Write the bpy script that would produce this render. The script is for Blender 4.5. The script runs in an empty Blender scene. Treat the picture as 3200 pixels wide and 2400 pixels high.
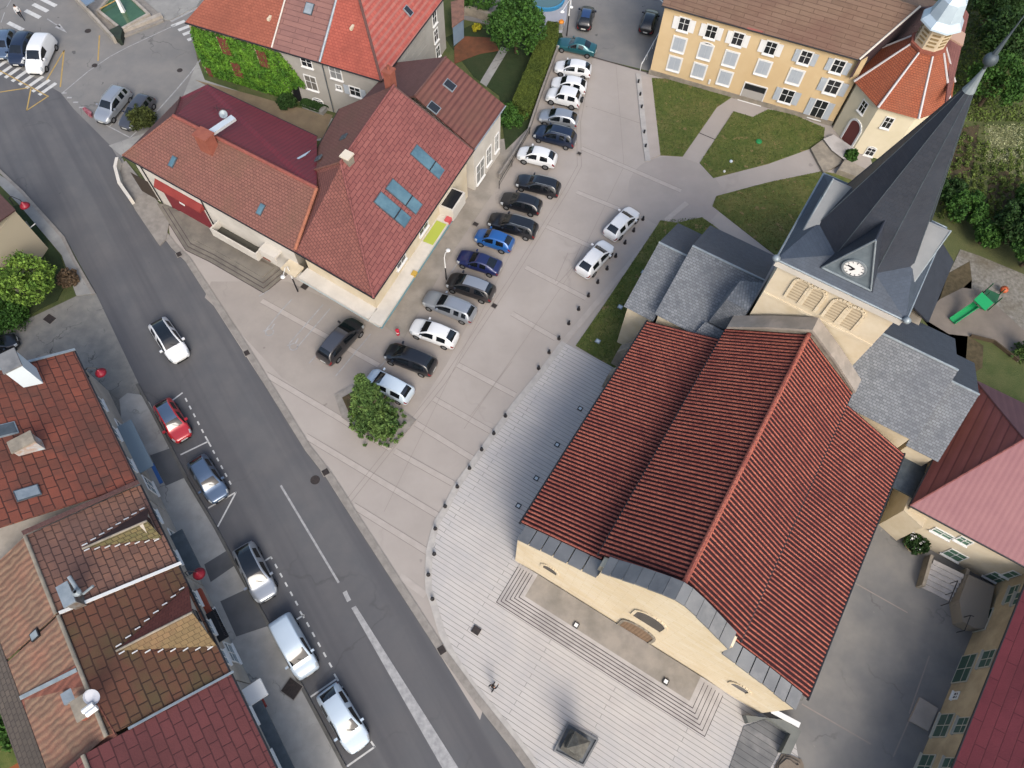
import bpy, math, random
from mathutils import Vector, Matrix
import numpy as np
random.seed(7); rng = np.random.default_rng(7)
SC = bpy.context.scene; COL = SC.collection

# ------------------------------------------------------------------ camera
FPX, NX, NY, CAMH = 2250.0, 1535.0, 2331.0, 55.0       # focal length and nadir in photo pixels, drone height in metres
def _v(*a): return Vector(a)
_d = _v((NX-1600)/FPX, (NY-1200)/FPX, 1.0).normalized(); _up = -_d
_fw = _v(0, 0, 1); _fw = (_fw - _up*_fw.dot(_up)).normalized(); _rt = _fw.cross(_up)
def c2w(v): return _v(v.dot(_rt), v.dot(_fw), v.dot(_up))
cam = bpy.data.cameras.new('camera'); co = bpy.data.objects.new('camera', cam); COL.objects.link(co)
M = Matrix((c2w(_v(1,0,0)), c2w(_v(0,-1,0)), c2w(_v(0,0,-1)))).transposed().to_4x4()
M.translation = (0, 0, CAMH); co.matrix_world = M
cam.sensor_width = 36; cam.lens = 36*FPX/3200; cam.clip_end = 3000; SC.camera = co

# ------------------------------------------------------------------ world, sun, exposure
SUN_EL, SUN_AZ = math.radians(42), math.radians(163)    # azimuth clockwise from +Y: light comes from the bottom of the picture
w = bpy.data.worlds.new('World'); SC.world = w; w.use_nodes = True
nt = w.node_tree; bg = nt.nodes['Background']; sky = nt.nodes.new('ShaderNodeTexSky'); sky.sky_type = 'NISHITA'
sky.sun_disc = False; sky.sun_elevation = SUN_EL; sky.sun_rotation = SUN_AZ; sky.air_density = 1.2; sky.dust_density = 4; sky.ozone_density = 1.0
nt.links.new(sky.outputs[0], bg.inputs[0]); bg.inputs[1].default_value = 0.15
sl = bpy.data.lights.new('sun', 'SUN'); sl.energy = 1.5; sl.angle = math.radians(30); sl.color = (1, 0.97, 0.92)
so = bpy.data.objects.new('sun', sl); COL.objects.link(so)
sd = _v(math.sin(SUN_AZ)*math.cos(SUN_EL), math.cos(SUN_AZ)*math.cos(SUN_EL), math.sin(SUN_EL))
so.rotation_euler = sd.to_track_quat('Z', 'Y').to_euler(); so.location = (0, 0, 80)
SC.view_settings.view_transform = 'Standard'; SC.view_settings.look = 'None'; SC.view_settings.exposure = 0.86; SC.view_settings.gamma = 1

# ------------------------------------------------------------------ tracing: photo pixel (3200 x 2400) -> world
def ray(p): return c2w(_v((p[0]-1600)/FPX, (p[1]-1200)/FPX, 1.0))
def P(x, y, z=0.0):
    r = ray((x, y)); t = (z-CAMH)/r.z; return _v(r.x*t, r.y*t, z)
def hitplane(p, P0, N):
    r = ray(p); C = _v(0, 0, CAMH); t = (P0-C).dot(N)/r.dot(N); return C + r*t
def PL(pts, z=0.0): return [P(x, y, z) for x, y in pts]
def XY(pts, z): return [_v(p.x, p.y, z) for p in pts]

# ------------------------------------------------------------------ materials
def lin(c): return tuple(((v/255)/12.92 if v <= 10 else (((v/255)+0.055)/1.055)**2.4) for v in c)
K = 0.62
def col(c, k=K): r = lin(c); return (r[0]*k, r[1]*k, r[2]*k, 1)
MATS = {}
def mat(name, c, c2=None, scale=1.0, rough=0.85, bump=0.0, bscale=None, metal=0.0, spec=0.3, k=K, emit=None, alpha=None,
        cracks=None, streak=None, big=None, bigscale=0.15, brick=None, stripes=None, island=0.0, bumpd=0.02, coat=0.0, spots=None):
    """procedural surface: noise between c and c2, optional large stains, brick / tile pattern or stripes in metres on the UV map"""
    if name in MATS: return MATS[name]
    m = bpy.data.materials.new(name); m.use_nodes = True; MATS[name] = m
    t = m.node_tree; N = t.nodes; L = t.links; b = N['Principled BSDF']
    b.inputs['Roughness'].default_value = rough; b.inputs['Metallic'].default_value = metal
    b.inputs['Specular IOR Level'].default_value = spec; b.inputs['Coat Weight'].default_value = coat
    uv = N.new('ShaderNodeTexCoord'); geo = N.new('ShaderNodeNewGeometry')
    def noise(s, det=4, src=None, ro=0.6):
        n = N.new('ShaderNodeTexNoise'); n.inputs['Scale'].default_value = s; n.inputs['Detail'].default_value = det; n.inputs['Roughness'].default_value = ro
        L.new(src or geo.outputs['Position'], n.inputs['Vector']); return n.outputs['Fac']
    def ramp(f, lo, hi):
        r = N.new('ShaderNodeMapRange'); r.inputs[1].default_value = lo; r.inputs[2].default_value = hi; r.clamp = True
        L.new(f, r.inputs[0]); return r.outputs[0]
    def mix(f, a, bb, mode='MIX'):
        x = N.new('ShaderNodeMix'); x.data_type = 'RGBA'; x.blend_type = mode
        if isinstance(f, float): x.inputs[0].default_value = f
        else: L.new(f, x.inputs[0])
        for i, v in ((6, a), (7, bb)):
            if isinstance(v, tuple): x.inputs[i].default_value = v
            else: L.new(v, x.inputs[i])
        return x.outputs[2]
    cur = col(c, k)
    if c2 is not None: cur = mix(ramp(noise(scale), 0.35, 0.65), col(c, k), col(c2, k))
    heights = []
    def mapped(rot=0.0, sx=1.0, sy=1.0, wob=0.0):
        mp = N.new('ShaderNodeMapping'); mp.inputs['Rotation'].default_value = (0, 0, rot); mp.inputs['Scale'].default_value = (sx, sy, 1)
        if wob:
            nz = N.new('ShaderNodeTexNoise'); nz.inputs['Scale'].default_value = 0.9; L.new(uv.outputs['UV'], nz.inputs['Vector'])
            vm = N.new('ShaderNodeVectorMath'); vm.operation = 'MULTIPLY_ADD'; vm.inputs[1].default_value = (wob, wob, 0)
            L.new(nz.outputs['Color'], vm.inputs[0]); L.new(uv.outputs['UV'], vm.inputs[2]); L.new(vm.outputs[0], mp.inputs['Vector'])
        else: L.new(uv.outputs['UV'], mp.inputs['Vector'])
        return mp.outputs[0]
    if brick:   # dict(w, h, m, joint, c2, rot, off, str)
        bt = N.new('ShaderNodeTexBrick'); bt.inputs['Scale'].default_value = 1; bt.inputs['Brick Width'].default_value = brick['w']; bt.inputs['Row Height'].default_value = brick['h']
        bt.inputs['Mortar Size'].default_value = brick.get('m', 0.02); bt.inputs['Mortar Smooth'].default_value = brick.get('sm', 0.3); bt.inputs['Bias'].default_value = brick.get('bias', 0.0)
        bt.offset = brick.get('off', 0.5); bt.squash = 1.0
        L.new(mapped(brick.get('rot', 0), wob=brick.get('wob', 0.0)), bt.inputs['Vector'])
        bt.inputs['Color1'].default_value = (0, 0, 0, 1); bt.inputs['Color2'].default_value = (1, 1, 1, 1); bt.inputs['Mortar'].default_value = (0.5, 0.5, 0.5, 1)
        if brick.get('c2'): 
            cur = mix(mixf(N, L, bt.outputs['Color'], brick.get('str', 0.7)), cur, col(brick['c2'], k))
        if brick.get('c3'):
            cur = mix(ramp(noise(brick.get('s3', 0.35), 3), 0.45, 0.62), cur, mix(0.65, cur, col(brick['c3'], k)))
        cur = mix(mixf(N, L, bt.outputs['Fac'], brick.get('js', 0.9)), cur, col(brick.get('joint', (40, 30, 30)), k))
        heights.append((bt.outputs['Fac'], -brick.get('bd', 0.6)))
    if stripes:  # dict(p, c, axis, str): period in metres
        wv = N.new('ShaderNodeTexWave'); wv.wave_type = 'BANDS'; wv.bands_direction = 'X' if stripes.get('axis', 'u') == 'u' else 'Y'
        wv.inputs['Scale'].default_value = 0.314159/stripes['p']; wv.inputs['Distortion'].default_value = stripes.get('dist', 0.15); wv.inputs['Detail'].default_value = 1; wv.inputs['Detail Scale'].default_value = 1.5
        L.new(mapped(stripes.get('rot', 0)), wv.inputs['Vector'])
        f = ramp(wv.outputs['Fac'], stripes.get('lo', 0.0), stripes.get('hi', 0.45)); inv = N.new('ShaderNodeMath'); inv.operation = 'SUBTRACT'; inv.inputs[0].default_value = 1; L.new(f, inv.inputs[1])
        cur = mix(mixf(N, L, inv.outputs[0], stripes.get('str', 0.7)), cur, col(stripes['c'], k)); heights.append((wv.outputs['Fac'], stripes.get('bd', 0.8)))
    if big is not None: cur = mix(ramp(noise(bigscale, 5, ro=0.65), 0.45, 0.7), cur, mix(0.6, cur, col(big, k)))
    if streak:      # (rotation, colour, strength): long soft wear lanes along a direction
        mp = N.new('ShaderNodeMapping'); mp.inputs['Scale'].default_value = (0.02, 0.55, 1); m0 = N.new('ShaderNodeMapping'); m0.inputs['Rotation'].default_value = (0, 0, streak[0]); L.new(geo.outputs['Position'], m0.inputs['Vector']); L.new(m0.outputs[0], mp.inputs['Vector'])
        cur = mix(mixf(N, L, ramp(noise(1.0, 3, mp.outputs[0]), 0.42, 0.62), streak[2]), cur, col(streak[1], k))
    if cracks:      # (scale, colour, amount): thin irregular cracks that fade in and out
        vo = N.new('ShaderNodeTexVoronoi'); vo.feature = 'DISTANCE_TO_EDGE'; vo.inputs['Scale'].default_value = cracks[0]
        nz = N.new('ShaderNodeTexNoise'); nz.inputs['Scale'].default_value = cracks[0]*2.5; nz.inputs['Detail'].default_value = 4; L.new(geo.outputs['Position'], nz.inputs['Vector'])
        vm = N.new('ShaderNodeVectorMath'); vm.operation = 'MULTIPLY_ADD'; s_ = 0.8/cracks[0]; vm.inputs[1].default_value = (s_, s_, 0); L.new(nz.outputs['Color'], vm.inputs[0]); L.new(geo.outputs['Position'], vm.inputs[2]); L.new(vm.outputs[0], vo.inputs['Vector'])
        r_ = ramp(vo.outputs['Distance'], 0.02, 0.0); mm = N.new('ShaderNodeMath'); mm.operation = 'MULTIPLY'; L.new(r_, mm.inputs[0]); L.new(ramp(noise(cracks[0]*0.7, 2), 0.5, 0.6), mm.inputs[1])
        cur = mix(mixf(N, L, mm.outputs[0], cracks[2]), cur, col(cracks[1], k))
    if spots is not None: cur = mix(ramp(noise(spots[1], 2), spots[2], spots[2]+0.03), cur, col(spots[0], k))
    if island:
        hs = N.new('ShaderNodeHueSaturation'); mr = N.new('ShaderNodeMapRange'); mr.inputs[3].default_value = 1-island; mr.inputs[4].default_value = 1+island
        L.new(geo.outputs['Random Per Island'], mr.inputs[0]); L.new(mr.outputs[0], hs.inputs['Value'])
        if isinstance(cur, tuple): hs.inputs['Color'].default_value = cur
        else: L.new(cur, hs.inputs['Color'])
        cur = hs.outputs[0]
    if isinstance(cur, tuple): b.inputs['Base Color'].default_value = cur
    else: L.new(cur, b.inputs['Base Color'])
    if bump: heights.append((noise(bscale or scale*6, 5), bump))
    if heights:
        tot = None
        for h, s in heights:
            mm = N.new('ShaderNodeMath'); mm.operation = 'MULTIPLY_ADD'; mm.inputs[1].default_value = s; L.new(h, mm.inputs[0])
            if tot is None: mm.inputs[2].default_value = 0
            else: L.new(tot, mm.inputs[2])
            tot = mm.outputs[0]
        bp = N.new('ShaderNodeBump'); bp.inputs['Strength'].default_value = 0.7; bp.inputs['Distance'].default_value = bumpd
        L.new(tot, bp.inputs['Height']); L.new(bp.outputs[0], b.inputs['Normal'])
    if emit: b.inputs['Emission Color'].default_value = (*lin(emit), 1); b.inputs['Emission Strength'].default_value = 1
    return m
def mixf(N, L, f, s):
    x = N.new('ShaderNodeMath'); x.operation = 'MULTIPLY'; x.inputs[1].default_value = s; L.new(f, x.inputs[0]); return x.outputs[0]

CA = math.radians(-28.8)   # direction of the church front and of the paving courses
m_road = mat('road_asphalt', (98, 99, 102), (108, 107, 108), 0.35, 0.9, 0.5, 25, big=(88, 88, 92), bigscale=0.09, streak=(0.94, (86, 86, 90), 0.75), cracks=(0.12, (72, 72, 74), 0.4), spots=((84, 84, 86), 1.2, 0.76))
m_road2 = mat('old_asphalt', (128, 127, 126), (138, 135, 132), 0.5, 0.9, 0.5, 22, big=(112, 112, 113), bigscale=0.12, cracks=(0.2, (88, 88, 88), 0.7), spots=((98, 98, 98), 0.9, 0.72))
m_lot = mat('cracked_asphalt', (132, 130, 126), (148, 145, 138), 1.2, 0.95, 0.6, 14, big=(110, 109, 106), bigscale=0.25, cracks=(0.6, (66, 64, 62), 0.9))
m_pave = mat('pavement_concrete', (166, 165, 161), (152, 151, 148), 0.8, 0.9, 0.4, 16, big=(124, 124, 124), bigscale=0.3, cracks=(0.35, (92, 92, 90), 0.8))
m_pave_dark = mat('pavement_dark_patch', (104, 105, 107), (96, 97, 99), 0.8, 0.92, 0.4, 20)
m_kerb = mat('kerb_stone', (158, 152, 145), (142, 137, 131), 2.0, 0.85, 0.3, 10, big=(125, 120, 114), bigscale=0.5)
m_plaza = mat('square_concrete', (179, 171, 164), (171, 163, 156), 0.25, 0.9, 0.25, 30, big=(162, 154, 148), bigscale=0.12, cracks=(0.1, (150, 142, 136), 0.35), spots=((156, 148, 142), 0.7, 0.73))
m_park = mat('parking_concrete', (170, 162, 154), (162, 154, 147), 0.3, 0.9, 0.25, 30, big=(148, 140, 134), bigscale=0.22, cracks=(0.2, (142, 134, 128), 0.4), spots=((140, 132, 126), 0.8, 0.72))
m_seam = mat('paving_seam', (158, 148, 141), (150, 141, 134), 2, 0.9)
m_bandm = mat('paving_band', (185, 177, 170), (177, 169, 162), 1.5, 0.9, 0.2, 20)
m_plank = mat('plank_stone', (206, 201, 196), (196, 191, 187), 0.5, 0.85, 0.3, 20, big=(176, 176, 178), bigscale=0.22,
              brick=dict(w=11.0, h=0.34, m=0.016, sm=0.2, joint=(104, 100, 98), c2=(196, 193, 189), str=0.5, rot=-CA, js=0.85, bd=0.8, wob=0.06))
m_step = mat('step_stone', (196, 191, 187), (186, 181, 177), 0.8, 0.85, 0.3, 14, big=(150, 146, 144), bigscale=0.4)
m_court = mat('courtyard_asphalt', (144, 141, 136), (130, 129, 128), 0.3, 0.92, 0.4, 20, big=(96, 98, 101), bigscale=0.12, cracks=(0.22, (86, 84, 82), 0.6), spots=((150, 146, 140), 1.6, 0.74))
m_grass = mat('grass', (108, 114, 60), (84, 100, 46), 1.6, 0.95, 1.2, 14, spots=((138, 122, 84), 1.1, 0.64), big=(136, 124, 80), bigscale=0.3, bumpd=0.06)
m_grassd = mat('grass_dark', (50, 66, 34), (42, 58, 28), 1.4, 0.95, 1.2, 14, big=(62, 66, 40), bigscale=0.2, bumpd=0.06)
m_field = mat('garden_ground', (72, 86, 44), (92, 98, 58), 0.6, 0.95, 1.2, 8, big=(112, 110, 74), bigscale=0.12, bumpd=0.08)
m_soil = mat('soil', (88, 74, 54), (70, 66, 44), 1.2, 0.95, 1.0, 6, bumpd=0.08)
m_dirt = mat('yard_dirt', (150, 132, 106), (136, 118, 96), 1.0, 0.95, 0.6, 9, big=(118, 106, 88), bigscale=0.3)
m_gravel = mat('gravel', (150, 146, 138), (118, 114, 106), 3.0, 0.95, 1.0, 12, big=(98, 88, 66), bigscale=0.35, bumpd=0.04)
m_playsurf = mat('play_surface', (140, 130, 120), (128, 119, 110), 0.6, 0.95, 0.3, 20, big=(112, 104, 96), bigscale=0.2)
m_white = mat('road_paint_white', (222, 222, 220), (200, 200, 198), 3, 0.7, k=0.6)
m_worn = mat('worn_paint', (178, 178, 178), (150, 150, 152), 2.5, 0.8)
m_yellow = mat('road_paint_yellow', (190, 160, 96), (170, 145, 92), 2, 0.8)
m_black = mat('black_metal', (34, 34, 38), rough=0.5, spec=0.4)
m_iron = mat('drain_iron', (66, 58, 56), (50, 46, 46), 6, 0.8)
m_slate = mat('slate_light', (120, 125, 130), (104, 108, 114), 3, 0.65, 0.8, 9, big=(92, 97, 106), bigscale=0.3, brick=dict(w=0.30, h=0.20, m=0.02, joint=(72, 76, 82), c2=(146, 150, 156), str=0.7, js=0.7))
m_slated = mat('slate_dark', (54, 58, 68), (46, 49, 58), 0.8, 0.5, 0.25, 14, brick=dict(w=0.3, h=0.2, m=0.012, joint=(38, 40, 48), c2=(62, 66, 76), str=0.5, js=0.5, bd=0.3))
m_spire = mat('spire_slate', (58, 64, 76), (50, 55, 66), 0.6, 0.5, 0.2, 16, brick=dict(w=0.3, h=0.2, m=0.012, joint=(42, 44, 50), c2=(66, 69, 78), str=0.5, js=0.5, bd=0.3))
m_zinc = mat('zinc', (168, 178, 184), (146, 158, 166), 2, 0.45, 0.2, 8, metal=0.3)
m_zincd = mat('zinc_dull', (96, 106, 114), (80, 90, 98), 2, 0.55, 0.2, 8, metal=0.2)
m_cream = mat('cream_render', (232, 219, 194), (222, 207, 180), 0.8, 0.9, 0.3, 9, big=(206, 186, 150), bigscale=0.3)
m_creams = mat('cream_courses', (240, 227, 202), (234, 219, 192), 0.8, 0.9, 0.3, 9, big=(214, 192, 154), bigscale=0.25, brick=dict(w=1.3, h=0.45, m=0.012, joint=(196, 172, 136), c2=(230, 208, 168), str=0.5, js=0.6))
m_stone = mat('old_stone', (168, 158, 142), (142, 134, 122), 1.5, 0.9, 0.7, 7, big=(112, 108, 100), bigscale=0.6)
m_coping = mat('coping_slab', (138, 139, 140), (112, 114, 117), 1.2, 0.8, 0.4, 8, big=(150, 152, 152), bigscale=0.6)
m_ytan = mat('apricot_render', (228, 202, 160), (222, 195, 152), 0.5, 0.9, 0.15, 12, big=(214, 182, 134), bigscale=0.12)
m_whitew = mat('white_render', (228, 222, 212), (216, 210, 200), 0.7, 0.9, 0.2, 9, big=(190, 184, 174), bigscale=0.3)
m_greyw = mat('pale_grey_render', (186, 182, 174), (176, 172, 165), 0.6, 0.9, 0.3, 9, big=(160, 155, 147), bigscale=0.25)
m_tanw = mat('tan_render', (206, 190, 158), (194, 178, 148), 0.6, 0.9, 0.4, 9, big=(140, 128, 106), bigscale=0.3)
m_roww = mat('row_render', (200, 192, 180), (188, 180, 170), 0.6, 0.9, 0.3, 9, big=(146, 140, 130), bigscale=0.3)
m_frame = mat('white_frame', (226, 226, 224), rough=0.6, k=0.75)
m_shut = mat('pale_shutter', (196, 204, 212), (188, 196, 206), 1, 0.6, stripes=dict(p=0.08, c=(170, 178, 188), axis='v', str=0.4))
m_shutw = mat('white_shutter', (232, 232, 230), (222, 222, 222), 1, 0.6, k=0.75)
m_glass = mat('dark_glass', (42, 44, 48), rough=0.12, spec=0.6)
m_skyl = mat('skylight_glass', (100, 134, 148), (78, 110, 126), 0.8, 0.15, spec=0.6)
m_green = mat('green_shutter', (96, 134, 112), (84, 120, 100), 1, 0.6)
m_maroon = mat('maroon_paint', (134, 50, 58), (124, 44, 52), 1, 0.6)
m_redp = mat('red_paint', (150, 62, 56), (138, 54, 50), 1, 0.6)
m_terrac = mat('terracotta', (162, 96, 78), (146, 84, 70), 2, 0.85)
m_metalr = mat('deep_red_metal', (122, 46, 54), (112, 42, 50), 0.4, 0.5, stripes=dict(p=0.42, c=(86, 34, 44), str=0.6, hi=0.2))
def tile(name, c, c2, joint, w, h, **kw):
    kk = dict(w=w, h=h, m=kw.pop('m', 0.035), joint=joint, c2=c2, str=kw.pop('str', 0.8), js=kw.pop('js', 0.8), rot=kw.pop('rot', 0), c3=kw.pop('c3', None), wob=kw.pop('wob', 0.0), bd=kw.pop('bd', 0.8), off=kw.pop('off', 0.5))
    kw.setdefault('big', tuple(int(v*0.78) for v in c)); kw.setdefault('bigscale', 0.22)
    return mat(name, c, tuple(int(v*0.93) for v in c), 1.2, 0.85, 0.5, 9, brick=kk, bumpd=0.05, **kw)
t_a = tile('hall_tiles', (146, 88, 84), (156, 98, 92), (106, 58, 60), 0.9, 0.36)
t_a2 = tile('hall_tiles_end', (142, 90, 82), (152, 98, 88), (102, 62, 58), 0.34, 0.26, m=0.03)
t_wing = tile('wing_tiles', (138, 94, 84), (148, 102, 90), (108, 68, 62), 0.34, 0.26, m=0.03, big=(120, 90, 74))
t_b = mat('brown_ribbed_tiles', (128, 84, 76), (118, 76, 70), 1.2, 0.8, 0.4, 9, stripes=dict(p=0.52, axis='v', c=(86, 52, 50), str=0.8, hi=0.6), big=(112, 80, 68), bigscale=0.25, bumpd=0.06)
t_b2 = mat('brown_plain_tiles', (108, 78, 74), (100, 72, 68), 1.2, 0.85, 0.4, 9, brick=dict(w=0.3, h=0.25, m=0.015, joint=(84, 58, 56), c2=(114, 84, 78), str=0.6, js=0.5))
t_o = tile('orange_tiles', (158, 92, 74), (168, 100, 80), (128, 66, 54), 0.34, 0.27, m=0.02)
t_br = tile('brown_band_tiles', (142, 104, 98), (150, 110, 102), (110, 76, 72), 3.0, 0.5, m=0.03)
t_red = tile('red_flat_tiles', (172, 90, 76), (182, 98, 82), (146, 66, 58), 0.34, 0.27, m=0.02)
t_red2 = mat('red_pantiles', (180, 90, 80), (164, 78, 72), 2.5, 0.8, 0.6, 9, stripes=dict(p=0.55, axis='v', c=(172, 128, 118), str=0.6, hi=0.7), brick=dict(w=0.42, h=0.42, m=0.03, joint=(140, 62, 58), c2=(206, 112, 98), str=0.5, js=0.4), bumpd=0.06)
t_y = tile('brown_roof_tiles', (124, 100, 84), (132, 108, 92), (92, 70, 58), 2.4, 0.42, m=0.03, big=(112, 78, 70), bigscale=0.15)
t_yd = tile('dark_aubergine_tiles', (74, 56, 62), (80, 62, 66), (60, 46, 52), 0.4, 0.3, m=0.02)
t_yr = tile('dull_red_tiles', (136, 88, 82), (142, 94, 86), (112, 70, 66), 0.4, 0.3, m=0.02)
t_cone = tile('chapel_tiles', (184, 104, 72), (160, 86, 60), (118, 62, 46), 0.26, 0.2, m=0.025, big=(140, 92, 72))
t_ch = mat('church_tiles', (182, 104, 86), (158, 82, 70), 1.8, 0.8, 0.5, 9, big=(132, 66, 60), bigscale=0.45, brick=dict(w=0.34, h=0.42, m=0.025, joint=(90, 34, 34), c2=(194, 118, 96), str=0.6, js=0.6))
t_chc = mat('shaded_channel_tiles', (56, 20, 24), (42, 14, 20), 2, 0.9, 0.4, 9)  # shading between the cover-tile rolls painted in as a dark colour
t_r1 = tile('row_tiles_red_brown', (128, 78, 64), (156, 86, 68), (46, 30, 30), 0.85, 0.62, c3=(92, 68, 60), wob=0.12, m=0.04, big=(104, 66, 58))
t_r2 = tile('row_tiles_brown', (136, 102, 88), (158, 114, 94), (62, 46, 44), 0.6, 0.5, c3=(112, 84, 78), wob=0.1, m=0.04, big=(120, 92, 84))
t_r3 = tile('row_tiles_mossy', (108, 76, 60), (124, 80, 62), (44, 30, 28), 0.75, 0.6, c3=(96, 88, 58), wob=0.12, m=0.045, big=(104, 62, 54))
t_r4 = tile('row_tiles_wine', (116, 66, 66), (122, 68, 68), (70, 36, 40), 1.0, 0.62, wob=0.08, m=0.04)
t_tan = mat('tan_pantiles', (146, 120, 100), (128, 102, 86), 1.5, 0.9, 0.8, 8, stripes=dict(p=0.42, c=(112, 82, 72), str=0.7, dist=3.0, hi=0.5), big=(160, 108, 90), bigscale=0.4, bumpd=0.07)
t_rb = mat('red_brown_pantiles', (138, 88, 74), (116, 74, 64), 1.5, 0.9, 0.8, 8, stripes=dict(p=0.42, c=(102, 64, 56), str=0.6, dist=2.5, hi=0.5), bumpd=0.07)
t_grey = tile('dark_grey_tiles', (96, 88, 82), (104, 94, 86), (64, 58, 54), 0.4, 0.34, m=0.03)
t_moss = mat('mossy_tiles', (98, 98, 66), (112, 104, 72), 2.5, 0.95, 1.0, 9, brick=dict(w=0.4, h=0.34, m=0.03, joint=(72, 66, 48), c2=(132, 116, 82), str=0.6), bumpd=0.05)
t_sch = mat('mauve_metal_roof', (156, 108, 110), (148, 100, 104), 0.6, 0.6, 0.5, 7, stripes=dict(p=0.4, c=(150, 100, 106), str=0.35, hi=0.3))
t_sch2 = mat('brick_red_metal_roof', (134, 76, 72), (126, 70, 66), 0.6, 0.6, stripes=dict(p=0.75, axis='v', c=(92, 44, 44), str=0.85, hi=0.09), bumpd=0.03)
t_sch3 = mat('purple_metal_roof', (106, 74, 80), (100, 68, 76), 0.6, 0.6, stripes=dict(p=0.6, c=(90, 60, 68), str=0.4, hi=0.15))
t_sch4 = tile('wine_roof_tiles', (126, 58, 66), (132, 62, 68), (84, 34, 42), 3.0, 0.62, m=0.03, str=0.4, js=0.65)

# ------------------------------------------------------------------ mesh builder
WLOC = {}
class MB:
    def __init__(s): s.v = []; s.f = []; s.m = []; s.cur = 0
    def poly(s, pts):
        i = len(s.v); s.v += [tuple(p) for p in pts]; s.f.append(tuple(range(i, i+len(pts)))); s.m.append(s.cur); return s
    def hexa(s, a, b):            # two rings of equal length: solid between them
        n = len(a); i = len(s.v); s.v += [tuple(p) for p in a] + [tuple(p) for p in b]
        s.f.append(tuple(range(i+n-1, i-1, -1))); s.f.append(tuple(range(i+n, i+2*n)))
        for k in range(n): j = (k+1) % n; s.f.append((i+k, i+j, i+n+j, i+n+k))
        s.m += [s.cur]*(n+2); return s
    def prism(s, pts, z0, z1): return s.hexa(ccw([_v(p[0], p[1], z0) for p in pts]), ccw([_v(p[0], p[1], z1) for p in pts]))
    def slab(s, pts, th):         # thick sheet under an arbitrary plane polygon
        n = nrm(pts)
        if n.z < 0: pts = pts[::-1]; n = -n
        return s.hexa([p-n*th for p in pts], list(pts))
    def obox(s, c, ax, ay, az, hx, hy, hz):
        r = lambda z: [c+ax*(sx*hx)+ay*(sy*hy)+az*z for sx, sy in ((-1,-1),(1,-1),(1,1),(-1,1))]
        a, b = r(-hz), r(hz)
        if ax.cross(ay).dot(az) < 0: a.reverse(); b.reverse()
        return s.hexa(a, b)
    def tube(s, p0, p1, r0, r1=None, n=8):
        r1 = r0 if r1 is None else r1; d = (p1-p0).normalized(); a = d.orthogonal().normalized(); b = d.cross(a)
        ring = lambda p, r: [p+a*(r*math.cos(6.2832*k/n))+b*(r*math.sin(6.2832*k/n)) for k in range(n)]
        return s.hexa(ring(p0, r0), ring(p1, max(r1, 1e-4)))
    def path(s, pts, r, n=8):
        for a, b in zip(pts, pts[1:]): s.tube(a, b, r, r, n)
        return s
    def lathe(s, c, prof, n=16, axis=None):
        i = len(s.v); ax = axis or _v(0, 0, 1); a = ax.orthogonal().normalized(); b = ax.cross(a)
        for r, z in prof:
            for k in range(n): t = 6.28318*k/n; s.v.append(tuple(c+ax*z+a*(r*math.cos(t))+b*(r*math.sin(t))))
        for q in range(len(prof)-1):
            for k in range(n): j = (k+1) % n; s.f.append((i+q*n+k, i+q*n+j, i+(q+1)*n+j, i+(q+1)*n+k)); s.m.append(s.cur)
        return s
    def build(s, name, mats, parent=None, smooth=False, kind=None, merge=False):
        off = WLOC.get(parent.name, _v(0, 0, 0)) if parent else _v(0, 0, 0)
        me = bpy.data.meshes.new(name); V = np.array(s.v, dtype=float)-np.array(off)
        me.from_pydata(V.tolist(), [], s.f)
        if not isinstance(mats, (list, tuple)): mats = [mats]
        for m in mats: me.materials.append(m)
        me.polygons.foreach_set('material_index', s.m)
        ul = me.uv_layers.new(name='UVMap'); uvs = np.zeros(len(me.loops)*2)
        for p in me.polygons:
            n = p.normal; h = _v(-n.y, n.x, 0)
            if h.length < 0.02: h = _v(1, 0, 0); t = _v(0, 1, 0)
            else: h.normalize(); t = n.cross(h); t = t if t.z >= 0 else -t
            for li in p.loop_indices:
                q = me.vertices[me.loops[li].vertex_index].co+off; uvs[2*li] = q.dot(h); uvs[2*li+1] = q.dot(t)
        ul.data.foreach_set('uv', uvs)
        if smooth: me.polygons.foreach_set('use_smooth', [True]*len(me.polygons))
        me.update(); o = bpy.data.objects.new(name, me); COL.objects.link(o)
        if parent: o.parent = parent; WLOC[o.name] = off
        if kind: o['kind'] = kind
        return o
def nrm(pts):
    n = _v(0, 0, 0)
    for a, b in zip(pts, list(pts[1:])+[pts[0]]): n += _v((a.y-b.y)*(a.z+b.z), (a.z-b.z)*(a.x+b.x), (a.x-b.x)*(a.y+b.y))
    return n.normalized()
def ccw(pts): return pts if nrm(pts).z >= 0 else pts[::-1]
def thing(name, label, cat, loc=(0, 0, 0), group=None):
    o = bpy.data.objects.new(name, None); COL.objects.link(o); o.location = loc; o.empty_display_size = 0.3
    WLOC[o.name] = Vector(loc); o['label'] = label; o['category'] = cat
    if group: o['group'] = group
    return o
def tag(o, label, cat, group=None):
    o['label'] = label; o['category'] = cat
    if group: o['group'] = group
    return o
def cen(pts): return sum((Vector(p) for p in pts), _v(0, 0, 0))/len(pts)
def grow(pts, d):                  # offset a ccw 2D polygon inwards (d > 0) or outwards
    pts = ccw([_v(p[0], p[1], 0) for p in pts]); n = len(pts); out = []
    for i in range(n):
        a, b, c = pts[i-1], pts[i], pts[(i+1) % n]
        e1 = (b-a).normalized(); e2 = (c-b).normalized(); n1 = _v(-e1.y, e1.x, 0); n2 = _v(-e2.y, e2.x, 0)
        k = 1+n1.dot(n2); out.append(b+(n1+n2)*(d/max(k, 0.35)))
    return out
def sheet(name, pts, z, m, z0=None): return MB().prism(pts, z-0.5 if z0 is None else z0, z).build(name, m, None, kind='structure')
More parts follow.
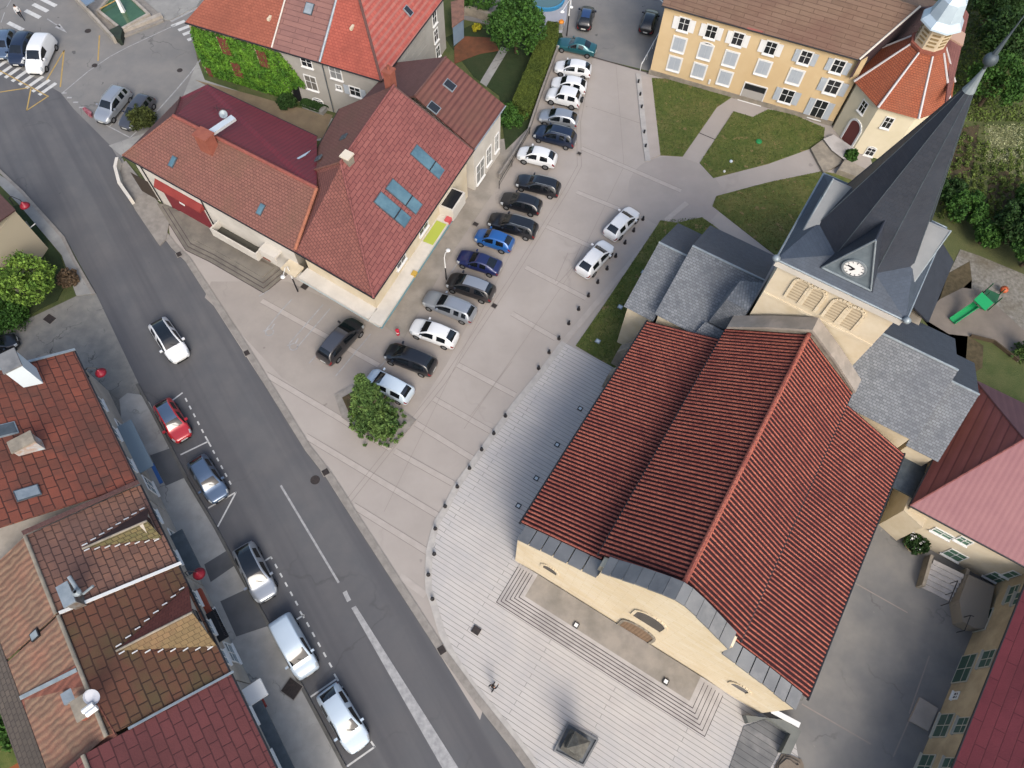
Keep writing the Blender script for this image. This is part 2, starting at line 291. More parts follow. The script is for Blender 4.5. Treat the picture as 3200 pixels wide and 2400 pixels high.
def flat(mb, pts, z): mb.poly(ccw(XY(pts, z)))
def line(mb, a, b, wd, z):
    a, b = Vector(a), Vector(b); d = (b-a); d.z = 0; d.normalize(); n = _v(-d.y, d.x, 0)*wd/2; mb.poly(ccw(XY([a-n, b-n, b+n, a+n], z)))
def polyline(mb, px, wd, z):
    q = PL(px)
    for a, b in zip(q, q[1:]):
        d = (b-a).normalized(); line(mb, a-d*wd*0.2, b+d*wd*0.2, wd, z)

class Wall:
    """vertical wall plane through two ground points; hit() gives (u, z) of a photo pixel"""
    def __init__(s, A, B):
        s.A = _v(A[0], A[1], 0); s.B = _v(B[0], B[1], 0); s.d = (s.B-s.A).normalized(); s.n = _v(s.d.y, -s.d.x, 0)
        if s.n.dot(-s.A) < 0: s.n = -s.n
        s.L = (s.B-s.A).length
    def hit(s, px): h = hitplane(px, s.A, s.n); return (h-s.A).dot(s.d), h.z
    def pt(s, u, z, o=0.0): return s.A+s.d*u+s.n*o+_v(0, 0, z)
    def box(s, mb, u0, u1, z0, z1, o0, o1): mb.obox(s.pt((u0+u1)/2, (z0+z1)/2, (o0+o1)/2), s.d, s.n, _v(0, 0, 1), abs(u1-u0)/2, abs(o1-o0)/2, abs(z1-z0)/2)
def window(W, par, u, z, w, h, shut=None, pane=None, fr=None, arch=False, sill=True, name='window', open_=0.95, fw=0.09, bars=True):
    pane = pane or m_glass; fr = fr or m_frame
    f = MB(); W.box(f, u-w/2-fw, u-w/2, z-h/2-fw, z+h/2+fw, 0.005, 0.075); W.box(f, u+w/2, u+w/2+fw, z-h/2-fw, z+h/2+fw, 0.005, 0.075)
    W.box(f, u-w/2, u+w/2, z+h/2, z+h/2+fw, 0.005, 0.073); W.box(f, u-w/2, u+w/2, z-h/2-fw, z-h/2, 0.005, 0.073)
    if arch: 
        for k in range(8):
            a0, a1 = math.pi*k/8, math.pi*(k+1)/8; r0, r1 = w/2, w/2+fw
            f.hexa([W.pt(u+r*math.cos(a), z+h/2+r*math.sin(a)*0.5, 0.01) for r, a in ((r0,a0),(r1,a0),(r1,a1),(r0,a1))], [W.pt(u+r*math.cos(a), z+h/2+r*math.sin(a)*0.5, 0.09) for r, a in ((r0,a0),(r1,a0),(r1,a1),(r0,a1))])
    if bars:
        W.box(f, u-0.025, u+0.025, z-h/2, z+h/2, 0.03, 0.062)
        W.box(f, u-w/2, u+w/2, z+h*0.08-0.02, z+h*0.08+0.02, 0.031, 0.058)
    o = f.build(name, fr, par)
    g = MB(); W.box(g, u-w/2, u+w/2, z-h/2, z+h/2, 0.004, 0.035)
    if arch:
        g.hexa([W.pt(u+w/2*math.cos(math.pi*k/8), z+h/2+w/2*math.sin(math.pi*k/8)*0.5, 0.003) for k in range(9)], [W.pt(u+w/2*math.cos(math.pi*k/8), z+h/2+w/2*math.sin(math.pi*k/8)*0.5, 0.036) for k in range(9)])
    g.build('pane', pane, o)
    if sill: s = MB(); W.box(s, u-w/2-0.14, u+w/2+0.14, z-h/2-fw-0.08, z-h/2-fw+0.003, 0.0, 0.18); s.build('sill', fr, o)
    if shut in ('open', 'white'):
        for sg in (-1, 1):
            b = MB(); c = W.pt(u+sg*(w/2+fw+w/4+0.01), z, 0.07); b.obox(c, W.d, W.n, _v(0, 0, 1), w/4, 0.02, h/2+0.03); b.build('shutter', m_shut if shut == 'open' else m_shutw, o)
    if shut == 'closed':
        for sg in (-1, 1):
            b = MB(); c = W.pt(u+sg*w/4, z, 0.07); b.obox(c, W.d, W.n, _v(0, 0, 1), w/4-0.006, 0.02, h/2-0.01); b.build('shutter', m_shut, o)
    return o
def facade(mb, W, z0, z1, th=0.3, u0=0.0, u1=None, out=0.0):
    W.box(mb, u0, W.L if u1 is None else u1, z0, z1, out-th, out)
def skylight(par, px, face, w, h, m=None, fr=None, name='skylight', pitch=None):
    n = nrm(face); n = n if n.z > 0 else -n
    c = hitplane(px, face[0], n); hx = _v(-n.y, n.x, 0).normalized(); t = n.cross(hx); t = t if t.z > 0 else -t
    f = MB(); f.obox(c+n*0.06, hx, t, n, w/2, h/2, 0.06)
    o = f.build(name, fr or m_zincd, par); g = MB(); g.obox(c+n*0.13, hx, t, n, w/2-0.07, h/2-0.07, 0.012); g.build('pane', m or m_skyl, o); return o
def chimney(par, base, w, d, h, ang, m, cap=m_coping, pots=0, name='chimney'):
    ax = _v(math.cos(ang), math.sin(ang), 0); ay = _v(-ax.y, ax.x, 0); up = _v(0, 0, 1)
    b = MB(); b.obox(base+up*(h/2-0.7), ax, ay, up, w/2, d/2, h/2+0.7); o = b.build(name, m, par)
    c = MB(); c.obox(base+up*(h+0.07), ax, ay, up, w/2+0.08, d/2+0.08, 0.07); c.build('cap', cap, o)
    for k in range(pots):
        p = MB(); q = base+ax*((k-(pots-1)/2)*w/pots)+up*(h+0.14); p.lathe(q, [(0.11, 0), (0.13, 0.1), (0.1, 0.4), (0.13, 0.45), (0.09, 0.45), (0.08, 0.1)], 10); p.build('chimney_pot', m_terrac, o)
    return o

# ================================================================== GROUND
g = MB(); R = 900; g.poly([_v(-R, -R, 0), _v(R, -R, 0), _v(R, R, 0), _v(-R, R, 0)]); g.build('ground', m_field, None, kind='structure')
LV = [0.0]
sheet('road', PL([(-500, -120), (560, -120), (700, 60), (600, 110), (618, 190), (560, 330), (470, 410), (372, 500), (405, 600), (535, 774), (579, 817), (774, 1117), (825, 1200), (955, 1410), (1017, 1489), (1053, 1544), (1100, 1620), (1216, 1800), (1375, 2046), (1480, 2190), (1600, 2342), (1700, 2480), (1160, 2560), (1085, 2400), (960, 2165), (842, 1945), (760, 1800), (680, 1650), (590, 1500), (540, 1400), (483, 1290), (434, 1200), (300, 918), (203, 741), (76, 600), (-20, 510), (-500, 300)]), 0.008, m_road)
sheet('town_square_asphalt', PL([(-500, -120), (560, -120), (700, 60), (600, 110), (618, 190), (560, 330), (470, 410), (372, 500), (345, 455), (230, 340), (190, 290), (60, 215), (-60, 165), (-500, 60)]), 0.014, m_road2)
sheet('upper_street', PL([(1690, -150), (2130, -150), (2100, -40), (2040, 225), (1850, 178), (1760, 120), (1745, 60)]), 0.010, m_road2)
sheet('square_paving', PL([(1760, 120), (1850, 178), (2030, 228), (2700, 420), (2760, 640), (2560, 900), (2400, 1000), (1950, 1300), (1600, 1900), (1500, 2250), (1375, 2046), (1216, 1800), (1100, 1620), (1017, 1489), (825, 1200), (579, 817), (535, 774), (520, 640), (800, 760), (1190, 1000), (1400, 760), (1560, 480), (1700, 150)]), 0.012, m_plaza)
sheet('car_park', PL([(1855, 178), (1790, 400), (1640, 680), (1395, 1140), (1290, 1300), (1225, 1395), (1068, 1305), (880, 1180), (700, 985), (640, 930), (660, 880), (900, 880), (1190, 1010), (1260, 1060), (1420, 780), (1560, 520), (1640, 420), (1730, 150), (1760, 120)]), 0.018, m_park)
sheet('circle_paving', [P(2110, 600)+_v(4.7*math.cos(t*0.2618), 4.7*math.sin(t*0.2618), 0) for t in range(24)], 0.02, mat('circle_concrete', (172, 164, 158), (164, 157, 151), 0.4, 0.9, 0.25, 30, big=(160, 150, 145)))
sheet('church_square_planks', PL([(1754, 1066), (1920, 1150), (2300, 1300), (2700, 2000), (2530, 2250), (2500, 2420), (2470, 2560), (1800, 2560), (1665, 2400), (1600, 2306), (1567, 2270), (1462, 2144), (1400, 2046), (1371, 1981), (1346, 1894), (1330, 1847), (1328, 1800), (1332, 1721), (1342, 1677), (1357, 1627), (1379, 1594), (1422, 1511), (1473, 1439), (1541, 1345), (1600, 1262), (1680, 1165)]), 0.045, m_plank)
sheet('courtyard', PL([(2370, 2223), (2516, 2162), (2740, 1640), (2780, 1500), (3100, 1800), (3300, 1900), (2900, 2700), (2470, 2560), (2500, 2400), (2480, 2290)]), 0.05, m_court)
# lawns
for nm, pts, z, mm in [('lawn', [(2036, 246), (2063, 486), (2133, 490), (2240, 336), (2287, 304), (2200, 272), (2110, 248)], 0.07, m_grass),
                   ('lawn', [(2292, 349), (2352, 367), (2400, 343), (2480, 360), (2577, 401), (2573, 434), (2530, 466), (2400, 513), (2229, 557), (2186, 510)], 0.07, m_grass),
                   ('lawn', [(2238, 614), (2400, 571), (2566, 537), (2720, 560), (2760, 700), (2560, 900), (2400, 781), (2226, 645)], 0.07, m_grass),
                   ('lawn', [(2063, 690), (2115, 697), (2193, 680), (2229, 705), (2400, 830), (2300, 1000), (2050, 1150), (1960, 1240), (1918, 1150), (1799, 1081), (1889, 951), (1969, 831), (2052, 708)], 0.07, m_grass),
                   ('garden_lawn', [(1390, 120), (1480, 75), (1680, 100), (1740, 60), (1760, 120), (1650, 400), (1580, 470), (1560, 300), (1480, 240)], 0.06, m_grassd),
                   ('garden_lawn', [(-200, 700), (70, 640), (110, 700), (190, 800), (210, 880), (180, 940), (40, 1010), (-200, 1100)], 0.09, m_grassd),
                   ('garden_lawn', [(-200, 2150), (40, 2200), (170, 2380), (220, 2500), (-200, 2600)], 0.06, m_grass)]:
    sheet(nm, PL(pts), z, mm)
sheet('garden_path', PL([(1566, 148), (1500, 258), (1520, 272), (1590, 155)]), 0.075, m_pave)
sheet('garden_path', PL([(1440, 60), (1640, 100), (1700, 120), (1760, 60), (1745, -60), (1560, -60)]), 0.07, m_road2)
sheet('soil_bank', PL([(1420, 150), (1450, 115), (1540, 120), (1560, 160), (1500, 170), (1420, 200)]), 0.085, mat('red_soil', (122, 76, 52), (98, 66, 46), 1.2, 0.95, 0.8, 7))
sheet('yard_strip', PL([(640, 250), (820, 310), (1040, 370), (1000, 440), (560, 430), (383, 490), (340, 455), (470, 410), (560, 330), (618, 190)]), 0.024, m_pave)
sheet('yard_path', PL([(610, 250), (800, 300), (900, 330), (1040, 360), (1010, 430), (975, 440), (800, 350), (650, 270)]), 0.03, m_dirt)
# pavement along the row houses, with a raised kerb
sheet('parking_lot', PL([(-300, 1000), (60, 1010), (240, 925), (300, 918), (434, 1200), (440, 1260), (380, 1300), (200, 1500), (-300, 1500)]), 0.02, m_lot)
sheet('pavement', PL([(76, 600), (203, 741), (240, 815), (300, 918), (240, 925), (195, 800), (60, 640), (-20, 560), (-40, 520)]), 0.12, m_pave)
sheet('pavement', PL([(380, 1300), (375, 1250), (400, 1230), (440, 1235), (470, 1260), (483, 1290), (540, 1400), (590, 1500), (680, 1650), (760, 1800), (842, 1945), (960, 2165), (1085, 2400), (1140, 2500), (800, 2600), (500, 1800), (300, 1400)]), 0.12, mat('street_pavement', (184, 183, 178), (170, 168, 164), 0.8, 0.9, 0.4, 16, big=(142, 141, 140), bigscale=0.3, cracks=(0.35, (100, 100, 98), 0.8)))  # pavement concrete in a lighter colour, offsetting the shade of the row houses
for q in ([(470, 1425), (540, 1400), (588, 1490), (520, 1520)], [(640, 1765), (710, 1722), (740, 1765), (660, 1820)], [(690, 1880), (780, 1838), (845, 1955), (740, 1990)]): sheet('driveway_patch', PL(q), 0.126, m_pave_dark)
# kerbs
def kerb(name, px, wd, h, m, side=1):
    q = PL(px); mb = MB(); L = []; Rr = []
    for i, p in enumerate(q):
        d = ((q[min(i+1, len(q)-1)]-q[max(i-1, 0)])).normalized(); n = _v(-d.y, d.x, 0)*wd*side; L.append(p); Rr.append(p+n)
    for i in range(len(q)-1): mb.prism([L[i], L[i+1], Rr[i+1], Rr[i]], 0, h)
    return mb.build(name, m, None, kind='structure')
kerb('kerb', [(405, 600), (535, 774), (579, 817), (774, 1117), (825, 1200), (955, 1410), (1017, 1489), (1053, 1544), (1100, 1620), (1216, 1800), (1375, 2046), (1480, 2190), (1600, 2342), (1700, 2480)], 0.55, 0.09, m_kerb, 1)
kerb('kerb', [(372, 500), (405, 600)], 0.4, 0.09, m_kerb, 1)
kerb('kerb', [(434, 1200), (483, 1290), (540, 1400), (590, 1500), (680, 1650), (760, 1800), (842, 1945), (960, 2165), (1085, 2400), (1140, 2500)], 0.22, 0.15, mat('kerb_grey', (112, 110, 106), (98, 97, 95), 2, 0.9), -1)
kerb('kerb', [(-20, 510), (76, 600), (203, 741), (240, 815), (300, 918)], 0.3, 0.15, m_kerb, -1)
kerb('kerb', [(1754, 1066), (1680, 1165), (1600, 1262), (1541, 1345), (1473, 1439), (1422, 1511), (1379, 1594), (1357, 1627), (1342, 1677), (1332, 1721), (1328, 1800), (1330, 1847), (1346, 1894), (1371, 1981), (1400, 2046), (1462, 2144), (1567, 2270), (1665, 2400)], 0.5, 0.07, mat('kerb_light', (192, 188, 182), (176, 172, 168), 2, 0.85), 1)
kerb('kerb', [(2140, 630), (2080, 680), (1754, 1066)], 0.5, 0.05, m_bandm, 1)
kerb('kerb', [(1987, 232), (1996, 330), (2005, 420), (2016, 505)], 0.55, 0.12, mat('kerb_light', (0, 0, 0)), 1)
sheet('pavement', PL([(2000, 235), (2036, 246), (2063, 486), (2028, 500), (2008, 420)]), 0.10, mat('pavement_pink', (184, 174, 166), (176, 166, 158), 0.6, 0.9, 0.3, 20))
sheet('pavement', PL([(1150, 985), (1330, 690), (1450, 540), (1540, 440), (1600, 430), (1600, 520), (1420, 780), (1262, 1060)]), 0.034, mat('shop_pavement', (168, 160, 150), (152, 146, 138), 0.6, 0.9, 0.3, 16, big=(136, 128, 116), bigscale=0.3))
# seams and bands on the square
mb = MB()
drain = [(1097, 1569), (1390, 1200), (1600, 882), (1774, 600), (1817, 520), (1814, 383), (1850, 190)]
q = PL(drain)
for i, (a, b) in enumerate(zip(q, q[1:])): line(mb, a, b, 0.05, 0.026); n = (b-a).normalized(); n = _v(-n.y, n.x, 0)*0.42; line(mb, a+n, b+n, 0.045, 0.0262)
for a, b in [((1640, 700), (1200, 1600)), ((1925, 205), (1950, 520)), ((1950, 520), (1800, 830)), ((1800, 830), (1450, 1340)), ((1600, 1130), (1470, 1300))]: line(mb, P(*a), P(*b), 0.03, 0.0264)
for a, b in [((1820, 760), (1795, 812)), ((1775, 790), (1735, 880)), ((1790, 835), (1740, 890))]: line(mb, P(*a), P(*b), 0.05, 0.0268)
mb.build('paving_seam', m_seam, None, kind='structure')
BANDS = [((1104, 1580), (1335, 1724)), ((955, 1363), (1370, 1612)), ((830, 1170), (1220, 1402)), ((818, 940), (1183, 1142)), ((1299, 1323), (1480, 1435)), ((1234, 1410), (1415, 1511)), ((1357, 1247), (1534, 1348)), ((1430, 1140), (1610, 1235)), ((1600, 980), (1737, 1059)), ((1643, 835), (1831, 933)), ((1708, 708), (1853, 774)), ((1802, 600), (1936, 654)), ((1817, 463), (2128, 597)), ((1250, 1800), (1330, 1860))]
mb = MB()
for k, (a, b) in enumerate(BANDS): line(mb, P(*a), P(*b), 0.5, 0.024+0.0003*k)
mb.build('paving_band', m_bandm, None, kind='structure')
mb = MB()
for k, (a, b) in enumerate(BANDS[:-1]):
    A, B = P(*a), P(*b); n = (B-A).normalized(); n = _v(-n.y, n.x, 0)*0.25
    for sg in (-1, 1): line(mb, A+n*sg, B+n*sg, 0.035, 0.0285+0.0001*k)
line(mb, P(1850, 336), P(2005, 387), 0.03, 0.0302); line(mb, P(1850, 180), P(2030, 229), 0.16, 0.0306)
mb.build('paving_joint', mat('paving_joint', (140, 130, 124), (130, 121, 116), 2, 0.9), None, kind='structure')
mb = MB()
for a, b in [((2020, 230), (2160, 262)), ((2183, 415), (2235, 437))]: line(mb, P(*a), P(*b), 0.1, 0.032)
line(mb, P(1850, 178), P(2032, 230), 0.13, 0.0335)
mb.build('drain_slot', m_iron, None, kind='structure')
# road markings
mb = MB(); Z = 0.0145
k8 = lambda ox, oy, x, y: (ox+x*0.36166, oy+y*0.36166)
def mk(px, wd, z=Z): polyline(mb, px, wd, z)
mk([(878, 1518), (1058, 1820)], 0.16); mk([(1078, 1851), (1090, 1876)], 0.32)
for a, b in [((1105, 1898), (1422, 2400)), ((1422, 2400), (1500, 2520))]:
    pass
mb.poly(ccw(XY(PL([(1098, 1900), (1112, 1893), (1433, 2400), (1500, 2500), (1450, 2500), (1382, 2400)]), Z)))
m_center = mb.build('road_marking', m_worn, None, kind='structure')
mb = MB()
mk([(484, 1292), (570, 1228)], 0.12); mk([(565, 1421), (650, 1380)], 0.12); mk([(642, 1364), (659, 1395)], 0.12); mk([(652, 1587), (738, 1538)], 0.12); mk([(738, 1538), (681, 1645)], 0.12)
mk([(829, 1752), (846, 1741), (850, 1746)], 0.12); mk([(928, 1935), (950, 1922)], 0.12); mk([(938, 1911), (950, 1930)], 0.12); mk([(972, 2177), (1053, 2121)], 0.12); mk([(1045, 2107), (1057, 2127)], 0.12); mk([(1083, 2396), (1171, 2334), (1160, 2318)], 0.12)
for (a, b, n) in [((578, 1242), (642, 1364), 5), ((664, 1405), (728, 1525), 5), ((858, 1760), (938, 1905), 5), ((957, 1942), (1045, 2100), 5), ((1066, 2142), (1158, 2315), 5)]:
    A, B = P(*a), P(*b)
    for i in range(n): line(mb, A.lerp(B, (i+0.1)/n), A.lerp(B, (i+0.55)/n), 0.12, Z)
mb.build('parking_marking', m_white, None, kind='structure')
mb = MB(); Z2 = 0.021
for x, y in [(10, 560), (65, 597), (118, 622), (178, 653), (240, 682), (300, 712), (355, 742), (412, 770)]:
    c = P(*k8(0, 0, x, y)); d = (P(*k8(0, 0, x+50, y-35))-P(*k8(0, 0, x-50, y+35))).normalized(); line(mb, c-d*1.1, c+d*1.1, 0.42, Z2)
for x, y in [(135, 228), (283, 122), (350, 68), (422, 22), (30, 285)]:
    c = P(*k8(0, 0, x, y)); d = (P(*k8(0, 0, x+50, y+25))-P(*k8(0, 0, x-50, y-25))).normalized(); line(mb, c-d*1.15, c+d*1.15, 0.5, Z2)
for x, y in [(1540, 205), (1600, 240), (1640, 278), (1680, 325)]:
    c = P(*k8(0, 0, x, y)); d = (P(*k8(0, 0, x+50, y-20))-P(*k8(0, 0, x-50, y+20))).normalized(); line(mb, c-d*0.8, c+d*0.8, 0.45, Z2)
mb.build('zebra_crossing', m_white, None, kind='structure')
mb = MB()
mk([k8(0, 0, 410, 165), k8(0, 0, 520, 235)], 0.14, Z2); mb.poly(ccw(XY(PL([k8(0, 0, 475, 238), k8(0, 0, 515, 205), k8(0, 0, 580, 285)]), Z2)))
mk([k8(0, 0, 545, 800), k8(0, 0, 760, 620), k8(0, 0, 950, 490), k8(0, 0, 1100, 410), k8(0, 0, 1520, 215)], 0.1, Z2)
mk([k8(0, 0, 1735, 515), k8(0, 0, 1640, 640), k8(0, 0, 1530, 770), k8(0, 0, 1360, 960)], 0.14, Z2)
mk([k8(0, 0, 1480, 180), k8(0, 0, 1700, 70)], 0.5, Z2+0.002); mk([k8(0, 0, 915, 1080), k8(0, 0, 1125, 1190), k8(0, 0, 1180, 1140)], 0.12, Z2+0.001); mk([k8(0, 0, 940, 1100), k8(0, 0, 1020, 1020)], 0.1, Z2)
mk([k8(0, 0, 1125, 1190), k8(0, 0, 1165, 1222), k8(0, 0, 1215, 1190)], 0.1, Z2)
for x, y in [(600, 845), (655, 885), (705, 930), (555, 805)]: mk([k8(0, 0, x-18, y), k8(0, 0, x+18, y)], 0.2, Z2+0.001)
mk([k8(0, 0, 60, 60), k8(0, 0, 95, 0)], 0.1, Z2); mk([k8(0, 0, 10, 195), k8(0, 0, 40, 110)], 0.1, Z2)
mb.build('road_marking', m_worn, None, kind='structure')
mb = MB()
for l in [[(0, 612), (420, 835)], [(405, 692), (555, 437), (522, 752)], [(860, 308), (848, 525)], [(0, 797), (245, 760)], [(268, 768), (232, 955), (408, 838)]]: mk([k8(0, 0, *q) for q in l], 0.14, 0.022)
mb.build('yellow_marking', m_yellow, None, kind='structure')
mb = MB()
for l in [[(30, 900), (110, 850)], [(230, 1015), (310, 930)], [(90, 1190), (225, 1020)], [(290, 1310), (580, 975)], [(360, 1340), (640, 1010)], [(460, 1480), (560, 1370)], [(690, 1590), (990, 1230)], [(1075, 1510), (1150, 1430)], [(1235, 1145), (1340, 1010)], [(1690, 690), (1760, 590)]]: mk([k8(800, 600, *q) for q in l], 0.1, 0.031)
for x, y in [(118, 1212), (325, 1338)]:
    c = P(*k8(800, 600, x, y)); d = _v(0.3, 1, 0).normalized(); e = _v(d.y, -d.x, 0)
    pr = [c+d*(0.35*math.cos(a))+e*(0.35*math.sin(a)) for a in np.linspace(0.5, 5.2, 10)]
    for a, b in zip(pr, pr[1:]): line(mb, a, b, 0.1, 0.031)
    line(mb, c+d*0.3, c+d*0.9, 0.12, 0.0312); line(mb, c-e*0.1+d*0.35, c-e*0.55-d*0.1, 0.1, 0.0314)
mb.build('parking_marking', m_worn, None, kind='structure')
# drain covers
for px, w_, h_, ox, oy, lab in [((1550, 543), 0.5, 0.42, 0, 600, 'dark square gully cover in the kerb beside the stepped terrace'), ((2135, 1395), 0.5, 0.42, 0, 600, 'dark gully cover in the kerb level with the white car on the road'),
        ((603, 765), 0.5, 0.5, 800, 1200, 'dark gully cover in the kerb above the round manhole'), ((1605, 640), 0.55, 0.5, 800, 1800, 'brown gully cover where the kerb meets the plank paving'),
        ((430, 1098), 0.9, 0.7, 0, 600, 'light framed square drain in the cracked car yard'), ((2058, 985), 0.45, 0.4, 800, 600, 'small black drain beside the silver estate car'),
        ((420, 820), 0.6, 0.5, 800, 600, 'dark grey drain grate beside the striped lamp post'), ((580, 1335), 0.35, 0.3, 1600, 0, 'small black drain below the small white hatchback'),
        ((1898, 287), 0.5, 0.4, 800, 600, 'dark drain grate on the pavement in front of the blue hatchback'), ((315, 975), 1.1, 1.0, 800, 1800, 'brown square hatch in the pavement beside the white van')]:
    c = P(*k8(ox, oy, *px)); t = thing('drain_cover', lab, 'drain cover', (c.x, c.y, 0.0)); zb = 0.16 if 'hatch' in lab else (0.10 if 'kerb' in lab else 0.04)
    d = _v(math.cos(CA), math.sin(CA), 0) if 'kerb' not in lab else _v(math.cos(-0.95), math.sin(-0.95), 0); e = _v(-d.y, d.x, 0)
    f = MB(); f.obox(c+_v(0, 0, zb-0.02), d, e, _v(0, 0, 1), w_/2+0.05, h_/2+0.05, 0.02); f.build('frame', m_kerb, t)
    f = MB()
    for i in range(7): f.obox(c+d*((i-3)*w_/7)+_v(0, 0, zb+0.012), d, e, _v(0, 0, 1), w_/17, h_/2, 0.01)
    f.obox(c+_v(0, 0, zb+0.004), d, e, _v(0, 0, 1), w_/2, h_/2, 0.005); f.build('grate', m_iron, t)
for px, r, lab in [((985, 1500), 0.38, 'round manhole cover in the dark road below the kerb gully'), ((275, 97), 0.35, 'round manhole cover near the fountain corner'), ((562, 220), 0.3, 'small rusty manhole cover on the asphalt left of the ivy house'), ((296, 205), 0.3, 'dark manhole cover on the asphalt between yellow line and white line')]:
    c = P(*px); t = MB().lathe(c, [(r, 0.0), (r, 0.028), (r*0.86, 0.03), (r*0.84, 0.024), (0.001, 0.024)], 20).build('manhole_cover', m_iron); tag(t, lab, 'manhole cover')

# ================================================================== CHURCH
CO = P(1687, 1800); CU = _v(math.cos(CA), math.sin(CA), 0); CV = _v(-CU.y, CU.x, 0)
def ch(u, v, z): return _v(CO.x, CO.y, 0)+CU*u+CV*v+_v(0, 0, z)
church = thing('church', 'large cream church with ribbed red tile roof, slate transepts and dark slate spire', 'church', ch(7.9, 10, 0))
UP = _v(0, 0, 1)
# nave and aisles
b = MB(); b.hexa([ch(u, 0.35, z) for u, z in ((-2.1, 0), (17.8, 0), (17.8, 6.5), (12.4, 8.8), (12.4, 10.2), (7.9, 13.5), (3.4, 10.2), (3.4, 8.8), (-2.1, 6.5))], [ch(u, 20.4, z) for u, z in ((-2.1, 0), (17.8, 0), (17.8, 6.5), (12.4, 8.8), (12.4, 10.2), (7.9, 13.5), (3.4, 10.2), (3.4, 8.8), (-2.1, 6.5))])
b.build('nave_wall', m_cream, church)
prof = [(-2.2, 6.55), (0.5, 7.75), (3.6, 9.0), (3.65, 10.7), (4.2, 11.1), (4.9, 11.8), (5.6, 12.45), (6.3, 13.0), (7.1, 13.65), (7.8, 14.05), (8.4, 13.95), (9.3, 13.35), (10.3, 12.5), (12.1, 10.85), (12.15, 9.2), (15.2, 8.1), (17.9, 6.8)]
b = MB(); b.hexa([ch(u, 0.34, z) for u, z in [(-2.2, 0)]+prof+[(17.9, 0)]], [ch(u, 0.0, z) for u, z in [(-2.2, 0)]+prof+[(17.9, 0)]])
fac = b.build('facade_wall', m_creams, church)
for a, c, nm in [(0, 2, 'coping'), (3, 13, 'coping'), (14, 16, 'coping')]:
    b = MB(); pts = prof[a:c+1]
    for (u0, z0), (u1, z1) in zip(pts, pts[1:]):
        n = max(1, int(((u1-u0)**2+(z1-z0)**2)**0.5/0.95))
        for k in range(n):
            e = 0.012; f0, f1 = k/n+e, (k+1)/n-e; p, q = (u0+(u1-u0)*f0, z0+(z1-z0)*f0), (u0+(u1-u0)*f1, z0+(z1-z0)*f1); j = random.uniform(-0.02, 0.02)
            b.hexa([ch(p[0], -0.12+j, p[1]), ch(q[0], -0.12+j, q[1]), ch(q[0], 1.0, q[1]), ch(p[0], 1.0, p[1])], [ch(p[0], -0.12+j, p[1]+0.2), ch(q[0], -0.12+j, q[1]+0.2), ch(q[0], 1.0, q[1]+0.2), ch(p[0], 1.0, p[1]+0.2)])
    b.build(nm, m_coping, church)
def ribbed(name, e0, e1, r0, r1, par, pitch=0.295, amp=0.075, wd=(0.18, 0.70)):
    """tiled slope with raised cover-tile rolls running from eave (e0-e1) to top edge (r0-r1)"""
    n = max(2, int((e1-e0).length/pitch)); nn = nrm([e0, e1, r1, r0]); nn = nn if nn.z > 0 else -nn
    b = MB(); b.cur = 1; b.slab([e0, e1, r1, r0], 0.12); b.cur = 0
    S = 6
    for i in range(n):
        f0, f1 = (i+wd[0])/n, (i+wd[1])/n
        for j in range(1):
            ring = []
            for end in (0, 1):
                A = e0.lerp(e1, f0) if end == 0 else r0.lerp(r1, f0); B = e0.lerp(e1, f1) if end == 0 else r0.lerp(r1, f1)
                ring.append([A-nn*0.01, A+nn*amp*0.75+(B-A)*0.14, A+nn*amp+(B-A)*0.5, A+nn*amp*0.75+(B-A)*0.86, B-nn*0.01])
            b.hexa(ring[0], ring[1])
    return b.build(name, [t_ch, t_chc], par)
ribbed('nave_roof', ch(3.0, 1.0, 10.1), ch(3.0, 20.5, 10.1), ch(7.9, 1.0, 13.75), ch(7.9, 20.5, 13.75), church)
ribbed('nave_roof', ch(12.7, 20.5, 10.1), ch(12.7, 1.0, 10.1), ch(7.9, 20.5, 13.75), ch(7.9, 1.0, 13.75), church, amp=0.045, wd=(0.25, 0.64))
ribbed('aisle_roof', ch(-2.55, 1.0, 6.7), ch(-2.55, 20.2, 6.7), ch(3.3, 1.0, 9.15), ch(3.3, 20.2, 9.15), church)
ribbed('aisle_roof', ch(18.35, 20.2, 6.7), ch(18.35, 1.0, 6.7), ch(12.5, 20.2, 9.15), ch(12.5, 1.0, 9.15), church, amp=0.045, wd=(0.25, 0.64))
b = MB()
for k in range(48): v0 = 1.0+k*0.407; b.tube(ch(7.9, v0, 13.80), ch(7.9, v0+0.42, 13.82), 0.17, 0.15, 10)
b.build('ridge_tiles', t_ch, church)
for u, z in ((-2.62, 6.6), (18.42, 6.6)):
    MB().tube(ch(u, 0.9, z), ch(u, 20.3, z), 0.09).build('gutter', m_black, church)
for u, z in ((2.98, 10.0), (12.72, 10.0)):
    MB().tube(ch(u, 0.9, z), ch(u, 20.3, z), 0.07).build('gutter', m_black, church)
# gable parapet behind the nave
gp = [(3.0, 10.3), (5.4, 12.4), (7.9, 14.3), (10.4, 12.4), (12.8, 10.3)]
b = MB(); b.hexa([ch(u, 20.5, z) for u, z in [(3.0, 6)]+gp+[(12.8, 6)]], [ch(u, 21.0, z) for u, z in [(3.0, 6)]+gp+[(12.8, 6)]]); b.build('gable_wall', m_stone, church)
b = MB()
for (u0, z0), (u1, z1) in zip(gp, gp[1:]): b.hexa([ch(u0, 20.35, z0), ch(u1, 20.35, z1), ch(u1, 21.5, z1), ch(u0, 21.5, z0)], [ch(u0, 20.35, z0+0.25), ch(u1, 20.35, z1+0.25), ch(u1, 21.5, z1+0.25), ch(u0, 21.5, z0+0.25)])
b.build('gable_coping', mat('pale_coping', (172, 162, 152), (156, 148, 138), 1.5, 0.9, 0.5, 8, big=(130, 124, 116), bigscale=0.6), church)
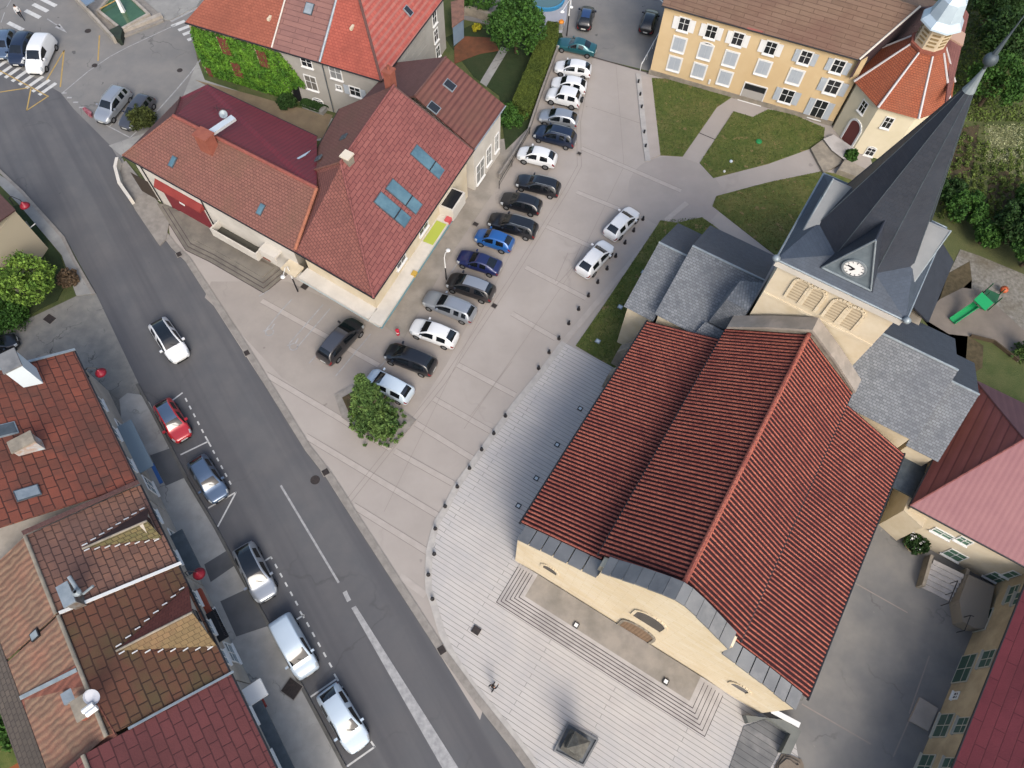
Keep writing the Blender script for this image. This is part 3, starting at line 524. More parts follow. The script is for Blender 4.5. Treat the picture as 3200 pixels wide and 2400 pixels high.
# openings of the west front
FW = Wall(ch(-2.2, -0.005, 0), ch(17.9, -0.005, 0)); U0 = -2.2
def arched(W, par, u, z0, w, h, m, name, depth=0.06, frame=m_stone, seg=12, flat_=1.0, leafs=True):
    ring = [(u-w/2, z0), (u+w/2, z0)]+[(u+w/2*math.cos(a), z0+h+w/2*math.sin(a)*flat_) for a in np.linspace(0, math.pi, seg)]
    o = MB().hexa([W.pt(x, z, 0.0) for x, z in ring], [W.pt(x, z, depth) for x, z in ring]).build(name, m, par)
    f = MB(); out = [(u-w/2, z0)]+[(u+w/2*math.cos(a), z0+h+w/2*math.sin(a)*flat_) for a in np.linspace(math.pi, 0, seg)]+[(u+w/2, z0)]
    for p, q in zip(out, out[1:]):
        P0, Q0 = W.pt(*p, 0.0), W.pt(*q, 0.0); c0 = W.pt(u, z0+h*0.5, 0.0); e = (Q0-P0).normalized(); nx = W.n.cross(e)
        if nx.dot(P0-c0) < 0: nx = -nx
        f.hexa([P0, Q0, Q0+nx*0.2, P0+nx*0.2], [x+W.n*(depth+0.06) for x in (P0, Q0, Q0+nx*0.2, P0+nx*0.2)])
    f.build('surround', frame, o); return o
m_wood = mat('oak_door', (150, 124, 100), (132, 108, 86), 1.5, 0.7, stripes=dict(p=0.25, c=(100, 80, 62), str=0.5, hi=0.2))
arched(FW, church, 7.9+2.2, 0.45, 2.3, 1.9, m_wood, 'door', 0.05)
arched(FW, church, 7.9+2.2, 5.2, 2.0, 1.6, m_glass, 'window', 0.03, m_creams)
for u in (0.6, 15.2): arched(FW, church, u+2.2, 3.2, 1.1, 0.7, m_glass, 'window', 0.03, m_creams)
# transepts (slate)
def saddle(par, nm, u0, u1, v0, v1, ze, zr, m_front, m_rear, gl=True, gr=True, wall=m_cream):
    vm = (v0+v1)/2; W_ = MB(); W_.prism([ch(u0+0.25, v0+0.35, 0), ch(u1-0.25, v0+0.35, 0), ch(u1-0.25, v1-0.35, 0), ch(u0+0.25, v1-0.35, 0)], 0, ze-0.05)
    W_.hexa([ch(u0+0.25, v0+0.35, ze-0.04), ch(u0+0.25, v1-0.35, ze-0.04), ch(u0+0.25, vm, zr-0.28)], [ch(u1-0.25, v0+0.35, ze-0.04), ch(u1-0.25, v1-0.35, ze-0.04), ch(u1-0.25, vm, zr-0.28)])
    W_.build(nm+'_wall', wall, par)
    MB().slab([ch(u0, v0, ze), ch(u1, v0, ze), ch(u1, vm, zr), ch(u0, vm, zr)], 0.14).build(nm+'_roof', m_front, par)
    MB().slab([ch(u0, v1, ze), ch(u1, v1, ze), ch(u1, vm, zr), ch(u0, vm, zr)], 0.14).build(nm+'_roof', m_rear, par)
    MB().tube(ch(u0, vm, zr+0.02), ch(u1, vm, zr+0.02), 0.09).build('ridge_flashing', m_zinc, par)
m_slater = mat('slate_rear', (84, 90, 100), (74, 80, 90), 3, 0.6, 0.5, 9, brick=dict(w=0.30, h=0.20, m=0.015, joint=(58, 62, 70), c2=(94, 100, 110), str=0.6, js=0.6))  # darker copy of the slate: shade of the rear slopes put into the colour
saddle(church, 'transept', -2.3, 3.7, 20.55, 30.95, 7.5, 10.4, m_slate, m_slater)
saddle(church, 'side_chapel', -4.9, -2.25, 20.8, 30.9, 6.1, 8.9, m_slate, m_slater)
saddle(church, 'transept', 12.1, 18.5, 21.0, 31.2, 7.5, 10.4, m_slate, m_slater)
saddle(church, 'side_chapel', 18.45, 20.9, 21.3, 31.1, 6.1, 8.9, m_slate, m_slater)
MB().slab([ch(0.9, 19.7, 7.2), ch(3.0, 19.7, 7.2), ch(3.2, 21.3, 8.6), ch(1.4, 21.3, 8.6)], 0.2).build('lean_to_roof', m_slate, church)
b = MB(); b.hexa([ch(1.6, 21.5, 8.4), ch(3.7, 21.5, 8.4), ch(3.7, 24.2, 8.8), ch(1.6, 24.2, 8.8)], [ch(2.0, 21.9, 11.4), ch(3.7, 21.5, 11.8), ch(3.7, 24.2, 12.0), ch(2.2, 23.8, 11.6)]); b.build('stair_turret', m_slate, church)
# buttresses
for u, v in ((-2.6, 17.0), (-3.0, 19.4)):
    b = MB(); b.hexa([ch(u-1.1, v-0.45, 0), ch(u+0.6, v-0.45, 0), ch(u+0.6, v+0.45, 0), ch(u-1.1, v+0.45, 0)], [ch(u-0.9, v-0.4, 2.2), ch(u+0.6, v-0.4, 4.8), ch(u+0.6, v+0.4, 4.8), ch(u-0.9, v+0.4, 2.2)]); b.build('buttress', m_stone, church)
# choir
b = MB(); b.prism([ch(6.5, 30, 0), ch(15.6, 30, 0), ch(15.6, 37.5, 0), ch(6.5, 37.5, 0)], 0, 7.9); b.build('choir_wall', m_stone, church)
MB().slab([ch(16.2, 31.3, 7.8), ch(16.2, 38.2, 7.8), ch(11.2, 38.2, 11.6), ch(11.2, 29.9, 11.6)], 0.15).build('choir_roof', m_slated, church)
MB().slab([ch(6.2, 30.0, 7.8), ch(6.2, 38.2, 7.8), ch(11.2, 38.2, 11.6), ch(11.2, 29.9, 11.6)], 0.15).build('choir_roof', m_slated, church)
# tower
TU0, TU1, TV0, TV1, TZ = 3.95, 11.75, 21.75, 29.55, 17.7
tw = MB().prism([ch(TU0, TV0, 0), ch(TU1, TV0, 0), ch(TU1, TV1, 0), ch(TU0, TV1, 0)], 0, TZ).build('tower_wall', m_cream, church)
cz = MB()
for a, c_ in (((TU0-0.3, TV0-0.3), (TU1+0.3, TV0)), ((TU0-0.3, TV1), (TU1+0.3, TV1+0.3)), ((TU0-0.3, TV0), (TU0, TV1)), ((TU1, TV0), (TU1+0.3, TV1))): cz.prism([ch(a[0], a[1], 0), ch(c_[0], a[1], 0), ch(c_[0], c_[1], 0), ch(a[0], c_[1], 0)], TZ-0.45, TZ+0.02)
cz.build('cornice', m_whitew, church)
BW = Wall(ch(TU0, TV0, 0), ch(TU1, TV0, 0))
st = MB(); BW.box(st, 0, BW.L, 14.0, 14.2, 0.0, 0.1); st.build('string_course', m_cream, church)
m_louv = mat('stone_louvre', (214, 198, 170), (204, 188, 160), 1, 0.9, stripes=dict(p=0.28, c=(160, 142, 116), axis='v', str=0.8, hi=0.35))
for px in ((2498, 907), (2541, 931), (2617, 969), (2660, 992)):
    u, z = BW.hit(px); arched(BW, church, u, z-1.1, 0.95, 1.7, m_louv, 'belfry_window', 0.05, m_creams, 8)
# spire: skirt from the square eave to the octagon, then the steep octagonal needle
tc = (7.88, 25.8); EZ, OZ, AP = 17.8, 19.1, 3.1
tip = P(3062, 232, 30.6); base_c = ch(tc[0], tc[1], OZ)
octo = []
for k in range(8):
    a = math.radians(22.5+45*k); r = AP/math.cos(math.radians(22.5)); octo.append(ch(tc[0]+r*math.cos(a), tc[1]+r*math.sin(a), OZ))
h = 4.3; cr = [ch(tc[0]+sx*h, tc[1]+sy*h, EZ) for sx, sy in ((1, 1), (-1, 1), (-1, -1), (1, -1))]
b = MB()
for i in range(4):           # corner triangles and side trapezoids
    o1, o2 = octo[2*i], octo[2*i+1]; b.slab([cr[i], o2, o1], 0.1); nx = octo[(2*i+2) % 8]; b.slab([cr[i], cr[(i+1) % 4], nx, o2], 0.1)
b.build('spire_skirt', mat('skirt_slate', (74, 84, 98), (66, 75, 88), 1.2, 0.5, 0.25, 14, brick=dict(w=0.3, h=0.2, m=0.012, joint=(56, 62, 72), c2=(82, 92, 106), str=0.5, js=0.5, bd=0.3)), church)
b = MB()
s2 = 0.93; top = [base_c.lerp(tip, s2)+(o-base_c)*(1-s2) for o in octo]
b.hexa(octo, top); sp = b.build('spire', m_spire, church)
b = MB()
for k in range(8): b.tube(octo[k], top[k], 0.035, 0.02, 5)
b.build('spire_hip', m_zincd, sp)
ax = (tip-base_c).normalized(); L_ = (tip-base_c).length
b = MB(); c0 = base_c.lerp(tip, 0.915); b.lathe(c0, [(0.30, 0), (0.33, 0.02), (0.24, 0.35), (0.10, 1.15), (0.04, 1.75), (0.001, 1.8)], 10, UP); b.build('spire_cap', m_zinc, church)
bc = P(3096, 186, 31.5)
b = MB(); R_ = 0.34; b.lathe(bc, [(0.001, -R_)]+[(R_*math.cos(t), R_*math.sin(t)) for t in np.linspace(-1.4, 1.4, 9)]+[(0.001, R_)], 16, UP); b.tube(c0+UP*1.3, bc-UP*0.25, 0.08, 0.08); b.build('finial_ball', m_zincd, church, smooth=True)
t2 = bc+_v(0.15, 0.1, 2.6); b = MB(); b.tube(bc+UP*0.2, bc.lerp(t2, 0.5), 0.15, 0.06, 8); b.tube(bc.lerp(t2, 0.5), t2, 0.06, 0.015, 6); b.build('finial_rod', m_zincd, church)
for u, v in ((tc[0]-h, tc[1]-h), (tc[0]+h, tc[1]-h)):
    MB().lathe(ch(u, v, EZ+0.02), [(0.001, -0.1), (0.24, 0), (0.26, 0.16), (0.12, 0.3), (0.001, 0.32)], 10).build('corner_cap', m_zinc, church, smooth=True)
b = MB()
for i in range(4):
    A, B = cr[i], cr[(i+1) % 4]; b.tube(A+_v(0,0,0.02), B+_v(0,0,0.02), 0.07, 0.07, 6); pass
b.build('eave_flashing', m_zinc, church)
b = MB()
for i in range(4):
    for f in (0.2, 0.4, 0.6, 0.8):
        p = cr[i].lerp(cr[(i+1) % 4], f); q = p.lerp(base_c, 0.12); q.z = EZ+0.22; MB().obox(q, CU, CV, UP, 0.07, 0.07, 0.12).build('roof_hook', m_frame, church)
# four spire dormers; the front one carries the clock
DZ0 = 18.4
for k, (du, dv) in enumerate(((0, -1), (1, 0), (0, 1), (-1, 0))):
    f = _v(*(CU*du+CV*dv)); s = _v(-f.y, f.x, 0); DW, DZ1, DD = (1.6, 22.1, 3.75) if k == 0 else (1.7, 21.4, 3.6); c = ch(tc[0], tc[1], 0)+f*DD
    A, B, T = c-s*DW+UP*DZ0, c+s*DW+UP*DZ0, c+UP*DZ1; back = ch(tc[0], tc[1], 0)+f*1.0
    A2, B2, T2 = back-s*DW+UP*DZ0, back+s*DW+UP*DZ0, back+UP*DZ1
    d = MB().hexa([A, B, T], [A2, B2, T2]).build('dormer', mat('dormer_zinc', (128, 140, 148), (112, 124, 132), 2, 0.5), church)
    o = f*0.08; r = MB(); r.slab([A+o-s*0.15-UP*0.1, T+o+UP*0.16, T2+UP*0.16, A2-s*0.15-UP*0.1], 0.07); r.slab([B+o+s*0.15-UP*0.1, T+o+UP*0.16, T2+UP*0.16, B2+s*0.15-UP*0.1], 0.07)
    r.build('dormer_roof', m_spire if k == 0 else mat('dormer_zinc_roof', (150, 153, 156), (138, 142, 146), 1, 0.55), d)
    e = MB(); e.tube(A+o, T+o+UP*0.15, 0.06); e.tube(B+o, T+o+UP*0.15, 0.06); e.tube(A+o, B+o, 0.07);  e.build('dormer_flashing', m_zinc, d)
    if k == 0:
        cc = c+UP*(DZ0+1.12)+f*0.05
        cf = MB().lathe(cc, [(0.001, 0.0), (0.62, 0.0), (0.62, 0.06), (0.001, 0.062)], 28, f).build('clock_face', mat('clock_white', (232, 232, 230), rough=0.5, k=0.8), d)
        MB().lathe(cc, [(0.62, 0.0), (0.74, 0.0), (0.74, 0.1), (0.62, 0.1)], 28, f).build('clock_rim', m_zinc, cf)
        hm = MB(); q = cc+f*0.085; dirs = (math.radians(280), 0.44, 0.05), (math.radians(215), 0.3, 0.06)
        for an, ln, wd in dirs: e1 = s*math.sin(an)*1+UP*math.cos(an); e2 = f.cross(e1); MB().obox(q+e1*ln*0.42, e1, e2, f, ln*0.55, wd, 0.008).build('clock_hand', m_black, cf)
        for i in range(12):
            an = i*math.pi/6; e1 = s*math.sin(an)+UP*math.cos(an); hm.obox(q+e1*0.52, e1, f.cross(e1), f, 0.05 if i % 3 else 0.08, 0.02, 0.004)
        hm.build('hour_marks', m_black, cf)
# stairs in front of the church
stair = thing('church_steps', 'wide pale stone steps wrapped around the platform in front of the church door', 'steps', ch(6.5, -3, 0))
for k in range(6):
    m_ = 6-k; z = 0.045+0.07*(k+1); L0, R0, F0 = -0.22-0.25*m_, 13.35+0.31*m_, -1.98-0.225*m_
    stp = MB().prism([ch(L0, -0.012*k-0.01, 0), ch(L0, F0, 0), ch(R0, F0, 0), ch(R0, -0.012*k-0.01, 0)], 0 if k == 0 else z-0.07, z).build('step', m_step, stair)
    b = MB(); g_ = 0.04
    for (u0, v0), (u1, v1) in (((L0-g_*1.5, -0.3), (L0, F0)), ((L0-g_*1.5, F0-g_*1.5), (R0+g_*1.5, F0)), ((R0, F0), (R0+g_*1.5, -0.3))): b.prism([ch(u0, v0, 0), ch(u1, v0, 0), ch(u1, v1, 0), ch(u0, v1, 0)], z-0.07, z-0.065)
    b.build('step_line', mat('step_line', (84, 74, 76), rough=0.95), stp)  # thin dark strip along the foot of each step
MB().prism([ch(-0.15, -0.09, 0), ch(-0.15, -1.95, 0), ch(13.3, -1.95, 0), ch(13.3, -0.09, 0)], 0.44, 0.475).build('landing', mat('landing_stone', (168, 160, 150), (150, 144, 136), 0.8, 0.9, 0.4, 10, big=(122, 118, 110), bigscale=0.5), stair)
for px, lab in (((1800, 1954), 'small square floor spotlight on the church landing nearest the aisle corner'), ((2080, 2130), 'small square floor spotlight on the church landing at the courtyard end')):
    c = P(*px, 0.48); t = thing('floor_spotlight', lab, 'spotlight', c); MB().obox(c+UP*0.06, CU, CV, UP, 0.2, 0.2, 0.06).build('housing', m_black, t); MB().obox(c+UP*0.125, CU, CV, UP, 0.13, 0.13, 0.01).build('lens', m_frame, t)
m_fl = mat('floor_lamp_glass', (190, 200, 206), rough=0.3, k=0.8)
for i, px in enumerate(((1813, 1277), (1741, 1390), (1676, 1495), (1620, 1581))):
    c = P(*px, 0.045); t = thing('ground_light', 'square ground light set in the plank paving along the aisle wall, ' + ('nearest the lawn', 'second from the lawn', 'third from the lawn', 'nearest the church steps')[i], 'ground light', c, 'ground lights along the aisle wall')
    MB().obox(c+UP*0.02, CU, CV, UP, 0.2, 0.2, 0.02).build('frame', m_black if i else m_iron, t); MB().obox(c+UP*0.042, CU, CV, UP, 0.12, 0.12, 0.006).build('lens', m_fl, t)
for i, px in enumerate(((1868, 1067), (1938, 960), (2011, 852))):
    c = P(*px, 0.07); t = thing('ground_light', 'pale square ground light on the lawn beside the church, ' + ('nearest the plank paving', 'middle of the three', 'nearest the round paving')[i], 'ground light', c, 'ground lights on the lawn')
    MB().obox(c+UP*0.04, CU, CV, UP, 0.22, 0.2, 0.04).build('frame', m_zinc, t); MB().obox(c+UP*0.085, CU, CV, UP, 0.14, 0.13, 0.006).build('lens', m_fl, t)
#@@PART2

# ================================================================== BUILDINGS
def walls_from(par, pts, ztop, inset, m, name='wall', z0=0.0):
    q = grow(pts, inset); return MB().prism(q, z0, ztop).build(name, m, par)
def roof(par, faces, m, name='roof', th=0.16):
    b = MB()
    for f in faces: b.slab(f, th)
    return b.build(name, m, par)
def ridge(par, a, b_, m, r=0.11, name='ridge_tiles'): return MB().tube(a+UP*0.03, b_+UP*0.03, r).build(name, m, par)
def gutter(par, a, b_, m=None, name='gutter'): return MB().tube(a-UP*0.05, b_-UP*0.05, 0.075).build(name, m or m_black, par)

# ---- village hall: hipped main block
S = P(1168, 932, 6); E_ = P(1482, 468, 6); W0 = P(920, 787, 6); P1 = P(1064, 507, 11); P2 = P(1232, 266, 11); NW1 = P(948, 542, 6); NW2 = P(1060, 340, 6); NE2 = P(1236, 262, 10.9)
hall = thing('village_hall', 'cream building with hipped wine-red roof, three big roof windows and a shop canopy', 'building', cen([S, E_, NW1, NW2])*1.0 - UP*6)
fp = [S, E_, NW2, NW1, W0]
MB().prism(grow(fp, 0.55), 0, 5.9).build('wall', m_cream, hall)
fS = [S, E_, P2, P1]; fW = [S, P1, NW1, W0]; fN = [P1, P2, NW2, NW1]
roof(hall, [fS], t_a); roof(hall, [fW], t_a2); roof(hall, [fN], t_wing)
MB().slab([P2, E_, NW2], 0.15).build('roof_end', t_b2, hall)
ridge(hall, P1, P2, t_a); ridge(hall, S, P1, t_a, 0.1, 'hip_tiles'); ridge(hall, P1, NW1, t_wing, 0.1, 'hip_tiles'); gutter(hall, S, E_); gutter(hall, W0, S); gutter(hall, NW1, NW2)
SE = Wall(grow(fp, 0.55)[0], grow(fp, 0.55)[1]); 
def wall_between(a, b_, inset): 
    d = (b_-a); d.z = 0; d.normalize(); n = _v(d.y, -d.x, 0); n = n if n.dot(-_v(a.x, a.y, 0)) > 0 else -n
    return Wall(a-n*inset+d*inset, b_-n*inset-d*inset)
SEW = wall_between(S, E_, 0.55); SWW = wall_between(W0, S, 0.55)
for px, w_, h_, pn in (((905+505, 645), 1.5, 2.2, mat('grey_blind', (150, 158, 166), rough=0.5)), ((1432, 655), 0.9, 0.9, m_glass)):
    u, z = SEW.hit(px); window(SEW, hall, u, 2.6 if h_ > 1 else 1.3, w_, h_, pane=pn)
for u in (4.5, 8.5): window(SEW, hall, u, 4.6, 1.4, 0.9)
cb = MB(); SEW.box(cb, -1.25, 12.3, 3.0, 3.25, 0.0, 1.2); SWW.box(cb, SWW.L-7.6, SWW.L, 3.0, 3.25, 0.0, 1.2); cb.build('canopy', m_whitew, hall)
cb = MB(); SEW.box(cb, -1.23, 12.2, 2.7, 3.01, 1.06, 1.2); cb.build('canopy_fascia', mat('teal_fascia', (110, 160, 172), rough=0.5), hall)
cb = MB(); SWW.box(cb, SWW.L-7.5, SWW.L+1.0, 2.7, 3.0, 1.06, 1.19); cb.build('canopy_fascia', mat('pale_fascia', (190, 204, 206), rough=0.5), hall)
gs = MB(); SWW.box(gs, SWW.L-7.9, SWW.L-0.5, 0.4, 2.3, 0.0, 0.05); gs.build('shop_window', mat('shop_glass', (70, 110, 104), rough=0.2, spec=0.6), hall)
gs = MB(); SEW.box(gs, 0.4, 11.0, 0.4, 2.3, 0.0, 0.05); gs.build('shop_window', mat('shop_glass2', (120, 108, 90), rough=0.25, spec=0.5), hall)
cb = MB(); c = SEW.pt(9.3, 3.26, 0.62); cb.obox(c+UP*0.02, SEW.d, SEW.n, UP, 1.3, 0.5, 0.02); cb.build('canopy_mat', mat('lime_mat', (182, 194, 84), rough=0.8), hall)
cb = MB(); c = SEW.pt(12.6, 3.2, 0.7); cb.obox(c+UP*0.5, SEW.d, SEW.n, UP, 1.2, 0.7, 0.7); cb.build('balcony', m_whitew, hall); cb = MB(); cb.obox(c+UP*1.2, SEW.d, SEW.n, UP, 1.05, 0.55, 0.03); cb.build('balcony_floor', m_glass, hall)
for px, n_ in (((1336, 508), 1), ((1262, 616), 0), ((1226, 657), 0)): 
    o = skylight(hall, px, fS, 1.25, 3.3, m_skyl); 
    n = nrm(fS); n = n if n.z > 0 else -n; hx = _v(-n.y, n.x, 0).normalized(); t = n.cross(hx); t = t if t.z > 0 else -t; c = hitplane(px, fS[0], n)
    MB().obox(c+n*0.15-t*0.5, hx, t, n, 0.6, 0.05, 0.03).build('glazing_bar', m_black, o)
for px in ((1075, 429), (996, 495)): skylight(hall, px, fN, 0.55, 0.75, m_zincd)
c = hitplane((1089, 508), fS[0], nrm(fS)); chimney(hall, c, 0.7, 0.7, 0.75, 1.1, m_stone, mat('cream_cap', (226, 214, 196), rough=0.9))
chimney(hall, P(1220, 258, 10.6), 0.8, 0.7, 1.2, 1.1, m_terrac, m_terrac, 1)

# ---- long low wing with maroon doors
WE0 = P(383, 487, 6); WA = P(542, 362, 8.5); WB = P(990, 588, 8.5); WR0 = P(564, 304, 6.1); WR1 = P(647, 264, 6.1); WR2 = P(990, 425, 6.1); WR3 = P(975, 470, 7.0)
wing = thing('hall_wing', 'long low white wing with brown tiles, deep red metal back roof and maroon doors', 'building', cen([WE0, W0, WR1, WR2])-UP*6)
fF = [WE0, W0, WB, WA]
roof(wing, [fF], t_wing); roof(wing, [[WE0, WA, WR0]], t_b2); roof(wing, [[WA, WB, WR2, WR1, WR0]], m_metalr)
MB().prism(grow([WE0, W0, WR2, WR1, WR0], 0.45), 0, 5.75).build('wall', m_whitew, wing)
ridge(wing, WA, WB, mat('ridge_pinkish', (160, 92, 80), (142, 82, 74), 2, 0.9), 0.16); ridge(wing, WE0, WA, t_wing, 0.09, 'hip_tiles'); ridge(wing, WA, WR0, t_b2, 0.08, 'hip_tiles'); gutter(wing, WE0, W0); gutter(wing, WR1, WR2)
ridge(wing, W0.lerp(WB, 0.03), WB, mat('valley_orange', (178, 116, 90), (150, 96, 78), 2, 0.9), 0.15, 'valley_tiles')
WW = wall_between(WE0, W0, 0.45)
kx = lambda x, y: (380+x*0.27125, 440+y*0.27125)
u0, _ = WW.hit(kx(560, 710)); u1, _ = WW.hit(kx(1060, 1005)); u0b, _ = WW.hit(kx(360, 440))
b = MB(); WW.box(b, u0, u1, 0.25, 3.3, 0.0, 0.06); d_ = b.build('garage_door', m_maroon, wing)
MB().obox(WW.pt(u0+(u1-u0)*0.42, 2.4, 0.08), WW.d, WW.n, UP, 0.3, 0.02, 0.2).build('door_plate', m_frame, d_)
b = MB(); b.hexa([WW.pt(u0-0.2, 3.55, 0.0), WW.pt(u1+0.2, 3.55, 0.0), WW.pt(u1+0.1, 3.55, 0.55), WW.pt(u0-0.1, 3.55, 0.55)], [WW.pt(u0-0.2, 4.2, 0.0), WW.pt(u1+0.2, 4.2, 0.0), WW.pt(u1+0.1, 3.68, 0.55), WW.pt(u0-0.1, 3.68, 0.55)]); b.build('door_awning', m_redp, wing)
ua, _ = WW.hit(kx(190, 440)); ub, _ = WW.hit(kx(380, 580)); b = MB(); WW.box(b, ua-0.6, ub-0.2, 0.2, 2.7, 0.0, 0.05); b.build('dark_doorway', mat('brown_doorway', (72, 62, 54), rough=0.8), wing)
b = MB(); b.path([WW.pt(ub+0.35, 5.7, 0.1), WW.pt(ub+0.35, 0.1, 0.1)], 0.05); b.path([WW.pt(u1+0.5, 5.7, 0.1), WW.pt(u1+0.5, 0.1, 0.1)], 0.05); b.build('downpipe', m_black, wing)
uc, _ = WW.hit(kx(1200, 1090)); ud, _ = WW.hit(kx(1690, 1330))
b = MB(); WW.box(b, uc, ud, 1.9, 2.1, 0.0, 1.1); WW.box(b, uc, ud, 2.1, 2.9, 0.98, 1.1); WW.box(b, uc, uc+0.12, 2.1, 2.9, 0.0, 0.98); WW.box(b, ud-0.12, ud, 2.1, 2.9, 0.0, 0.98); bal = b.build('balcony', m_whitew, wing)
b = MB(); WW.box(b, uc+0.13, ud-0.13, 2.1, 2.14, 0.01, 0.97); b.build('balcony_floor', mat('balcony_dark', (84, 82, 74), rough=0.9), bal)
b = MB(); WW.box(b, uc, ud, 0.6, 1.7, 0.0, 0.05); b.build('basement_window', m_terrac, wing)
b = MB(); WW.box(b, ud+0.5, ud+2.3, 3.6, 3.8, 0.0, 0.9); WW.box(b, ud+0.5, ud+2.3, 2.9, 3.6, 0.82, 0.9); b.build('porch', m_whitew, wing)
b = MB(); WW.box(b, ud+3.0, ud+4.6, 3.0, 3.2, 0.0, 1.2); b.build('porch', m_cream, wing)
for px in ((541, 506), (816, 655)): skylight(wing, px, fF, 0.55, 1.0)
chimney(wing, hitplane((655, 462), fF[0], nrm(fF)), 1.0, 1.3, 1.5, 1.1, m_terrac, m_terrac)
rb = [WA, WB, WR2, WR1]; nn = nrm(rb)
ch2 = hitplane((700, 400), WA, nn)
b = MB(); c = P(690, 395, 9.2); b.obox(c, _v(0.62, 0.78, 0), _v(-0.78, 0.62, 0), UP, 1.4, 0.3, 0.14); b.build('flue_duct', mat('silver_duct', (210, 218, 222), rough=0.3, metal=0.4, k=0.8), wing)
b = MB(); b.lathe(P(699, 358, 9.5), [(0.001, 0), (0.32, 0.12), (0.36, 0.2)], 14, _v(0.2, -0.6, 0.8)); b.tube(P(699, 358, 8.2), P(699, 358, 9.5), 0.03); b.build('satellite_dish', m_zinc, wing)
b = MB(); c = P(918, 503, 7.6); b.obox(c, (P(960, 480, 7.6)-P(890, 520, 7.6)).normalized(), UP, _v(0.5, 0.86, 0), 1.5, 0.02, 0.35); b.build('glazed_strip', mat('pale_glazing', (160, 180, 196), rough=0.3), wing)
b = MB(); b.tube(P(668, 336, 6.6), P(668, 336, 7.4), 0.025); b.tube(P(668, 336, 7.4), P(720, 344, 7.4), 0.02); b.tube(P(676, 328, 7.4), P(680, 346, 7.4), 0.02); b.build('aerial', m_iron, wing)

# ---- brown attached house
B1_ = P(1580, 330, 6); B2_ = P(1484, 466, 6); B3 = P(1393, 177, 9); B4 = P(1295, 300, 9); B5 = P(1240, 195, 6); B6 = P(1125, 316, 6)
hb = thing('attached_house', 'house with ribbed brown roof and two small roof windows joined behind the village hall', 'building', cen([B1_, B2_, B5, B6])-UP*6)
fB = [B2_, B1_, B3, B4]; roof(hb, [fB], t_b); fB2 = [B3, B4, B6, B5]; roof(hb, [fB2], t_b2); ridge(hb, B3, B4, t_b2, 0.1); gutter(hb, B1_, B2_, m_zinc)
MB().prism(grow([B2_, B1_, B5, B6], 0.35), 0, 5.8).build('wall', m_whitew, hb)
q = grow([B2_, B1_, B5, B6], 0.35); a_, b_ = P(1580, 330, 6), P(1240, 195, 6)
g_ = MB(); top_ = B3-UP*0.25; e1 = B1_.lerp(B5, 0.03); e2 = B5.lerp(B1_, 0.03); n = (B2_-B1_).normalized()*0.4; n.z = 0
g_.hexa([e1+n-UP*0.3, e2+n-UP*0.3, top_+n-UP*0.1], [e1+n*1.6-UP*0.3, e2+n*1.6-UP*0.3, top_+n*1.6-UP*0.1]); g_.build('gable_wall', m_whitew, hb)
BWW = wall_between(B2_, B1_, 0.35)
for u, z, w_, h_ in ((1.2, 1.6, 1.5, 2.3), (3.0, 2.0, 0.9, 2.0), (4.7, 2.2, 0.7, 2.0)): window(BWW, hb, u, z, w_, h_, pane=mat('grey_blind2', (150, 150, 146), rough=0.6))
for px in ((1405, 268), (1355, 338)): skylight(hb, px, fB, 0.9, 1.1, m_glass, m_zinc)
b = MB(); b.tube(P(1228, 190, 6.4), P(1190, 240, 6.4), 0.18, 0.18); b.build('lead_gutter', m_zincd, hb)

# ---- terrace with the ivy wall (three houses)
IA, IB = P(560, 65, 6.4), P(1180, 250, 6.4); IU = (IB-IA).normalized(); IV = _v(-IU.y, IU.x, 0)
if IV.y < 0: IV = -IV
def ip(u, v, z): return _v(IB.x, IB.y, 0)+IU*u+IV*v+UP*z
IW = Wall(ip(-20.8, 0.35, 0), ip(-0.2, 0.35, 0))
def ihouse(lab, u0, u1, m, wallm, zr, name, leftend=None):
    t = thing(name, lab, 'house', ip((u0+u1)/2, 5, 0)); sk = -0.06
    pts = [ip(u0, 0, 6.4), ip(u1, 0, 6.4), ip(u1, 6.2, zr), ip(u0, 6.2, zr)]
    if leftend: pts[3] = ip(u0+leftend, 6.2, zr)
    roof(t, [pts], m); back = [ip(u0, 12.4, 6.4), ip(u1, 12.4, 6.4), ip(u1, 6.2, zr), pts[3]]; roof(t, [back], m)
    MB().prism([ip(u0+0.02, 0.35, 0), ip(u1-0.02, 0.35, 0), ip(u1-0.02, 12, 0), ip(u0+0.02, 12, 0)], 0, 6.3).build('wall', wallm, t); gutter(t, ip(u0, 0, 6.4), ip(u1, 0, 6.4)); ridge(t, pts[3], pts[2], m)
    return t, pts
h1, f1 = ihouse('orange tiled end house with green ivy covering its front wall', -21.1, -11.35, t_o, mat('ivy_wall', (206, 190, 160), (190, 172, 140), 1, 0.9), 10.3, 'ivy_house', 4.0)
roof(h1, [[ip(-21.1, 0, 6.4), ip(-17.1, 6.2, 10.3), ip(-21.1, 12.4, 6.4)]], t_o, 'hip_roof')
h2, f2 = ihouse('middle terrace house with faded brown roof and small roof window, grey front', -11.35, -6.1, t_br, m_greyw, 10.2, 'terrace_house')
h3, f3 = ihouse('terrace end house with bright red tiled hipped roof and pale grey side wall', -6.1, 0.3, t_red, m_greyw, 10.6, 'corner_house')
MB().tube(ip(-11.35, 0, 6.5), ip(-11.35, 6.2, 10.4), 0.08).build('verge', m_whitew, h2); MB().tube(ip(-6.1, -0.05, 6.55), ip(-6.1, 6.2, 10.75), 0.13).build('verge', m_zinc, h3)
for o in list(h3.children):
    if o.name.startswith(('roof', 'ridge')): bpy.data.objects.remove(o)
zr = 10.9; hip = ip(-4.6, 6.2, zr)
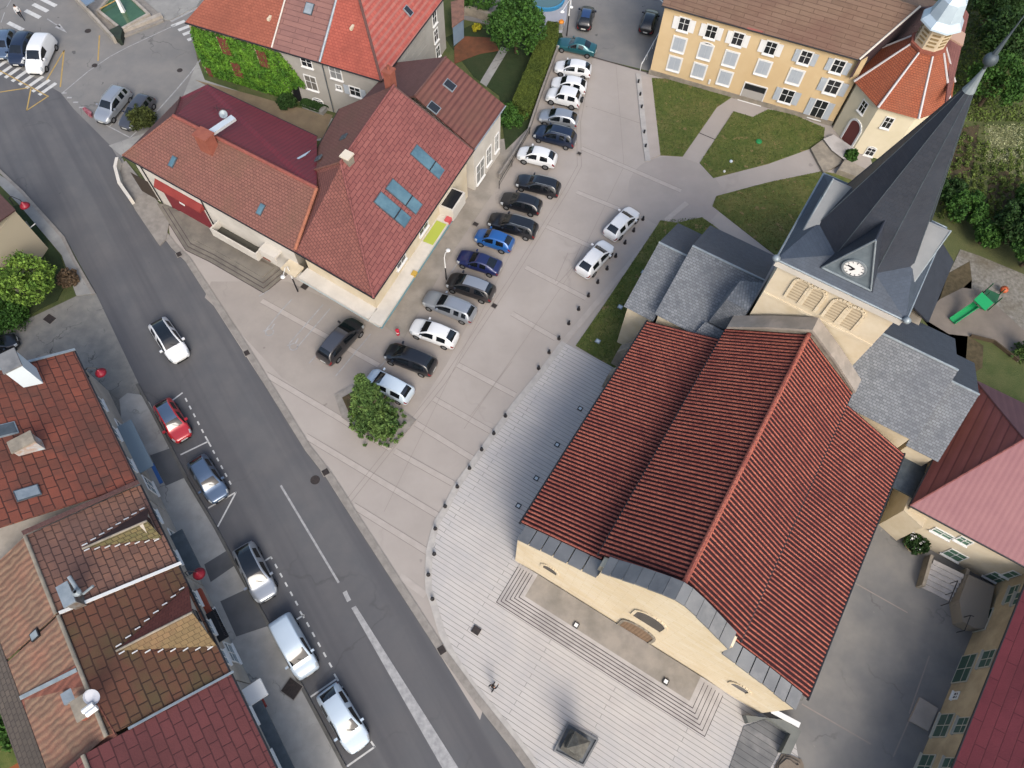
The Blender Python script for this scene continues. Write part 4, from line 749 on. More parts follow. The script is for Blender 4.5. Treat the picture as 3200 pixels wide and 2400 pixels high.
r3 = [ip(-6.1, 0, 6.4), ip(0.4, 0, 6.4), hip, ip(-6.1, 6.2, zr)]; roof(h3, [r3], t_red)
rse = [ip(0.4, 0, 6.4), ip(1.1, 14, 6.4), ip(-4.4, 8.5, zr+0.1), hip]; roof(h3, [rse], t_red2); roof(h3, [[ip(-6.1, 6.2, zr), hip, ip(-4.4, 8.5, zr+0.1), ip(-6.1, 12.4, 6.6)]], t_red)
MB().tube(ip(0.4, 0, 6.45), hip+UP*0.05, 0.13).build('hip_tiles', t_b2, h3); gutter(h3, ip(0.4, 0, 6.4), ip(1.1, 14, 6.4))
MB().hexa([ip(-5, 0.36, 0), ip(0.1, 0.36, 0), ip(0.75, 13.9, 0), ip(-5, 13.9, 0)], [ip(-5, 0.36, 6.31), ip(0.1, 0.36, 6.31), ip(0.75, 13.9, 6.31), ip(-5, 13.9, 6.31)]).build('side_wall', m_greyw, h3)
kb = lambda x, y: (800+x*0.36166, y*0.36166)
IWR = Wall(ip(0.11, 0.4, 0), ip(0.76, 13.9, 0))
for par, px, w_, h_, kw in ((h2, (438, 540), 1.1, 0.9, {}), (h2, (478, 715), 1.2, 1.6, dict(pane=mat('curtain_glass', (120, 116, 110), rough=0.3))), (h2, (540, 885), 1.1, 0.5, dict(arch=True)), (h3, (690, 630), 1.2, 1.3, dict(pane=mat('grey_blind3', (140, 142, 142), rough=0.5))), (h3, (718, 755), 0.55, 0.4, {}), (h3, (858, 790), 1.1, 1.0, dict(shut='open'))):
    u, z = IW.hit(kb(*px)); window(IW, par, u, min(z, 5.6), w_, h_, **kw)
for px in ((1540, 155), (1553, 305), (1572, 470)): u, z = IWR.hit(kb(*px)); window(IWR, h3, u, max(1.0, min(z, 5.4)), 0.8, 1.3)
for k in range(6): b = MB(); IWR.box(b, 0.5, 9.5, 0.9+k*0.85, 0.96+k*0.85, 0.0, 0.03); b.build('string_course', m_greyw, h3)
b = MB(); u, z = IW.hit(kb(352, 800)); IW.box(b, u-0.45, u+0.45, 0.1, 2.2, 0.0, 0.05); b.build('door', m_black, h2)
for u in (-11.3, -6.15): MB().tube(IW.pt(u+20.8+0.0, 0.1, 0.08), IW.pt(u+20.8, 6.2, 0.08), 0.05).build('downpipe', m_zincd, h2)
skylight(h2, (966, 28), f2, 0.9, 1.1, m_zinc, m_zincd); skylight(h3, (1275, 35), rse, 0.7, 1.0, m_glass, m_zinc)
for px, par, f in (((843, 60), h1, f1), ((1101, 89), h3, r3)): c = hitplane(px, f[0], nrm(f)); MB().obox(c+UP*0.1, IU, IV, UP, 0.12, 0.3, 0.12).build('roof_vent', m_cream, par)
for px, w_, h_ in (((705, 140), 1.0, 1.9), ((745, 215), 1.0, 1.6), ((825, 180), 1.0, 1.9), ((660, 225), 0.6, 1.3)):
    u, z = IW.hit(px); b = MB(); IW.box(b, u-w_/2, u+w_/2, z-h_/2, z+h_/2, 0.0, 0.28); o = b.build('shutter', mat('brown_shutter', (122, 62, 56), rough=0.7), h1); b = MB(); IW.box(b, u-w_/2-0.16, u-w_/2-0.01, z-h_/2, z+h_/2, 0.0, 0.2); b.build('window_jamb', m_cream, h1)

# ---- leaves
def leaves(name, pts, size, m, par=None, nrmv=None, kind=None):
    pts = np.asarray(pts, dtype=float); n = len(pts); d = rng.normal(size=(n, 3))
    if nrmv is not None: d = d*0.55+np.asarray(nrmv)
    d /= np.linalg.norm(d, axis=1)[:, None]; a = np.cross(d, rng.normal(size=(n, 3))); a /= np.linalg.norm(a, axis=1)[:, None]; b_ = np.cross(d, a)
    s = size*(0.6+0.8*rng.random((n, 1))); a *= s; b_ *= s*0.62; off = np.array(WLOC.get(par.name, _v(0, 0, 0))) if par else np.zeros(3)
    V = np.stack([pts-a, pts-b_*0.9+a*0.1, pts+a, pts+b_*0.9+a*0.1], 1).reshape(-1, 3)-off
    me = bpy.data.meshes.new(name); me.vertices.add(4*n); me.vertices.foreach_set('co', V.ravel()); me.loops.add(4*n); me.loops.foreach_set('vertex_index', np.arange(4*n, dtype=np.int32))
    me.polygons.add(n); me.polygons.foreach_set('loop_start', np.arange(0, 4*n, 4, dtype=np.int32)); me.polygons.foreach_set('loop_total', np.full(n, 4, dtype=np.int32)); me.update(); me.validate()
    me.materials.append(m); o = bpy.data.objects.new(name, me); COL.objects.link(o)
    if par: o.parent = par
    if kind: o['kind'] = kind
    return o
def leafmat(name, c, c2, isl=0.35): return mat(name, c, c2, 0.9, 0.8, island=isl, spec=0.25)
lf_dark = leafmat('leaf_dark', (52, 82, 34), (38, 64, 26)); lf_mid = leafmat('leaf_mid', (70, 108, 40), (48, 84, 30)); lf_light = leafmat('leaf_light', (126, 156, 62), (78, 112, 40), 0.45); lf_con = leafmat('leaf_conifer', (104, 130, 66), (64, 94, 46)); lf_ivy = leafmat('leaf_ivy', (104, 150, 44), (60, 104, 32)); lf_bush = leafmat('leaf_bush', (72, 80, 34), (52, 62, 26)); lf_hedge = leafmat('leaf_hedge', (88, 102, 38), (70, 86, 32), 0.25)
def clumps(c, r, n, per, cr, flat_=1.0, low=-0.5, shell=0.75):
    out = []
    k = 0
    while k < n:
        d = rng.normal(size=3); d /= np.linalg.norm(d)
        if d[2] < low: continue
        k += 1; rad = shell+(1-shell)*rng.random() if rng.random() < 0.8 else rng.random()*shell
        cc = np.array(c)+d*np.array(r)*rad; q = rng.normal(size=(per, 3)); q /= np.linalg.norm(q, axis=1)[:, None]
        out.append(cc+q*cr*(0.5+0.5*rng.random((per, 1)))*(0.7+0.6*rng.random()))
    return np.concatenate(out)
m_bark = mat('bark', (92, 78, 62), (72, 60, 48), 6, 0.95, 0.8, 14)
def tree(name, lab, cat, base, h, r, m, leaf=0.16, n=90, per=55, cr=None, group=None, cz=0.62, rz=None, shape=None):
    t = thing(name, lab, cat, base, group); base = Vector(base)
    tr = MB(); tr.tube(base-UP*0.1, base+UP*h*0.45, 0.05*r+0.08, 0.03*r+0.05, 8)
    for k in range(6):
        a = k*1.05+0.3; e = base+UP*h*(0.55+0.05*k)+_v(math.cos(a)*r*0.6, math.sin(a)*r*0.6, 0); tr.tube(base+UP*h*(0.25+0.03*k), e, 0.025*r+0.03, 0.012*r+0.01, 6)
    tr.build('trunk', m_bark, t)
    if shape == 'cone':
        pts = []
        for k in range(n):
            z = h*(0.05+0.95*rng.random()**1.25); L_b = r*max(0.08, (1-z/h))**0.75*(0.55+0.65*rng.random()); a = rng.random()*6.283; m_n = 4
            for q_ in range(m_n):
                f = (q_+0.6)/m_n; cc = np.array([base.x+L_b*f*math.cos(a), base.y+L_b*f*math.sin(a), base.z+z-0.18*L_b*f*f]); q = rng.normal(size=(per//m_n, 3)); q /= np.linalg.norm(q, axis=1)[:, None]
                pts.append(cc+q*(cr or r*0.22)*(1.15-0.65*f)*(0.3+0.7*rng.random((per//m_n, 1)))*np.array([1, 1, 0.6]))
        pts = np.concatenate(pts)
    else: pts = clumps((base.x, base.y, base.z+h*cz), (r, r, rz or h*0.36), n, per, cr or r*0.24)
    leaves('crown', pts, leaf, m, t); return t
def inpoly(p, poly):
    c = False; j = len(poly)-1
    for i in range(len(poly)):
        if (poly[i][1] > p[1]) != (poly[j][1] > p[1]) and p[0] < (poly[j][0]-poly[i][0])*(p[1]-poly[i][1])/(poly[j][1]-poly[i][1])+poly[i][0]: c = not c
        j = i
    return c
RA = (_rt, _fw, _up)
def proj(p):
    w_ = Vector(p)-_v(0, 0, CAMH); v = _rt*w_.x+_fw*w_.y+_up*w_.z; return (1600+FPX*v.x/v.z, 1200+FPX*v.y/v.z)
ivp = [IW.hit(q) for q in [(600, 78), (680, 105), (800, 140), (875, 165), (905, 200), (925, 225), (955, 265), (915, 270), (905, 300), (905, 345), (880, 330), (820, 300), (740, 285), (640, 250), (615, 180), (605, 120)]]
pts = []
while len(pts) < 15000:
    u, z = rng.random()*13-0.5, rng.random()*6.6
    if inpoly((u+rng.normal()*0.12, z+rng.normal()*0.12), ivp): 
        p = IW.pt(u, z, 0.04+0.24*rng.random()); pts.append(tuple(p))
iv = leaves('ivy', pts, 0.13, lf_ivy, h1, nrmv=tuple(IW.n*0.8))

# ---- row houses along the road (bottom left)
RA_, RB_ = P(438, 1515, 6), P(800, 2267, 6); RU = (RB_-RA_).normalized(); RT = _v(RU.y, -RU.x, 0)
if RT.x > 0: RT = -RT
def rp(s, t, z): return _v(RA_.x, RA_.y, 0)+RU*s+RT*t+UP*z
RW = Wall(rp(-12.2, 0.45, 0), rp(30, 0.45, 0))
def rz_(t): return 6+0.49*t
def rhouse(lab, s0, s1, m, dz, tr=6.5, skew=0.0, back=None, wall=m_roww, tend=10.8):
    t = thing('row_house', lab, 'house', rp((s0+s1)/2, 5, 0), 'terraced houses beside the road')
    e0, e1 = rp(s0, 0, 6+dz), rp(s1, 0, 6+dz); r0, r1 = rp(s0+skew, tr, rz_(tr)+dz), rp(s1, tr, rz_(tr)+dz); f = [e0, e1, r1, r0]; roof(t, [f], m)
    if back: roof(t, [[r0, r1, rp(s1, tend, rz_(tr)+dz-(tend-tr)*0.5), rp(s0+skew, tend, rz_(tr)+dz-(tend-tr)*0.5)]], back)
    MB().hexa([rp(s0+0.05, 0.45, 0), rp(s1-0.05, 0.45, 0), rp(s1-0.05, tend-0.4, 0), rp(s0+0.05+skew, tend-0.4, 0)], [rp(s0+0.05, 0.45, 5.9+dz), rp(s1-0.05, 0.45, 5.9+dz), rp(s1-0.05, tend-0.4, 5.9+dz), rp(s0+0.05+skew, tend-0.4, 5.9+dz)]).build('wall', wall, t)
    MB().hexa([rp(s0+0.06, 0.6, 5.85+dz), rp(s0+0.06+skew, tr, rz_(tr)+dz-0.2), rp(s0+0.06+skew, tr, 5.8)], [rp(s0+0.3, 0.6, 5.85+dz), rp(s0+0.3+skew, tr, rz_(tr)+dz-0.2), rp(s0+0.3+skew, tr, 5.8)]).build('gable_wall', wall, t)
    gutter(t, e0, e1); ridge(t, r0, r1, m_stone, 0.12); return t, f
r1_, g1 = rhouse('end row house with red-brown slab tiles, big white chimney and the first red wall lamp', -12.7, 0.0, t_r1, 0.35, 12.0, 1.2, tend=14)
r2_, g2 = rhouse('row house with pale brown tiles and a moss-covered dormer', 0.0, 6.75, t_r2, 0.0, 6.5, 1.0, t_tan)
r3_, g3 = rhouse('row house with dark mossy tiles and a dormer edged with white flashing', 6.75, 14.9, t_r3, 0.1, 6.4, 0.2, t_tan)
r4_, g4 = rhouse('row house with wine red tiled roof at the bottom of the row', 14.9, 27.0, t_r4, 0.0, 7.6, 0.3, t_r4, mat('row4_render', (188, 184, 178), (176, 172, 166), 1, 0.9, 0.2, 9), tend=12)
def strip(par, s0, t0, s1, t1, dz, wd=0.16, m=m_frame, name='flashing', broken=None):
    b = MB(); A, B = rp(s0, t0, rz_(t0)+dz+0.08), rp(s1, t1, rz_(t1)+dz+0.08); n = broken or 1
    for k in range(n):
        a, c = A.lerp(B, k/n), A.lerp(B, (k+(0.6 if broken else 1))/n); d = (c-a).normalized(); e = RU.copy(); sl = (RT+UP*0.49).normalized(); up = RU.cross(sl); up = up if up.z > 0 else -up
        b.obox((a+c)/2, d, up.cross(d), up, (c-a).length/2, wd/2, 0.04)
    return b.build(name, m, par)
strip(r2_, 0.0, -0.1, 1.0, 6.4, 0.45, 0.3, t_b2, 'party_flashing'); strip(r1_, -12.75, -0.1, -11.5, 12, 0.4, 0.2, m_zinc, 'verge')
strip(r3_, 6.75, -0.2, 6.85, 6.3, 0.12, 0.2); strip(r4_, 14.95, -0.2, 15.1, 5.4, 0.12, 0.14, m_zinc)
def dormer(par, s0, s1, t0, t1, zt, ma, mb_, dz, sm, sb, wallm=m_roww):
    zb = rz_(t0)+dz+0.1; fr = rp(sm, t0-0.15, zt); bk = rp(sb, t1, zt)
    a, c = rp(s0, t0-0.1, zb), rp(s1, t0-0.1, zb)
    d = MB().hexa([rp(s0+0.1, t0+0.05, zb-0.3), rp(s1-0.1, t0+0.05, zb-0.3), rp(s1-0.1, t0+0.05, zb), rp(sm, t0+0.05, zt-0.1), rp(s0+0.1, t0+0.05, zb)], [rp(s0+0.1, t0+0.4, zb-0.3), rp(s1-0.1, t0+0.4, zb-0.3), rp(s1-0.1, t0+0.4, zb), rp(sm, t0+0.4, zt-0.1), rp(s0+0.1, t0+0.4, zb)]).build('dormer', wallm, par)
    MB().slab([a, fr, bk], 0.08).build('dormer_roof', ma, d); MB().slab([c, fr, bk], 0.08).build('dormer_roof', mb_, d); MB().tube(fr, bk, 0.08).build('dormer_ridge', m_stone, d)
    W2 = Wall(rp(s0, t0+0.05, 0), rp(s1, t0+0.05, 0)); b = MB(); W2.box(b, (s1-s0)/2-0.4, (s1-s0)/2+0.4, zb+0.15, zb+0.95, 0.0, 0.04); b.build('dormer_window', m_glass, d)
    b = MB(); n = 8; sl = (RT+UP*0.49).normalized()
    for sd_, e in ((s0, a), (s1, c)):
        for k in range(n):
            p = e.lerp(bk, (k+0.6)/n); p.z = p.z+0.05; off = RU*(0.14 if sd_ == s1 else -0.14); up = RU.cross(sl); up = up if up.z > 0 else -up
            MB().obox(p+off+UP*0.02, (sl+RU*(0.12)).normalized(), RU, up, 0.17, 0.035, 0.02).build('stepped_flashing', m_frame, d)
    return d
dormer(r2_, 2.0, 4.5, 0.25, 4.2, 8.05, mat('dark_dormer_tiles', (92, 66, 60), (82, 58, 54), 1.5, 0.9, 0.5, 9), t_moss, 0.0, 3.75, 3.2)
t_dm = tile('tan_green_tiles', (122, 104, 74), (134, 112, 80), (92, 76, 54), 0.4, 0.34, m=0.02, big=(150, 108, 84))
dormer(r3_, 8.5, 13.0, 0.1, 4.6, 8.35, tile('dormer_red_tiles', (134, 74, 62), (142, 80, 68), (106, 56, 50), 0.4, 0.34, m=0.02), t_dm, 0.1, 10.95, 10.5)
# back eaves strips, extra back roof
MB().slab([rp(10.3, 6.45, 9.35), rp(15.1, 6.0, 9.1), rp(16.2, 10.7, 7.0), rp(9.3, 10.8, 7.06)], 0.1).build('back_roof', t_rb, r3_)
MB().slab([rp(0.6, 10.75, 7.10), rp(15.5, 10.65, 7.16), rp(15.6, 12.2, 6.45), rp(0.6, 12.3, 6.45)], 0.12).build('back_eave', t_grey, r2_)
MB().obox(rp(10.0, 8.6, 8.2), (rp(9.2, 10.8, 7.1)-rp(10.4, 6.45, 9.35)).normalized(), RU, UP, 2.4, 0.12, 0.08).build('verge', m_zinc, r3_)
# chimneys and roof lights of the row
RANG = math.atan2(RU.y, RU.x)
chimney(r1_, P(75, 1165, 8.6), 1.5, 1.1, 1.7, RANG, mat('white_chimney', (208, 220, 226), rough=0.7, k=0.75), m_coping)
chimney(r1_, hitplane((95, 1400), g1[0], nrm(g1)), 0.8, 1.4, 1.0, RANG, mat('grey_chimney', (190, 204, 210), (180, 150, 130), 2, 0.8), m_stone)
skylight(r1_, (86, 1542), g1, 0.85, 1.4, m_zinc, m_zincd); skylight(r1_, (18, 1345), g1, 1.0, 1.3, m_zincd, m_zinc)
ck = chimney(r3_, P(235, 1868, 9.0), 0.55, 1.3, 1.0, RANG+1.57, mat('tin_chimney', (128, 128, 126), (112, 96, 84), 3, 0.7), m_zinc, 0)
b = MB(); q = P(250, 1855, 10.4); b.tube(q, q+_v(-0.8, 0.9, 0.3), 0.12); b.tube(q+_v(0.2, 0, 0), q+_v(0.9, 0.4, 0.5), 0.08); b.lathe(q+UP*0.1, [(0.2, 0), (0.26, 0.3), (0.1, 0.5)], 10); b.build('metal_cowl', m_zinc, ck)
skylight(r2_, (112, 1984), [rp(1, 6.5, 9.2), rp(7, 6.5, 9.2), rp(7, 10.8, 7.05)], 0.55, 0.7, m_zinc, m_black)
c5 = chimney(r3_, P(285, 2215, 8.4), 0.7, 1.1, 1.1, RANG+1.57, m_terrac, m_stone)
b = MB(); 
for k in range(2): b.tube(P(258+k*12, 2225+k*10, 10.2), P(292+k*12, 2200+k*10, 10.2), 0.16)
b.build('metal_flue', m_frame, c5); b = MB(); b.lathe(P(292, 2172, 10.2), [(0.001, 0), (0.4, 0.13), (0.47, 0.24)], 16, _v(0.1, -0.5, 0.85)); b.tube(P(292, 2180, 9.2), P(292, 2172, 10.2), 0.03); b.build('satellite_dish', mat('dish_grey', (180, 184, 194), rough=0.5), r3_)
b = MB(); c = P(225, 2175, 8.4); b.obox(c, RU, RT, UP, 0.35, 0.4, 0.35); b.build('roof_hatch', m_zinc, r3_)
# fronts
kr = lambda x, y: (x*0.36166, 1200+y*0.36166)
for s, z, w_, h_, par in ((-9, 4.4, 1.0, 1.4, r1_), (-6, 4.4, 1.0, 1.4, r1_), (-3, 4.4, 1.0, 1.4, r1_), (-7.5, 1.6, 1.4, 1.6, r1_), (-2, 1.6, 1.2, 1.6, r1_), (1.6, 4.2, 1.0, 1.4, r2_), (5.2, 4.2, 1.0, 1.4, r2_), (3.2, 1.6, 1.6, 1.8, r2_), (8.6, 4.2, 1.0, 1.5, r3_), (10.9, 4.2, 1.0, 1.5, r3_), (13.2, 4.2, 1.0, 1.5, r3_), (9.6, 1.6, 1.4, 1.6, r3_), (12.6, 1.6, 1.4, 1.6, r3_), (17.5, 4.4, 1.1, 1.3, r4_), (20.5, 4.4, 1.1, 1.3, r4_)):
    window(RW, par, s+12.2, z, w_, h_, pane=mat('pale_glass', (130, 146, 152), rough=0.2, spec=0.5))
def rbox(par, name, s0, s1, z0, z1, o0, o1, m): b = MB(); RW.box(b, s0+12.2, s1+12.2, z0, z1, o0, o1); return b.build(name, m, par)
rbox(r1_, 'shop_awning', -7.4, -2.8, 2.5, 2.62, 0.0, 1.1, mat('steel_blue', (132, 150, 162), rough=0.5)); rbox(r1_, 'awning_edge', -3.0, -1.2, 2.45, 2.6, 0.9, 1.15, mat('blue_awning', (44, 84, 140), rough=0.5))
rbox(r2_, 'porch_roof', 3.0, 6.4, 2.5, 2.65, 0, 0.9, m_zincd); rbox(r3_, 'fascia', 7.8, 10.4, 2.6, 3.0, 0, 0.35, mat('brick_fascia', (168, 84, 64), rough=0.8))
bl = rbox(r3_, 'balcony', 9.8, 12.0, 3.2, 3.3, 0, 0.7, m_black); b = MB()
for k in range(12): b.tube(RW.pt(22.0+k*0.2, 3.3, 0.68), RW.pt(22.0+k*0.2, 4.1, 0.68), 0.015, n=5)
b.tube(RW.pt(22.0, 4.1, 0.68), RW.pt(24.2, 4.1, 0.68), 0.025); b.build('railing', m_black, bl)
rbox(r4_, 'shop_sign', 16.6, 22.3, 2.5, 3.1, 0, 0.55, mat('shop_red', (150, 44, 34), (120, 40, 30), 1.5, 0.6)); rbox(r4_, 'shop_canopy', 16.4, 22.5, 3.1, 3.25, 0, 0.75, m_zincd); rbox(r4_, 'shop_window', 17.6, 22, 0.6, 2.4, 0, 0.06, mat('shop_glass3', (130, 150, 164), rough=0.2))
rbox(r4_, 'porch', 15.6, 16.8, 3.2, 3.4, 0, 1.3, m_frame); rbox(r4_, 'flower_box', 16.2, 17.2, 2.2, 2.5, 0.1, 0.7, m_redp)
# upper left corner house
ul = thing('garden_house', 'cream house corner with brown roof at the left edge by a red lamp', 'house', P(-60, 700, 0))
q = PL([(45, 657), (-150, 560), (-260, 700), (-60, 800)], 5.4); MB().prism([(_v(p.x, p.y, 0)) for p in q], 0, 5.4).build('wall', mat('pale_cream', (196, 184, 158), rough=0.9), ul)
MB().slab([P(48, 655, 5.6), P(-5, 600, 5.6), P(-200, 640, 7.5), P(-100, 760, 7.5)], 0.15).build('roof', t_b2, ul)
MB().slab([P(98, 716, 2.6), P(82, 690, 2.75), P(-80, 790, 2.75), P(-60, 840, 2.6)], 0.12).build('balcony_roof', mat('grey_boards', (132, 130, 120), rough=0.9), ul)
MB().obox(P(40, 755, 2.66), (P(98, 716, 2.6)-P(0, 795, 2.6)).normalized(), UP, _v(0.6, 0.8, 0), 2.4, 0.05, 0.05).build('gutter', m_frame, ul)
# red swan-neck wall lamps
def wall_lamp(px_shade, px_wall, z, lab):
    s_, w_ = P(*px_shade, z), P(*px_wall, z-0.5); t = thing('wall_lamp', lab, 'lamp', w_, 'red wall lamps over the pavement')
    pts = [w_, w_+UP*0.9+(s_-w_)*0.15, w_+UP*1.15+(s_-w_)*0.5, s_+UP*0.75, s_+UP*0.45]; MB().path(pts, 0.035, 6).build('bracket', m_black, t)
    MB().lathe(s_, [(0.001, 0.5), (0.08, 0.48), (0.11, 0.36), (0.34, 0.16), (0.43, 0.0), (0.4, -0.02), (0.001, 0.1)], 18).build('lamp_shade', mat('lamp_red', (140, 32, 50), rough=0.4, k=0.62), t, smooth=True)
wall_lamp((78, 643), (42, 640), 5.2, 'red swan-neck lamp on the cream house at the left edge'); wall_lamp((315, 1165), (278, 1178), 5.4, 'red swan-neck lamp above the cracked car yard'); wall_lamp((622, 1793), (588, 1800), 5.2, 'red swan-neck lamp between two row houses beside the parked cars')

# ---- yellow building
YA, YB = _v(13.1, 66.8, 0), _v(32.2, 60.5, 0); YW = Wall(YA, YB); YU = (YB-YA).normalized(); YV = _v(-YU.y, YU.x, 0)
def yp(u, v, z): return YB+YU*u+YV*v+UP*z
yel = thing('town_house', 'long apricot three-storey building with white shutters and brown tiled roof', 'building', cen([YA, YB]))
MB().hexa([yp(-20.1, 0, 0), yp(0, 0, 0), yp(0, 11, 0), yp(-20.1, 11, 0)], [yp(-20.1, 0, 8.2), yp(0, 0, 8.2), yp(0, 11, 8.2), yp(-20.1, 11, 8.2)]).build('wall', m_ytan, yel)
E0, E1 = yp(-20.4, -0.35, 8.3), P(2685, 187, 8.3); RT1 = P(2875, 22, 12); 
fy = [E0, E1, RT1, yp(-20.4, 5.6, 12.2)]; roof(yel, [fy], t_y); roof(yel, [[RT1, yp(-20.4, 5.6, 12.2), yp(-20.4, 11.4, 8.3), yp(6, 11.4, 8.3)]], t_y)
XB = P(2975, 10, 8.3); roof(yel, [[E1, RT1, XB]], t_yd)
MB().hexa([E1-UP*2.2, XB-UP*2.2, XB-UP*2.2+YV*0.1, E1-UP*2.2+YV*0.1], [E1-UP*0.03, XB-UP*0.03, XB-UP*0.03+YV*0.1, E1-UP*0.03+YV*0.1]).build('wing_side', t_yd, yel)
MB().slab([P(2985, -20, 8.8), P(3028, 45, 7.8), P(2970, 300, 7.8), P(2955, 322, 7.8), P(2966, 235, 8.2), P(2952, 130, 8.6)], 0.12).build('roof', t_yr, yel)
MB().tube(E1+UP*0.05, RT1+UP*0.08, 0.1).build('hip_flashing', m_whitew, yel); gutter(yel, E0, E1)
MB().prism([_v(*yp(0, 2.6, 0)[:2], 0), _v(*yp(7.4, 4.5, 0)[:2], 0), _v(*yp(7.4, 11, 0)[:2], 0), _v(*yp(0, 11, 0)[:2], 0)], 0, 7.0).build('wing_wall', m_cream, yel)
MB().prism([_v(*yp(-20.2, -0.12, 0)[:2], 0), _v(*yp(0.0, -0.12, 0)[:2], 0), _v(*yp(0.0, -0.01, 0)[:2], 0), _v(*yp(-20.2, -0.01, 0)[:2], 0)], 0, 0.55).build('plinth', m_stone, yel)
MB().poly([fy[0].lerp(fy[1], 0.44)+UP*0.02, fy[0].lerp(fy[1], 0.52)+UP*0.02, fy[3].lerp(fy[2], 0.51)+UP*0.02, fy[3].lerp(fy[2], 0.44)+UP*0.02]).build('patched_tiles', tile('patched_red_tiles', (142, 86, 78), (150, 92, 84), (104, 62, 58), 2.4, 0.42, m=0.03), yel)
for i, px in enumerate(((2144, 51), (2229, 78), (2312, 103), (2412, 140), (2523, 166), (2621, 203))): u, z = YW.hit(px); window(YW, yel, u, 6.75, 1.0, 1.3, shut='white' if i < 4 else 'open', fw=0.13)
for i, px in enumerate(((2124, 130), (2206, 155), (2285, 179), (2384, 213), (2485, 239), (2600, 275))): u, z = YW.hit(px); window(YW, yel, u, 4.45, 1.2, 1.45, shut='closed' if i < 5 else 'open', arch=(i == 1), fw=0.17)
for i, px in enumerate(((2108, 197), (2184, 222), (2264, 246))): u, z = YW.hit(px); window(YW, yel, u, 2.1, 1.2, 1.45, shut='closed', fw=0.17)
u, z = YW.hit((2456, 306)); window(YW, yel, u, 2.0, 1.2, 1.5, shut='open'); u, z = YW.hit((2557, 345)); window(YW, yel, u, 1.5, 1.2, 2.2, shut='open')
u, z = YW.hit((2356, 285)); window(YW, yel, u, 1.2, 2.3, 2.1, pane=mat('roller_door', (176, 172, 166), rough=0.7), bars=False, name='garage_door'); b = MB(); YW.box(b, u-1.1, u+1.1, 1.5, 2.15, 0.036, 0.05); b.build('door_glass', m_glass, yel)
u, z = YW.hit((2215, 262)); b = MB(); YW.box(b, u-0.1, u+0.1, 0.9, 1.4, 0.0, 0.15); b.build('meter_box', m_frame, yel)
b = MB(); b.tube(P(2108, 42, 6.5)*1.0, P(2045, -20, 6.5), 0.06, n=6); b.build('cable', m_frame, yel)
# low white rail of the upper street
fn = thing('white_railing', 'thin white railing along the edge of the apricot building at the top street', 'railing', P(2045, 170, 0)); b = MB()
a, c = P(2000, 222, 0.0), P(2058, 118, 0.0); b.tube(a+UP*0.9, c+UP*0.9, 0.05)
b.build('handrail', m_frame, fn)
for f in (0, 0.33, 0.66, 1): p = a.lerp(c, f); MB().tube(p, p+UP*0.9, 0.03).build('post', m_frame, fn)

# ---- octagonal chapel
YB2 = P(2683, 187, 8.2); YB2.z = 0; YU2 = (YB2-_v(*P(2083, 5, 8.2)[:2], 0)).normalized(); cc = YB2+YU2*5.15+_v(-YU2.y, YU2.x, 0)*2.0; chap = thing('octagonal_chapel', 'cream octagonal chapel with orange tiled tent roof, white ribs, lantern and silver dome', 'chapel', cc)
def octv(r, z, c=cc): return [c+YU*(r*math.cos(math.radians(22.5+45*k)))+YV*(r*math.sin(math.radians(22.5+45*k)))+UP*z for k in range(8)]
m_chw = mat('chapel_render', (240, 228, 200), (232, 220, 190), 0.7, 0.9, 0.15, 9)
ow = octv(4.6, 0); MB().hexa(ow, octv(4.6, 5.95)).build('wall', m_chw, chap)
eo, to = octv(5.05, 6.0), octv(1.5, 10.4); 
for k in range(8): j = (k+1) % 8; MB().slab([eo[k], eo[j], to[j], to[k]], 0.12).build('roof', t_cone, chap)
for k in range(8): MB().tube(eo[k]+UP*0.05, to[k]+UP*0.06, 0.13, 0.09, 6).build('roof_rib', mat('pale_rib', (204, 200, 200), rough=0.5), chap)
MB().hexa(octv(1.72, 10.3), octv(1.72, 10.55)).build('lantern_base', m_terrac, chap)
ln = MB().hexa(octv(1.42, 10.5), octv(1.42, 12.6)).build('lantern', mat('lantern_render', (214, 196, 168), rough=0.85), chap)
l8 = octv(1.42, 0)
for k in range(8):
    j = (k+1) % 8; Wk = Wall(l8[k], l8[j]); n = ((l8[k]+l8[j])/2-cc); n.z = 0; Wk.n = n.normalized()
    b = MB()
    for q in range(4): Wk.box(b, 0.2, Wk.L-0.2, 10.9+q*0.36, 11.05+q*0.36, 0.0, 0.06)
    b.build('louvre', mat('louvre_ochre', (150, 128, 92), rough=0.8), ln)
MB().lathe(cc, [(1.42, 12.6), (1.95, 12.65), (1.9, 12.8), (1.45, 13.3), (1.3, 14.0), (1.1, 14.8), (0.6, 15.3), (0.25, 15.6), (0.12, 16.8), (0.001, 16.9)], 8).build('dome', mat('silver_dome', (196, 212, 222), (184, 200, 212), 1, 0.4, metal=0.2, k=0.75), chap)
pb = MB(); c = cc+YU*1.9+YV*0.6+UP*10.9; pb.slab([P(2955, 110, 10.4), P(2973, 75, 10.4), P(3018, 105, 10.2), P(3010, 142, 10.2)], 0.15); pb.build('side_roof', mat('pink_tile_roof', (196, 162, 142), rough=0.85), chap)
k4 = lambda x, y: (2400+x*0.36166, y*0.36166)
wi = []
for k in range(8):
    j = (k+1) % 8; Wk = Wall(ow[k], ow[j]); n = ((ow[k]+ow[j])/2-cc); n.z = 0; Wk.n = n.normalized(); wi.append(Wk)
def oct_hit(px):
    best = None
    for Wk in wi:
        if Wk.n.dot(_v(0, 0, CAMH)-Wk.A) <= 0.0: continue
        u, z = Wk.hit(px)
        if -0.1 < u < Wk.L+0.1 and 0 < z < 6.1: best = (Wk, u, z)
    return best
